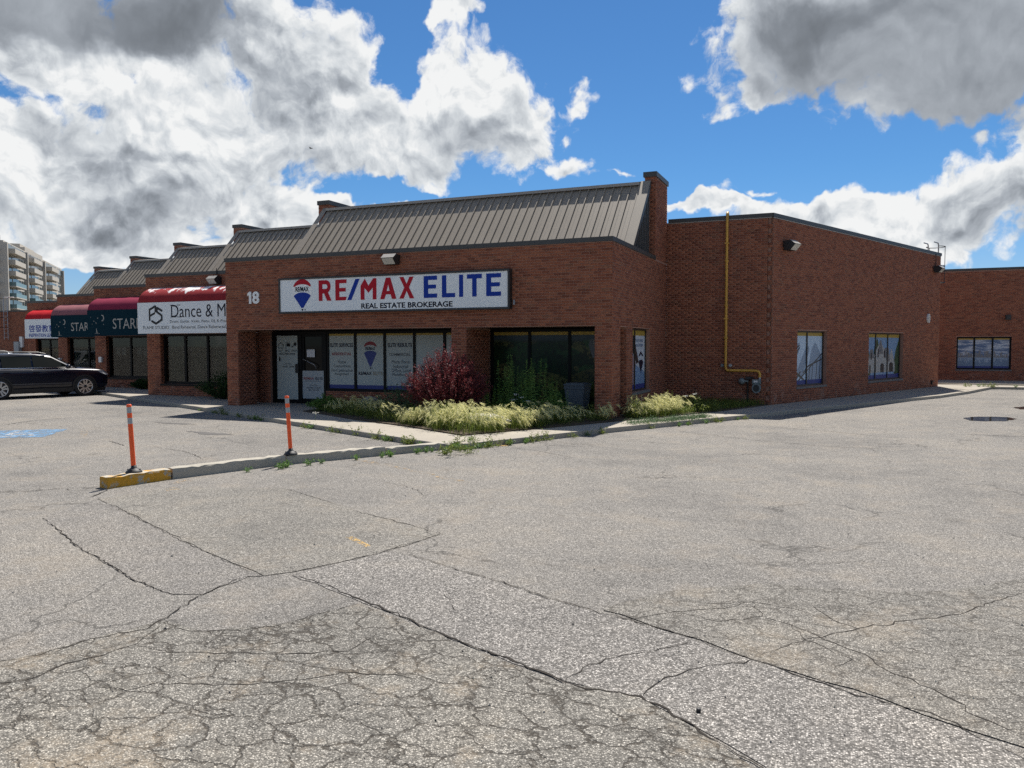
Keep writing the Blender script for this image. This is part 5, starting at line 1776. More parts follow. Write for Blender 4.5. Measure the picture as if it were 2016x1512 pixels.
def letter(pts_list, x0, x1, mat):
    """letter outlines in a unit box, one mesh each"""
    mb = MB()
    for i, pts in enumerate(pts_list):
        mb.poly(SF, [(x0 + (x1 - x0) * a, zb_ + LH * b) for a, b in pts], 0.003 + i * 0.0003)
    mb.build('letter', mat, sg)


def arc(cx, cy, rx, ry, t0, t1, k=8):
    return [(cx + rx * math.cos(t), cy + ry * math.sin(t)) for t in np.linspace(t0, t1, k)]


S_ = 0.30
R_ = [[(0, 0), (S_, 0), (S_, 0.36), (0.44, 0.36), (0.66, 0), (1, 0), (0.72, 0.42)] + arc(0.60, 0.69, 0.38, 0.31, -0.9, math.pi / 2, 9) + [(0.55, 0.78)] + arc(0.55, 0.69, 0.13, 0.10, math.pi / 2, -math.pi / 2, 7) + [(S_, 0.59), (S_, 0.79), (0.55, 0.785), (0.58, 1.0), (0, 1)]]
E1 = [[(0, 0), (0.92, 0), (1.0, 0.17), (0.36, 0.17), (0.36, 0.42), (0.92, 0.42), (0.92, 0.60), (0.36, 0.60), (0.36, 0.82), (1, 0.82), (1, 1), (0, 1)]]
E2 = [[(0, 0), (1, 0), (1, 0.19), (0.34, 0.19), (0.34, 0.42), (0.92, 0.42), (0.92, 0.60), (0.34, 0.60), (0.34, 0.81), (1, 0.81), (1, 1), (0, 1)]]
M_ = [[(0, 0), (0.25, 0), (0.25, 0.55), (0.5, 0.32), (0.76, 0.55), (0.76, 0), (1, 0), (1, 1), (0.80, 1), (0.5, 0.66), (0.27, 1.0), (0, 0.66)]]
A_ = [[(0, 0), (0.27, 0), (0.36, 0.22), (0.62, 0.22), (0.72, 0), (1, 0), (0.64, 1), (0.36, 1)]]
A_hole = [(0.41, 0.38), (0.59, 0.38), (0.50, 0.70)]
X_ = [[(0, 0), (0.30, 0), (0.50, 0.35), (0.70, 0), (1, 0), (0.66, 0.51), (0.97, 1), (0.68, 1), (0.50, 0.68), (0.30, 1), (0.02, 1), (0.34, 0.51)]]
L_ = [[(0, 0), (1, 0), (1, 0.19), (0.34, 0.19), (0.34, 1), (0, 1)]]
I_ = [[(0, 0), (1, 0), (1, 1), (0, 1)]]
T_ = [[(0.35, 0), (0.65, 0), (0.65, 0.80), (1, 0.80), (1, 1), (0, 1), (0, 0.80), (0.35, 0.80)]]
R_ = [[(0, 0), (S_, 0), (S_, 1), (0, 1)], [(S_, 0.80), (0.56, 0.80)] + arc(0.56, 0.69, 0.13, 0.11, math.pi / 2, -math.pi / 2, 7) + [(S_, 0.58), (S_, 0.36), (0.42, 0.36), (0.66, 0), (1, 0), (0.74, 0.40)] + arc(0.58, 0.69, 0.36, 0.31, -0.95, math.pi / 2, 9) + [(S_, 1.0)]]
A_ = [[(0, 0), (0.27, 0), (0.36, 0.22), (0.50, 0.22), (0.50, 0.38), (0.415, 0.38), (0.50, 0.68), (0.50, 1), (0.36, 1)], [(1, 0), (0.73, 0), (0.64, 0.22), (0.50, 0.22), (0.50, 0.38), (0.585, 0.38), (0.50, 0.68), (0.50, 1), (0.64, 1)]]
for shp, xa, xb, mt in ((R_, -13.249, -12.828, 'sign_red'), (E1, -12.701, -12.336, 'sign_red'), ([[(0, 0), (0.33, 0), (1, 1), (0.66, 1)]], -12.320, -11.920, 'sign_blue'),
                        (M_, -11.896, -11.398, 'sign_red'), (A_, -11.289, -10.791, 'sign_red'), (X_, -10.707, -10.257, 'sign_red'), (E2, -9.979, -9.588, 'sign_blue'),
                        (L_, -9.451, -9.075, 'sign_blue'), (I_, -8.965, -8.849, 'sign_blue'), (T_, -8.744, -8.330, 'sign_blue'), (E2, -8.213, -7.811, 'sign_blue')):
    letter(shp, xa, xb, mt)
put_text(MB(), 'reb', SF, -11.88, SZ0 + 0.085, 2.73, 0.145, 0.003).build('lettering', 'sign_navy', sg)
balloon(sg, SF, -13.80, SZ0 + 0.505, 0.66, 0.865, 0.002, 'sign_red', 'number_white', 'sign_blue', 'sign_navy')

num = thing('building_number', (-15.6, YF, 3.0), 'white street number 18 on brick beside the long sign', 'number')
NF = Frame((0, YF - PROUD - 0.001, 0), (1, 0, 0), (0, -1, 0))
one = [(-15.775, 3.045), (-15.695, 3.045), (-15.695, 3.39), (-15.76, 3.39), (-15.83, 3.335), (-15.83, 3.27), (-15.775, 3.295)]
MB().fprism(NF, one, 0.002, 0.03).build('digit', 'number_white', num)
o = MB()
put_text(o, 'n8', NF, -15.655, 3.042, 0.245, 0.35, 0.03)
put_text(o, 'n8', NF, -15.655, 3.042, 0.245, 0.35, 0.002)
o.build('digit', 'number_white', num)


# ------------------------------------------------------------------ floodlights
def floodlight(F, a, z, label, s=1.0, conduit=0.0):
    t = thing('floodlight', F.pt(a, z, 0), label, 'lamp', 'wall floodlights')
    prof = [(0.0, 0.13), (0.20, 0.15), (0.34, 0.04), (0.20, -0.11), (0.04, -0.12)]
    mb = MB()
    n_ = len(prof)
    vs = [F.pt(a + q * 0.19 * s, z + b * s, 0.01 + c * s) for q in (-1, 1) for c, b in prof]
    mb.add(vs, [tuple(range(n_)), tuple(range(n_, 2 * n_))[::-1]] + [(i, (i + 1) % n_, n_ + (i + 1) % n_, n_ + i) for i in range(n_)])
    mb.build('housing', 'lamp_housing', t)
    e = 0.012
    p0, p1 = Vector((0.34, 0.04)), Vector((0.20, -0.11))
    nn = Vector((0.73, -0.68)) * e
    a0 = p0.lerp(p1, 0.02) + nn
    a1 = p0.lerp(p1, 0.98) + nn
    MB().add([F.pt(a - 0.165 * s, z + a0.y * s, 0.01 + a0.x * s), F.pt(a + 0.165 * s, z + a0.y * s, 0.01 + a0.x * s),
              F.pt(a + 0.165 * s, z + a1.y * s, 0.01 + a1.x * s), F.pt(a - 0.165 * s, z + a1.y * s, 0.01 + a1.x * s)], [(0, 1, 2, 3)]).build('lens', 'lamp_lens', t)
    b0, b1 = Vector((0.20, 0.15)), Vector((0.34, 0.04))
    MB().add([F.pt(a - 0.19 * s, z + b0.y * s + 0.006, 0.01 + b0.x * s), F.pt(a + 0.19 * s, z + b0.y * s + 0.006, 0.01 + b0.x * s),
              F.pt(a + 0.19 * s, z + b1.y * s + 0.006, 0.016 + b1.x * s), F.pt(a - 0.19 * s, z + b1.y * s + 0.006, 0.016 + b1.x * s)], [(0, 1, 2, 3)]).build('visor', 'ridge_metal', t)
    if conduit:
        MB().tube([F.pt(a, z + 0.13 * s, 0.05), F.pt(a, z + conduit, 0.05)], 0.014, 6).build('conduit', 'steel_dark', t)
    return t


floodlight(FR, -10.95, 4.07, 'wall floodlight above the long white sign')
floodlight(F2, -19.62, 4.04, 'wall floodlight above the dance studio awning', conduit=0.42)
floodlight(WG, 0.82, 4.74, 'wall floodlight at the toothed brick corner of the wing', 1.08)
floodlight(WG, 13.72, 4.90, 'wall floodlight at the far end of the wing near the roof ladder', 1.0, 0.65)
lb = MB()
nv = 14
vs = [WG.pt(13.03 + 0.13 * math.cos(t), 2.90 + 0.19 * math.sin(t), c) for c, t in [(0.008, x) for x in np.linspace(0, 6.283, nv, endpoint=False)] + [(0.07, x) for x in np.linspace(0, 6.283, nv, endpoint=False)]]
lb.add(vs, [tuple(range(nv, 2 * nv))] + [(i, (i + 1) % nv, nv + (i + 1) % nv, nv + i) for i in range(nv)])
al = thing('bulkhead_lamp', WG.pt(13.03, 2.8, 0), 'small white oval bulkhead lamp on the wing near its far end', 'lamp')
lb.build('rim', 'white_plastic', al)
MB().add([WG.pt(13.03 + 0.09 * math.cos(t), 2.90 + 0.14 * math.sin(t), 0.074) for t in np.linspace(0, 6.283, nv, endpoint=False)], [tuple(range(nv))]).build('lens', 'lamp_lens', al)

# ladder on the end of the wing
WE = Frame(WG.pt(WL, 0, 0), (-WG.n.x, -WG.n.y, 0), (WD.x, WD.y, 0))
ladder('roof_ladder', WE, 0.35, 2.4, 5.55, 0.45, 'caged roof ladder at the far end of the brick wing', True)
tag(MB().fbox(WG, WL - 0.9, WL - 0.72, 0.32, 0.36, 0.009, 0.1).fbox(WG, WL - 0.85, WL - 0.8, 0.2, 0.319, 0.009, 0.06).build('hose_bib', 'steel_dark'), 'small dark pipe stub low on the wing by its far end', 'pipe')
# cable on the recess wall / junction box on the sign
tag(MB().fbox(FR, -7.54, -7.50, 2.84, 2.96, 0.008, 0.05).build('switch_box', 'steel_grey'), 'tiny grey switch box on brick at the right end of the long sign', 'box')

# ------------------------------------------------------------------ gas service
gp = thing('gas_pipe', (-3.26, 23.8, 0.9), 'yellow gas pipe climbing the recessed brick wall over the roof edge', 'pipe')
q = RC.pt
rad = 0.039
MB().tube([q(-3.26, 5.35, -0.2), q(-3.26, 5.62, -0.10), q(-3.26, 5.72, 0.02), q(-3.26, 5.66, 0.09), q(-3.26, 5.4, 0.10), q(-3.26, 1.25, 0.10), q(-3.25, 1.13, 0.10), q(-3.20, 1.09, 0.10),
           q(-2.40, 1.09, 0.10), q(-2.32, 1.07, 0.10), q(-2.29, 1.0, 0.10), q(-2.29, 0.90, 0.10)], rad, 12).build('pipe', 'pipe_yellow', gp)
for z in (4.3, 3.0, 2.05):
    MB().lathe(q(-3.26, z, 0.10), [(0.05, -0.03), (0.056, -0.02), (0.056, 0.02), (0.05, 0.03)], 12).build('coupling', 'pipe_yellow', gp)
for z in (4.8, 2.6):
    MB().fbox(RC, -3.32, -3.20, z, z + 0.03, 0.0, 0.15).build('clamp', 'pipe_yellow', gp)
gm = thing('gas_meter', (-2.4, 23.8, 0.3), 'grey gas meter and regulator under the yellow pipe by the toothed corner', 'meter')
bd = MB()
cx, cz = -2.37, 0.62
for (c0, c1, rx, rz) in ((0.05, 0.20, 0.125, 0.15),):
    ring = [(cx + rx * math.cos(t), cz - 0.03 + rz * math.sin(t)) for t in np.linspace(0, 6.283, 20, endpoint=False)]
    bd.fprism(RC, ring, c0, c1)
bd.fbox(RC, cx - 0.12, cx + 0.12, 0.70, 0.84, 0.05, 0.17)
bd.build('body', 'meter_grey', gm)
MB().fbox(RC, cx - 0.08, cx + 0.03, 0.755, 0.805, 0.171, 0.178).build('dial', 'white_plastic', gm)
MB().fbox(RC, cx - 0.10, cx + 0.10, 0.70, 0.735, 0.171, 0.176).build('band', 'meter_green', gm)
MB().fbox(RC, cx - 0.05, cx + 0.02, 0.585, 0.635, 0.201, 0.206).build('label_plate', 'white_plastic', gm)
ring = [(cx + 0.085 * math.cos(t), cz - 0.03 + 0.10 * math.sin(t)) for t in np.linspace(0, 6.283, 18, endpoint=False)]
MB().fprism(RC, ring, 0.2005, 0.215).build('cover', 'steel_dark', gm)
MB().tube([q(-2.62, 0.05, 0.10), q(-2.62, 0.78, 0.10), q(-2.60, 0.84, 0.10), q(-2.50, 0.90, 0.10), q(-2.46, 0.86, 0.10)], 0.024, 8).build('riser', 'steel_dark', gm)
MB().tube([q(-2.29, 0.90, 0.10), q(-2.29, 0.83, 0.10)], 0.036, 8).build('outlet', 'steel_grey', gm)
rg = MB().lathe(q(-2.79, 0.78, 0.10), [(0.03, 0.06), (0.085, 0.03), (0.105, 0.0), (0.085, -0.04), (0.05, -0.09)], 16, axis='y')
rg.tube([q(-2.79, 0.78, 0.10), q(-2.60, 0.78, 0.10)], 0.035, 8)
rg.build('regulator', 'meter_grey', gm)
MB().fbox(RC, -2.68, -2.52, 0.84, 0.92, 0.02, 0.16).build('bracket', 'steel_dark', gm)
vt = MB().fbox(RC, -3.40, -3.32, 1.20, 1.28, 0.008, 0.09)
tag(vt.build('vent_cap', 'meter_grey'), 'small grey vent left of the gas pipe elbow', 'vent')
tag(MB().tube([q(-3.12, 1.24, 0.0), q(-3.12, 1.24, 0.14)], 0.045, 10).build('vent_cap', 'box_grey'), 'small round grey cap right of the gas pipe elbow', 'vent')


# ------------------------------------------------------------------ orange delineator posts
def post(loc, lean, label):
    p = thing('delineator_post', loc, label, 'post', 'orange delineator posts on the kerb')
    x, y, z = loc
    lx, ly = lean

    def at(h):
        return Vector((x + lx * h, y + ly * h, z + h))
    MB().lathe(loc, [(0.105, 0.0), (0.105, 0.012), (0.085, 0.035), (0.055, 0.055), (0.036, 0.07), (0.034, 0.10)], 24).build('base', 'rubber_black', p)
    MB().tube([at(0.09), at(0.66)], 0.031, 18).build('tube', 'orange', p)
    MB().tube([at(0.74), at(0.805)], 0.031, 18, smooth=True).build('tube', 'orange', p)
    MB().tube([at(0.66), at(0.74)], 0.0315, 18).build('reflective_band', 'band_silver', p)
    MB().tube([at(0.805), at(0.885)], 0.0315, 18).build('reflective_band', 'band_silver', p)
    MB().tube([at(0.885), at(0.915), at(0.922)], [0.031, 0.0325, 0.025], 18).build('cap', 'orange', p)
    for k in range(4):
        t = k * math.pi / 2 + 0.5
        c = Vector((x + 0.075 * math.cos(t), y + 0.075 * math.sin(t), z + 0.036))
        MB().lathe(c, [(0.012, 0.0), (0.012, 0.012), (0.006, 0.016)], 8).build('bolt', 'steel_dark', p)
    return p


post((-8.795, 7.63, 0.143), (-0.045, -0.02), 'orange flexible post on the yellow end of the kerb')
post((-7.98, 9.86, 0.141), (-0.05, -0.02), 'orange flexible post at the cracked joint in the concrete kerb')

# ------------------------------------------------------------------ wheeled bin between the pier and the glass
bn = thing('waste_bin', (-6.2, 18.75, 0.12), 'dark blue-grey wheeled bin behind the right brick pier', 'bin')
bb = MB()
bx, by = -6.2, 18.75
lo_, hi_ = [(-0.20, -0.22), (0.20, -0.22), (0.20, 0.22), (-0.20, 0.22)], [(-0.26, -0.28), (0.26, -0.28), (0.26, 0.30), (-0.26, 0.30)]
bb.add([(bx + a, by + b_, 0.14) for a, b_ in lo_] + [(bx + a, by + b_, 0.84) for a, b_ in hi_], [(3, 2, 1, 0), (0, 1, 5, 4), (1, 2, 6, 5), (2, 3, 7, 6), (3, 0, 4, 7)])
bb.build('body', 'bin_plastic', bn)
MB().box(bx - 0.275, bx + 0.275, by - 0.30, by + 0.31, 0.841, 0.875).box(bx - 0.23, bx + 0.23, by - 0.24, by + 0.26, 0.8751, 0.90).build('lid', 'bin_plastic', bn)
MB().box(bx - 0.268, bx + 0.268, by - 0.292, by - 0.27, 0.76, 0.79).build('rim', 'bin_plastic', bn)
MB().tube([(bx - 0.20, by + 0.34, 0.82), (bx + 0.20, by + 0.34, 0.82)], 0.015, 8).build('handle', 'rubber_black', bn)
for s in (-1, 1):
    MB().lathe((bx + s * 0.21, by + 0.22, 0.21), [(0.09, -0.02), (0.10, -0.01), (0.10, 0.01), (0.09, 0.02)], 14, axis='x').build('wheel', 'rubber_black', bn)


# ------------------------------------------------------------------ stones
def stone(c, r, seed, mat, label):
    rs = random.Random(seed)
    mb = MB()
    nu, nv_ = 12, 7
    vs = []
    for i in range(nv_):
        ph = math.pi * i / (nv_ - 1)
        for j in range(nu):
            th = 2 * math.pi * j / nu
            k = 1 + rs.uniform(-0.14, 0.14)
            vs.append((c[0] + r[0] * k * math.sin(ph) * math.cos(th), c[1] + r[1] * k * math.sin(ph) * math.sin(th), c[2] + r[2] * (1 + rs.uniform(-.12, .12)) * math.cos(ph)))
    fs = [(i * nu + j, i * nu + (j + 1) % nu, (i + 1) * nu + (j + 1) % nu, (i + 1) * nu + j) for i in range(nv_ - 1) for j in range(nu)]
    mb.add(vs, fs)
    return tag(mb.build('garden_stone', mat), label, 'stone')


stone((-6.85, 14.72, 0.30), (0.50, 0.22, 0.13), 5, 'stone_white', 'flat sunlit white stone lying in the pale grass')
stone((-11.15, 16.9, 0.38), (0.27, 0.2, 0.17), 8, 'stone_grey', 'grey stone in the shade under the storefront windows')
# loose chippings on the asphalt
n_ch = 900
cx_ = np.stack([rng.uniform(-7, 3.2, n_ch), rng.uniform(2.4, 11, n_ch)], 1)
keep = rng.uniform(0, 1, n_ch) < np.clip(1.3 - cx_[:, 1] / 9, 0.1, 1)
cx_ = cx_[keep]
ch = []
for (x_, y_) in cx_:
    r_ = abs(random.gauss(0, 0.003)) + 0.003
    a_ = random.uniform(0, 3.14)
    pts_ = [Vector((x_ + r_ * math.cos(a_ + k_ * 2.094) * random.uniform(.7, 1.4), y_ + r_ * math.sin(a_ + k_ * 2.094) * random.uniform(.7, 1.4), 0.007)) for k_ in range(3)]
    top_ = Vector((x_, y_, 0.007 + r_ * 1.1))
    for k_ in range(3):
        ch.append([pts_[k_], pts_[(k_ + 1) % 3], top_])
gi = rng.integers(0, 3, len(ch) // 3).repeat(3)
stuff(link('chippings', quads_mesh('chippings', np.array([[tuple(v) for v in t_] for t_ in ch]), ['stone_grey', 'kerb_concrete', 'dark_grey'], gi)), 'loose stone chippings scattered on the asphalt', 'gravel')
tag(MB().lathe((-0.65, 3.91, 0.004), [(0.012, 0), (0.012, 0.016), (0.009, 0.019)], 12).build('bottle_cap', 'rubber_black'), 'small black cap lying on the pale asphalt patch', 'cap')

# ------------------------------------------------------------------ apartment tower far behind, left
TA, TB = Vector((-207, 140, 0)), Vector((-268, 203, 0))
TD = (TB - TA).normalized()
TN = Vector((-TD.y, TD.x, 0))
TN = TN if TN.dot(-TA) > 0 else -TN
tw = thing('apartment_building', tuple(TA), 'beige concrete apartment block with stacked balconies, far behind the shops', 'building')
TF = Frame(TA, TD, TN)
FLH, NFL = 3.0, 10
MB().fbox(TF, 0, 26, 0, 30.0, -22, 0).fbox(TF, 26, 52, 0, 31.2, -22, 0.0).fbox(TF, 52, 87, 0, 30.2, -22, 0.0).build('wall', 'tower_beige', tw)
MB().fbox(TF, 3, 30, 30, 31.3, -20, -3).fbox(TF, 30, 50, 31.2, 32.6, -20, -2).fbox(TF, 60, 80, 30.2, 31.4, -20, -4).build('penthouse', 'tower_beige', tw)
for (s0, s1, base) in ((2.5, 14, 0), (27, 38, 0), (55, 66, 0)):
    for f in range(2, NFL):
        z = f * FLH
        MB().fbox(TF, s0 + 0.2, s1 + 5.5, z + 0.35, z + 2.65, 0.02, 0.12).build('window', 'tower_glass', tw)
        MB().fbox(TF, s0 + 6, s0 + 6.4, z + 0.35, z + 2.65, 0.121, 0.2).build('window_bar', 'tower_beige', tw)
        glassy = f < 7 - (1 if s0 > 20 else 0)
        b_ = MB().fbox(TF, s0, s1 + 1.2, z - 0.15, z + 0.12, 0.0, 2.2)
        bal = b_.build('balcony', 'tower_beige', tw)
        pm = MB().fbox(TF, s0, s1 + 1.2, z + 0.121, z + 1.15, 2.0, 2.2).fbox(TF, s0, s0 + 0.2, z + 0.121, z + 1.15, 0.0, 1.99).fbox(TF, s1 + 1.0, s1 + 1.2, z + 0.121, z + 1.15, 0.0, 1.99)
        pm.build('parapet', 'tower_teal' if glassy else 'tower_beige', bal)
for (s0, s1) in ((20.5, 24.5), (42, 45.0), (46.2, 49.5), (71.5, 75.5), (79, 84.5)):
    for f in range(2, NFL):
        z = f * FLH
        w_ = MB().fbox(TF, s0, s1, z + 0.4, z + 2.7, 0.02, 0.10).build('window', 'tower_glass', tw)
        MB().fbox(TF, (s0 + s1) / 2 - 0.1, (s0 + s1) / 2 + 0.1, z + 0.4, z + 2.7, 0.101, 0.16).build('mullion', 'tower_beige', w_)
for s in (0.5, 25.3, 51.6, 86):
    MB().fbox(TF, s - 0.5, s + 0.5, 0, 29.5, 0.01, 0.9).build('pilaster', 'tower_beige', tw)
for (s0, s1) in ((1, 24), (27, 51), (53, 86)):
    MB().fbox(TF, s0, s1, 27.4, 29.2, 0.03, 0.35).build('top_glazing', 'tower_glass' if s0 != 27 else 'tower_dark', tw)
# shaded end face toward the left
TE = Frame(TA, TN * -1, TD * -1)
for k, s in enumerate((1.5, 8.0, 14.5)):
    for f in range(2, NFL):
        MB().fbox(TE, s, s + 4.5, f * FLH + 0.3, f * FLH + 2.6, 0.02, 0.1).build('window', 'tower_glass', tw)
        MB().fbox(TE, s - 0.4, s + 5.2, f * FLH - 0.15, f * FLH + 1.0, 0.11, 1.6).build('balcony', 'tower_beige', tw)
for s, h in ((16, 2.2), (18.2, 1.4), (20.5, 2.6)):
    MB().fbox(TF, s, s + 0.15, 31.31, 31.3 + h, -5.2, -5.05).build('antenna', 'tower_dark', tw)


# ------------------------------------------------------------------ cars
def car(loc, heading, paint, label, x_len=0.0):
    """estate-style sport utility car; local x forward from the front axle, y to the left"""
    c = bpy.data.objects.new('parked_car', None)
    c.location = loc
    c.rotation_euler = (0, 0, heading)
    COL.objects.link(c)
    tag(c, label, 'car', 'cars parked in front of the shops')

    def part(mb, name, mat, parent=c):
        o = bpy.data.objects.new(name, mb.mesh(name))
        COL.objects.link(o)
        o.data.materials.append(MATS[mat])
        o.parent = parent
        return o
    # lower body: rings of (y, z) along x
    st = [  # x, half width, z bottom, z shoulder, z top centre
        (-3.83, 0.70, 0.46, 0.88, 0.92), (-3.76, 0.84, 0.36, 0.98, 1.02), (-3.55, 0.89, 0.30, 1.04, 1.08), (-3.1, 0.92, 0.24, 1.05, 1.09), (-2.2, 0.925, 0.22, 1.04, 1.08),
        (-1.2, 0.925, 0.22, 1.02, 1.06), (-0.62, 0.925, 0.22, 1.02, 1.08), (-0.3, 0.925, 0.22, 1.015, 1.08), (0.2, 0.92, 0.24, 0.99, 1.055), (0.55, 0.905, 0.26, 0.965, 1.02),
        (0.74, 0.87, 0.27, 0.925, 0.965), (0.86, 0.80, 0.29, 0.84, 0.87), (0.92, 0.72, 0.33, 0.72, 0.75), (0.94, 0.66, 0.38, 0.60, 0.63)]
    vs, fs = [], []
    K = None
    for (x, w, zb, zs, zt) in st:
        half = [(0.0, zb), (w * 0.80, zb), (w * 0.955, zb + 0.07), (w * 0.985, zb + (zs - zb) * 0.30), (w * 0.97, zb + (zs - zb) * 0.48), (w, zb + (zs - zb) * 0.72), (w * 0.985, zs - 0.05), (w * 0.93, zs), (w * 0.55, zt - 0.012), (0.0, zt)]
        ring = [(x, y, z) for y, z in half] + [(x, -y, z) for y, z in half[-2:0:-1]]
        K = len(ring)
        vs += ring
    for i in range(len(st) - 1):
        for j in range(K):
            fs.append((i * K + j, i * K + (j + 1) % K, (i + 1) * K + (j + 1) % K, (i + 1) * K + j))
    fs += [tuple(range(K)), tuple(range((len(st) - 1) * K, len(st) * K))[::-1]]
    body = part(MB().add(vs, fs, True), 'body', paint)
    # cabin: belt and roof outlines
    belt = [(-3.62, 0.80), (-3.3, 0.86), (-2.2, 0.875), (-1.2, 0.87), (-0.32, 0.84), (-0.14, 0.70)]
    roof = [(-3.56, 0.56, 1.46), (-3.2, 0.61, 1.53), (-2.3, 0.64, 1.575), (-1.55, 0.635, 1.57), (-1.06, 0.61, 1.52), (-0.98, 0.50, 1.51)]
    vs, fs = [], []
    for (bx_, bw), (rx, rw, rz) in zip(belt, roof):
        vs += [(bx_, bw, 1.03), (rx, rw + 0.03, rz - 0.045), (rx, rw - 0.05, rz), (rx, 0, rz + 0.015), (rx, -rw + 0.05, rz), (rx, -rw - 0.03, rz - 0.045), (bx_, -bw, 1.03)]
    for i in range(5):
        for j in range(6):
            fs.append((i * 7 + j, i * 7 + j + 1, (i + 1) * 7 + j + 1, (i + 1) * 7 + j))
    fs += [tuple(range(7)), tuple(range(35, 42))[::-1]]
    cab = part(MB().add(vs, fs, True), 'cabin', paint)
    # glass
    for sgn in (1, -1):
        def side(x, z):
            t = (z - 1.03) / 0.56
            return (x, sgn * (0.882 - 0.215 * t), z)
        for pts in ([(-3.42, 1.10), (-2.72, 1.09), (-2.72, 1.455), (-3.2, 1.42)], [(-2.66, 1.09), (-1.74, 1.085), (-1.74, 1.485), (-2.66, 1.475)], [(-1.68, 1.085), (-0.46, 1.08), (-1.05, 1.43), (-1.30, 1.475), (-1.68, 1.485)]):
            part(MB().add([side(*p) for p in pts], [tuple(range(len(pts)))]), 'side_window', 'car_glass')
        part(MB().add([(-3.5, sgn * 0.90, 1.058), (-0.35, sgn * 0.895, 1.045), (-0.35, sgn * 0.895, 1.07), (-3.42, sgn * 0.893, 1.083)], [(0, 1, 2, 3)]), 'chrome_strip', 'chrome')
        part(MB().tube([(-3.2, sgn * 0.62, 1.54), (-3.05, sgn * 0.63, 1.59), (-2.2, sgn * 0.655, 1.635), (-1.45, sgn * 0.65, 1.62), (-1.2, sgn * 0.63, 1.56)], 0.02, 6), 'roof_rail', 'rail_dark')
        part(MB().add([(-3.45, sgn * 0.933, 0.50), (-0.45, sgn * 0.937, 0.48), (-0.45, sgn * 0.937, 0.52), (-3.45, sgn * 0.933, 0.53)], [(0, 1, 2, 3)]), 'trim_strip', 'rail_dark')
        part(MB().box(-3.4, -0.4, sgn * 0.90 - 0.03, sgn * 0.90 + 0.03, 0.20, 0.34), 'sill', 'car_trim')
        for hx in (-1.62, -2.55):
            part(MB().box(hx - 0.10, hx + 0.10, sgn * 0.925 - 0.02, sgn * 0.925 + 0.02, 0.90, 0.93), 'door_handle', paint)
        mr = MB().lathe((-0.60, sgn * 1.02, 1.10), [(0.02, -0.10), (0.07, -0.08), (0.085, 0.0), (0.05, 0.09), (0.01, 0.12)], 12, axis='y')
        part(mr, 'mirror', paint)
        part(MB().add([(0.48, sgn * 0.918, 0.90), (0.66, sgn * 0.90, 0.885), (0.89, sgn * 0.79, 0.80), (0.885, sgn * 0.79, 0.74), (0.66, sgn * 0.91, 0.81)], [(0, 1, 2, 3, 4)]), 'headlight', 'car_lamp')
        part(MB().box(-3.84, -3.62, sgn * 0.74 - 0.12, sgn * 0.74 + 0.14, 0.86, 0.98), 'tail_light', 'ink_red')
        # wheels: arch, tyre, rim with five twin spokes
        for wx in (0.0, -2.79):
            ar = [(wx + 0.43 * math.cos(t), 0.36 + 0.43 * math.sin(t)) for t in np.linspace(-0.25, math.pi + 0.25, 22)]
            ai = [(wx + 0.375 * math.cos(t), 0.36 + 0.375 * math.sin(t)) for t in np.linspace(-0.25, math.pi + 0.25, 22)]
            mb = MB()
            for i in range(21):
                mb.add([(ar[i][0], sgn * 0.940, ar[i][1]), (ar[i + 1][0], sgn * 0.940, ar[i + 1][1]), (ai[i + 1][0], sgn * 0.945, ai[i + 1][1]), (ai[i][0], sgn * 0.945, ai[i][1])], [(0, 1, 2, 3)])
                mb.add([(ar[i][0], sgn * 0.90, ar[i][1]), (ar[i + 1][0], sgn * 0.90, ar[i + 1][1]), (ar[i + 1][0], sgn * 0.940, ar[i + 1][1]), (ar[i][0], sgn * 0.940, ar[i][1])], [(0, 1, 2, 3)])
            part(mb, 'wheel_arch', 'car_trim')
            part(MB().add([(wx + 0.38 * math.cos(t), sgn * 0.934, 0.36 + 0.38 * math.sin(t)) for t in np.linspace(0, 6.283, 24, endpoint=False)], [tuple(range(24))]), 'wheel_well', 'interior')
            wh = part(MB().lathe((wx, sgn * 0.85, 0.36), [(0.24, sgn * -0.10), (0.345, sgn * -0.10), (0.36, sgn * -0.06), (0.36, sgn * 0.085), (0.345, sgn * 0.11), (0.265, sgn * 0.115), (0.262, sgn * 0.09)], 28, axis='y'), 'tyre', 'tyre')
            part(MB().lathe((wx, sgn * 0.85, 0.36), [(0.262, sgn * 0.093), (0.27, sgn * 0.12), (0.245, sgn * 0.122), (0.24, sgn * 0.0955)], 28, axis='y', cap=False), 'rim', 'alloy', wh)
            for k in range(5):
                t = 2 * math.pi * k / 5 + 0.3
                for s2 in (-1, 1):
                    a0, a1 = t + s2 * 0.10, t + s2 * 0.36
                    p = [(0.05, t - 0.3 * s2 * 0.2), (0.05, t + s2 * 0.9), (0.252, a1), (0.252, a0)]
                    part(MB().add([(wx + r_ * math.cos(q_), sgn * (0.972 if r_ > 0.1 else 0.965), 0.36 + r_ * math.sin(q_)) for r_, q_ in p], [(0, 1, 2, 3)]), 'spoke', 'alloy', wh)
            part(MB().lathe((wx, sgn * 0.85, 0.36), [(0.06, sgn * 0.10), (0.055, sgn * 0.125), (0.02, sgn * 0.13)], 12, axis='y'), 'hub', 'car_trim', wh)
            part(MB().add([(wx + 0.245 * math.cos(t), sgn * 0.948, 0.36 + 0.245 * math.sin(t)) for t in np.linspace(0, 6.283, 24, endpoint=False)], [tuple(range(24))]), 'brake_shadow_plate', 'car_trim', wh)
    part(MB().add([(-0.22, 0.66, 1.085), (-0.22, -0.66, 1.085), (-0.94, -0.53, 1.49), (-0.94, 0.53, 1.49)], [(0, 1, 2, 3)]), 'windscreen', 'car_glass')
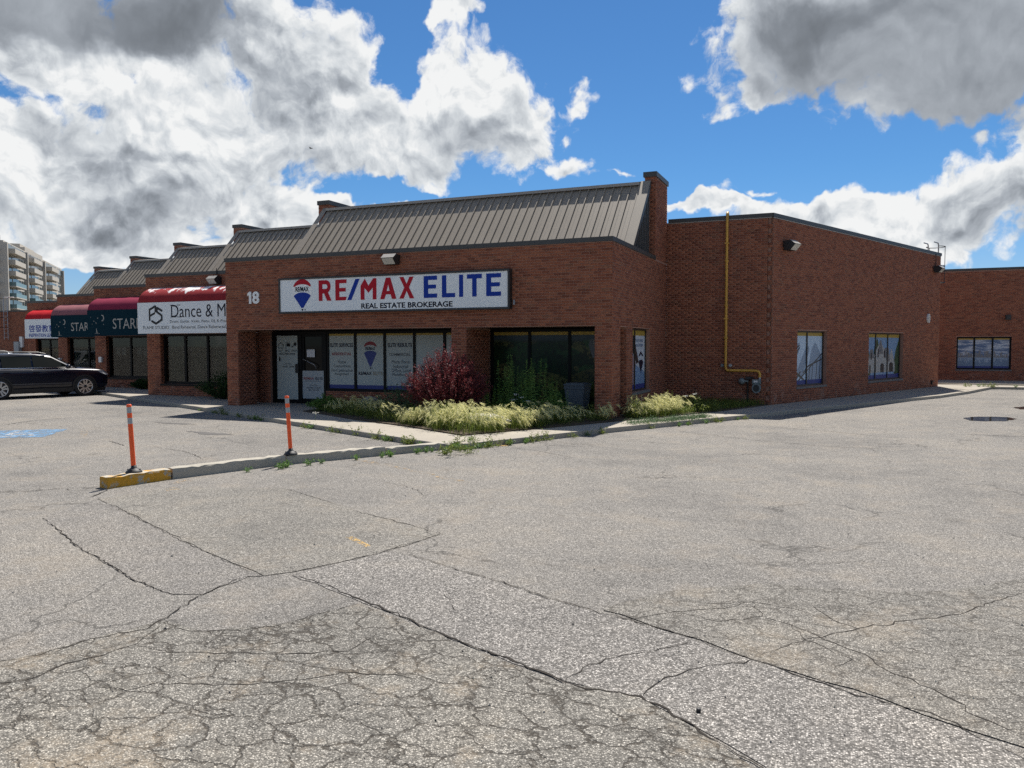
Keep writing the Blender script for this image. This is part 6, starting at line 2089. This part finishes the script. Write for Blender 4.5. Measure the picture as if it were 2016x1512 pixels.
    part(MB().add([(-3.64, 0.66, 1.08), (-3.64, -0.66, 1.08), (-3.585, -0.52, 1.42), (-3.585, 0.52, 1.42)], [(3, 2, 1, 0)]), 'rear_window', 'car_glass')
    part(MB().box(0.86, 0.955, -0.55, 0.55, 0.44, 0.66), 'grille', 'car_trim')
    part(MB().box(-3.80, 0.80, -0.78, 0.78, 0.17, 0.30), 'underbody', 'car_trim')
    return c


hd = math.atan2(0.964, 0.267)
HV = Vector((0.267, 0.964, 0))
RV = Vector((0.964, -0.267, 0))
# the right-hand wheels stand on the measured line, the axle centre is 0.9 m further left
base = Vector((-25.91, 20.46, 0)) - RV * 0.90 - HV * 0.05
car(tuple(base), hd, 'car_paint', 'dark navy sport utility car parked nose-in at the sidewalk')
car((-37.3, 26.4, 0), hd + 0.05, 'car_silver', 'silver car mostly hidden behind the dark navy one')

# ------------------------------------------------------------------ plants
def leaves(P, D, L, Wd, bend=0.25, up=None):
    """leaf-shaped quads: P base points, D directions, L lengths, Wd widths -> (N,4,3)"""
    N = len(P)
    D = D / np.linalg.norm(D, axis=1, keepdims=True)
    r = rng.normal(size=(N, 3))
    S = np.cross(D, r)
    S /= np.linalg.norm(S, axis=1, keepdims=True) + 1e-9
    L = np.broadcast_to(np.asarray(L, float).reshape(-1, 1), (N, 1))
    Wd = np.broadcast_to(np.asarray(Wd, float).reshape(-1, 1), (N, 1))
    mid = P + D * L * 0.5
    tip = P + D * L - np.array([[0, 0, 1.0]]) * L * bend
    return np.stack([P, mid + S * Wd / 2, tip, mid - S * Wd / 2], axis=1)


def shrub(name, label, cat, c, r, h, nbr, per, lsize, mat, stem_mat='twig', droop=0.25, spread=1.0, tipfrac=0.35, seed=1):
    g = np.random.default_rng(seed)
    t = thing(name, c, label, cat)
    P, D = [], []
    st = MB()
    for i in range(nbr):
        a = g.uniform(0, 2 * math.pi)
        q = math.sqrt(g.uniform(0, 1)) * spread
        hh = h * (1.0 - 0.45 * q * q) * g.uniform(0.72, 1.08)
        ex, ey = r[0] * q * math.cos(a) * g.uniform(0.85, 1.12), r[1] * q * math.sin(a) * g.uniform(0.85, 1.12)
        b0 = np.array(c) + np.array([ex * 0.12, ey * 0.12, 0])
        pts = []
        for k in range(9):
            s = k / 8
            bow = s ** 0.85
            pts.append(b0 + np.array([ex * bow, ey * bow, hh * (s - droop * q * s * s)]))
        pts = np.array(pts)
        if i % 3 == 0:
            st.tube([tuple(p) for p in pts[::2]], [0.008, 0.006, 0.005, 0.004, 0.002], 4, cap=False)
        s = g.uniform(tipfrac, 1.0, per) ** 0.8 * 8
        k = np.minimum(s.astype(int), 7)
        f = (s - k)[:, None]
        p = pts[k] * (1 - f) + pts[k + 1] * f
        dd = (pts[k + 1] - pts[k])
        dd /= np.linalg.norm(dd, axis=1, keepdims=True)
        P.append(p + g.normal(0, 0.012, p.shape))
        D.append(dd * 0.7 + g.normal(0, 0.55, p.shape))
    P, D = np.concatenate(P), np.concatenate(D)
    V = leaves(P, D, g.uniform(0.7, 1.3, len(P)) * lsize, g.uniform(0.4, 0.6, len(P)) * lsize)
    link('foliage', quads_mesh('foliage', V, [mat]), t)
    st.build('stem', stem_mat, t)
    return t


shrub('barberry_shrub', 'rounded dark red barberry bush in front of the middle brick pier', 'shrub', (-8.43, 15.95, 0.10), (0.90, 0.85), 1.72, 640, 105, 0.037, 'leaf_barberry', droop=0.10, tipfrac=0.06, seed=2)
shrub('green_shrub', 'dark green bush below the curtained window, against the corner pier', 'shrub', (-18.9, 19.95, 0.10), (0.95, 0.5), 0.92, 150, 40, 0.06, 'leaf_shrub', droop=0.2, tipfrac=0.05, seed=4)
shrub('green_shrub', 'low green bush under the notice-filled shop window', 'shrub', (-26.2, 23.3, 0.10), (0.62, 0.35), 0.46, 80, 36, 0.07, 'leaf_shrub', droop=0.2, tipfrac=0.05, seed=5)
shrub('grey_shrub', 'loose blue-green bush under the white window panels left of the red bush', 'shrub', (-10.2, 16.9, 0.10), (0.75, 0.5), 0.95, 110, 34, 0.045, 'leaf_blue', droop=0.25, tipfrac=0.1, seed=6)
shrub('green_shrub', 'low dark green clump by the door end of the planting bed', 'shrub', (-12.7, 17.2, 0.10), (0.5, 0.4), 0.50, 70, 34, 0.06, 'leaf_weed', droop=0.3, tipfrac=0.05, seed=8)


def tall_weed(c, h, ns, label, seed, mat='leaf_weed', spread=0.26, ll=0.13, group='tall leafy weeds in the planting bed'):
    g = np.random.default_rng(seed)
    t = thing('tall_weed', c, label, 'weed', group)
    P, D, Ls = [], [], []
    st = MB()
    for i in range(ns):
        a, q = g.uniform(0, 6.28), spread * math.sqrt(g.uniform(0, 1))
        hh = h * g.uniform(0.7, 1.08)
        lean = g.normal(0, 0.06, 2)
        b0 = np.array(c) + np.array([q * math.cos(a), q * math.sin(a), 0])
        k = int(hh / 0.016)
        s = np.linspace(0.12, 1, k)
        p = b0 + np.stack([lean[0] * s * hh, lean[1] * s * hh, s * hh], 1)
        ph = np.arange(k) * 2.4 + g.uniform(0, 6)
        el = np.where(s > 0.9, 1.1, 0.45)
        d = np.stack([np.cos(ph), np.sin(ph), el], 1)
        P.append(p)
        D.append(d)
        Ls.append(ll * (1.15 - 0.75 * s) * g.uniform(0.7, 1.2, k))
        st.tube([tuple(b0), tuple(p[k // 2]), tuple(p[-1])], [0.006, 0.005, 0.002], 4, cap=False)
    P, D, Ls = np.concatenate(P), np.concatenate(D), np.concatenate(Ls)
    link('foliage', quads_mesh('foliage', leaves(P, D, Ls, Ls * 0.27, 0.3), [mat]), t)
    st.build('stem', mat, t)
    return t


tall_weed((-7.25, 16.75, 0.1), 1.42, 9, 'tallest leafy weed, just right of the red bush', 21)
tall_weed((-6.85, 17.05, 0.1), 1.20, 8, 'bushy green weed second from the red bush, before the dark window', 22)
tall_weed((-6.62, 16.7, 0.1), 1.40, 8, 'tall pointed weed in the middle of the dark window', 23)
tall_weed((-6.25, 16.95, 0.1), 0.98, 9, 'mid-height weed left of the wheeled bin', 24)
tall_weed((-5.95, 16.7, 0.1), 0.78, 8, 'short weed next to the wheeled bin', 25)
tall_weed((-7.6, 16.5, 0.1), 0.82, 8, 'short weed tucked against the right side of the red bush', 26)
tall_weed((-3.95, 19.9, 0.1), 0.62, 6, 'yellow-topped weed at the foot of the recessed wall', 27, 'leaf_weed_light', 0.3, 0.08)
# white umbel flowers among the weeds
fl = []
for (x, y, z) in ((-6.9, 16.4, 0.72), (-6.75, 16.35, 0.66), (-6.98, 16.45, 0.60), (-6.6, 16.4, 0.58), (-7.9, 15.6, 0.52), (-3.5, 20.0, 0.6), (-3.7, 19.8, 0.56), (-11.3, 14.85, 0.28)):
    w_ = thing('umbel_flower', (x, y, 0.1), 'white umbel flower head on a thin stalk', 'flower', 'white umbel flowers in the planting bed')
    P = np.array([[x, y, z]]) + rng.normal(0, 1, (34, 3)) * np.array([[0.035, 0.035, 0.008]])
    V = leaves(P, np.tile([[0, 0, 1.0]], (34, 1)) + rng.normal(0, 0.6, (34, 3)), 0.018, 0.016, 0)
    link('petals', quads_mesh('petals', V, ['petal_white']), w_)
    MB().tube([(x, y, 0.1), (x + 0.01, y, z)], 0.003, 4, cap=False).build('stalk', 'leaf_weed', w_)


def inside(poly, x, y):
    n_ = len(poly)
    r_ = np.zeros(len(x), bool)
    j = n_ - 1
    for i in range(n_):
        xi, yi = poly[i]
        xj, yj = poly[j]
        hit = ((yi > y) != (yj > y)) & (x < (xj - xi) * (y - yi) / (yj - yi + 1e-12) + xi)
        r_ ^= hit
        j = i
    return r_


def sample(poly, n_):
    P_ = np.array(poly)
    out = np.zeros((0, 2))
    while len(out) < n_:
        q_ = rng.uniform(P_.min(0), P_.max(0), (n_ * 3, 2))
        out = np.concatenate([out, q_[inside(poly, q_[:, 0], q_[:, 1])]])
    return out[:n_]


def blades(xy, z0, h, w, lean, mat_i=0):
    """grass blades of two quads each, bent over"""
    N = len(xy)
    a = rng.uniform(0, 6.28, N)
    hh = h * rng.uniform(0.6, 1.25, N)
    ln = lean * rng.uniform(0.2, 1.3, N)
    d = np.stack([np.cos(a), np.sin(a)], 1)
    sd = np.stack([-d[:, 1], d[:, 0]], 1) * (w / 2)
    b0 = np.concatenate([xy, np.full((N, 1), z0)], 1)
    m = b0 + np.concatenate([d * (ln * 0.35 * hh)[:, None], (hh * 0.6)[:, None]], 1)
    t = b0 + np.concatenate([d * (ln * hh)[:, None], (hh * (1 - 0.25 * ln))[:, None]], 1)
    s3 = np.concatenate([sd, np.zeros((N, 1))], 1)
    q1 = np.stack([b0 - s3, b0 + s3, m + s3 * 0.8, m - s3 * 0.8], 1)
    q2 = np.stack([m - s3 * 0.8, m + s3 * 0.8, t + s3 * 0.1, t - s3 * 0.1], 1)
    return np.concatenate([q1, q2]), t, d


def barley(name, patches, label):
    """foxtail barley: tufts of thin stalks with nodding silky heads of long awns"""
    VB, VH = [], []
    for (poly, tufts, per, h) in patches:
        cen = sample(poly, tufts)
        th = h * rng.uniform(0.62, 1.22, tufts)
        ta = rng.normal(-0.3, 0.9, tufts)
        rad = rng.uniform(0.05, 0.11, (tufts, 1))
        xy = np.repeat(cen, per, 0) + rng.normal(0, 1, (tufts * per, 2)) * np.repeat(rad, per, 0)
        N = len(xy)
        V1, _, _ = blades(np.repeat(xy, 2, 0) + rng.normal(0, 0.02, (2 * N, 2)), 0.11, h * 0.60, 0.006, 0.85)
        VB.append(V1)
        a = np.repeat(ta, per) + rng.normal(0, 0.6, N)
        hh = np.repeat(th, per) * rng.uniform(0.6, 1.12, N)
        d = np.stack([np.cos(a), np.sin(a), np.zeros(N)], 1)
        b0 = np.concatenate([xy, np.full((N, 1), 0.11)], 1)
        lean = rng.uniform(0.15, 0.55, (N, 1)) * hh[:, None]
        mid = b0 + d * lean * 0.3 + np.array([[0, 0, 1.0]]) * hh[:, None] * 0.65
        top = b0 + d * lean + np.array([[0, 0, 1.0]]) * hh[:, None]
        sd = np.stack([-d[:, 1], d[:, 0], np.zeros(N)], 1) * 0.0016
        VB.append(np.stack([b0 - sd, b0 + sd, mid + sd, mid - sd], 1))
        VB.append(np.stack([mid - sd, mid + sd, top + sd, top - sd], 1))
        hd_ = d * 0.9 + np.array([[0, 0, 1.0]]) * rng.uniform(-0.9, 0.35, (N, 1))
        hd_ /= np.linalg.norm(hd_, axis=1, keepdims=True)
        K = 20
        s = np.tile(np.linspace(0, 1, K), N)
        drop = np.array([[0, 0, -0.03]]) * (s ** 2)[:, None]
        base = np.repeat(top, K, 0) + np.repeat(hd_, K, 0) * (s * 0.085)[:, None] + drop
        dirs = np.repeat(hd_, K, 0) + rng.normal(0, 0.26, (N * K, 3)) + drop * 12
        VH.append(leaves(base, dirs, rng.uniform(0.05, 0.10, N * K), 0.0048, 0.12))
    VB, VH = np.concatenate(VB), np.concatenate(VH)
    me = quads_mesh(name, np.concatenate([VB, VH]), ['grass_blade', 'barley_head'], np.concatenate([np.zeros(len(VB)), np.ones(len(VH))]))
    return stuff(link(name, me), label, 'grass')


barley('barley_grass', [
    ([(-12.6, 16.75), (-10.62, 15.56), (-8.78, 14.78), (-6.79, 13.62), (-6.3, 14.5), (-7.2, 15.3), (-9.2, 15.75), (-11.6, 17.2)], 70, 12, 0.38),
    ([(-9.1, 15.0), (-6.79, 13.62), (-5.75, 15.6), (-6.4, 15.6), (-7.4, 15.2)], 74, 14, 0.44),
    ([(-6.2, 14.7), (-5.5, 16.2), (-4.85, 17.5), (-5.1, 17.7), (-6.3, 16.0)], 30, 10, 0.38),
    ([(-4.75, 17.85), (-4.4, 18.3), (-3.65, 19.6), (-4.1, 19.8), (-4.9, 18.6)], 40, 13, 0.42)], 'pale foxtail barley grass filling the edge of the planting bed')
V1, _, _ = blades(sample([(-4.9, 18.2), (-4.5, 18.0), (-3.1, 20.9), (-2.05, 23.7), (-4.95, 23.7)], 5200), 0.11, 0.22, 0.008, 0.8)
V2, _, _ = blades(sample([(-13.2, 17.0), (-9.5, 15.3), (-6.3, 15.2), (-5.2, 17.7), (-5.1, 19.1), (-13.2, 19.1)], 4200), 0.11, 0.26, 0.009, 0.8)
stuff(link('grass', quads_mesh('grass', np.concatenate([V1, V2]), ['grass_blade'])), 'green grass growing through the planting bed', 'grass')


# broad-leaved green growth between the tufts
c_ = sample([(-12.4, 16.7), (-10.6, 15.6), (-8.8, 14.85), (-6.8, 13.75), (-5.5, 16.2), (-4.8, 17.6), (-5.3, 17.8), (-7.0, 15.8), (-9.2, 16.0), (-11.8, 17.3)], 130)
c2 = sample([(-4.8, 17.9), (-4.4, 18.2), (-3.2, 20.4), (-2.9, 21.2), (-4.0, 21.0), (-4.9, 18.8)], 46)
c_ = np.concatenate([c_, c2])
M_w = 46
P_ = np.repeat(np.concatenate([c_, np.full((len(c_), 1), 0.12)], 1), M_w, 0)
hgt = np.repeat(rng.uniform(0.12, 0.42, len(c_)), M_w) * rng.uniform(0.1, 1.0, len(P_))
P_ = P_ + np.concatenate([rng.normal(0, 0.055, (len(P_), 2)), hgt[:, None]], 1)
D_ = rng.normal(0, 1, P_.shape) + np.array([[0, 0, 0.7]])
stuff(link('green_growth', quads_mesh('green_growth', leaves(P_, D_, rng.uniform(0.04, 0.09, len(P_)), rng.uniform(0.012, 0.026, len(P_)), 0.2), ['leaf_weed_light'])), 'mixed broad-leaved green weeds between the pale grass tufts', 'weed')


# small weeds rooted in the pavement joints: three plants, copied along the kerbs
def small_weed(seed, h, nl, ll, mat):
    g = np.random.default_rng(seed)
    root = bpy.data.objects.new('kerb_weed', None)
    root.empty_display_size = 0.05
    COL.objects.link(root)
    P, D, Ls = [], [], []
    for i in range(nl):
        a = g.uniform(0, 6.28)
        k = 9
        s = np.linspace(0.05, 1, k)
        el = g.uniform(0.15, 1.3)
        d = np.array([math.cos(a) * math.cos(el), math.sin(a) * math.cos(el), math.sin(el)])
        P.append(np.outer(s, d) * h * g.uniform(0.6, 1.1))
        D.append(np.tile(d, (k, 1)) * 0.5 + g.normal(0, 0.6, (k, 3)) + np.array([[0, 0, 0.25]]))
        Ls.append(ll * g.uniform(0.6, 1.2, k))
    P, D, Ls = np.concatenate(P), np.concatenate(D), np.concatenate(Ls)
    P[:, 2] = np.maximum(P[:, 2], 0.004)
    o = bpy.data.objects.new('foliage', quads_mesh('foliage', leaves(P, D, Ls, Ls * 0.34, 0.2), [mat]))
    COL.objects.link(o)
    o.parent = root
    return root


protos = [small_weed(31, 0.14, 9, 0.045, 'leaf_weed_light'), small_weed(32, 0.22, 7, 0.05, 'leaf_weed_light'), small_weed(33, 0.10, 12, 0.035, 'leaf_weed')]
used = [False] * 3


def weed_at(x, y, z, k, label, group):
    r_ = protos[k] if not used[k] else None
    if r_ is None:
        r_ = dup(protos[k], (x, y, z), random.uniform(0, 6.28))
    else:
        used[k] = True
        r_.location = (x, y, z)
        r_.rotation_euler = (0, 0, random.uniform(0, 6.28))
    s = random.uniform(0.75, 1.35)
    r_.scale = (s, s, s)
    tag(r_, label, 'weed', group)


random.seed(21)
lab = ('small green weed rooted at the foot of the left sidewalk edge', 'weeds along the left sidewalk edge')
for i in range(34):
    x = random.choice((random.uniform(-12.9, -6.6), random.uniform(-8.6, -6.5), random.uniform(-17, -13)))
    weed_at(x, lineY(x) - random.uniform(0.0, 0.10), 0.005, random.choice((0, 0, 1, 2)), *lab)
lab = ('small green weed rooted at the foot of the right sidewalk edge', 'weeds along the right sidewalk edge')
for i in range(30):
    t = random.random() ** 1.3
    seg = random.choice((0, 0, 1))
    p, q_ = Vector(out_r[seg]), Vector(out_r[seg + 1])
    v = p.lerp(q_, t)
    weed_at(v.x + random.uniform(0.02, 0.14), v.y - 0.03, 0.005, random.choice((0, 1, 2, 2)), *lab)
lab = ('small green weed in the cluster where the concrete kerb meets the sidewalk corner', 'weeds where the kerb meets the sidewalk')
for i in range(24):
    weed_at(random.gauss(-6.15, 0.22), random.gauss(12.35, 0.40), 0.005 if random.random() < 0.6 else 0.10, random.choice((0, 1, 1, 2)), *lab)
c_ = np.array([[-4.25, 16.9]]) + rng.uniform(0, 1, (150, 1)) * np.array([[1.2, 2.4]]) + rng.normal(0, 0.13, (150, 2))
P_ = np.repeat(np.concatenate([c_, np.full((150, 1), 0.11)], 1), 34, 0) + np.abs(rng.normal(0, 1, (150 * 34, 3))) * np.array([[0, 0, 0.035]]) + rng.normal(0, 1, (150 * 34, 3)) * np.array([[0.07, 0.07, 0]])
D_ = rng.normal(0, 1, P_.shape) + np.array([[0, 0, 0.6]])
stuff(link('creeping_weed', quads_mesh('creeping_weed', leaves(P_, D_, rng.uniform(0.02, 0.04, len(P_)), 0.014, 0.1), ['leaf_blue'])), 'low grey-green creeping weed spilling over the sidewalk beside the bright grass', 'weed')
lab = ('tiny dry weed along the foot of the concrete kerb', 'weeds at the kerb foot')
for i in range(16):
    t = random.random()
    v = Vector((-8.40, 8.25)).lerp(Vector((-6.35, 12.45)), t)
    weed_at(v.x + random.uniform(0.0, 0.10), v.y - 0.03, 0.005, 2, *lab)
lab = ('small weed by the kerb of the far right sidewalk', 'weeds by the far sidewalk')
for i in range(10):
    weed_at(random.uniform(4.6, 6.4), random.uniform(37.0, 37.5), 0.1, random.choice((0, 1, 2)), *lab)

# a bird high over the shops
bd_ = thing('bird', (-41.25, 54.13, 18.23), 'tiny dark bird gliding in front of the white clouds', 'bird')
b0 = Vector((-41.25, 54.13, 18.23))
wing_mb = MB()
wing_mb.lathe(b0, [(0.005, -0.16), (0.03, -0.08), (0.045, 0.02), (0.03, 0.10), (0.008, 0.16)], 8, axis='x')
wing_mb.build('body', 'lamp_housing', bd_)
for sgn in (-1, 1):
    MB().add([b0 + Vector((0.06, 0, 0)), b0 + Vector((0.05, sgn * 0.18, 0.07)), b0 + Vector((-0.02, sgn * 0.34, 0.03)), b0 + Vector((-0.05, sgn * 0.16, 0.06)), b0 + Vector((-0.06, 0, 0))], [(0, 1, 2, 3, 4)]).build('wing', 'lamp_housing', bd_)
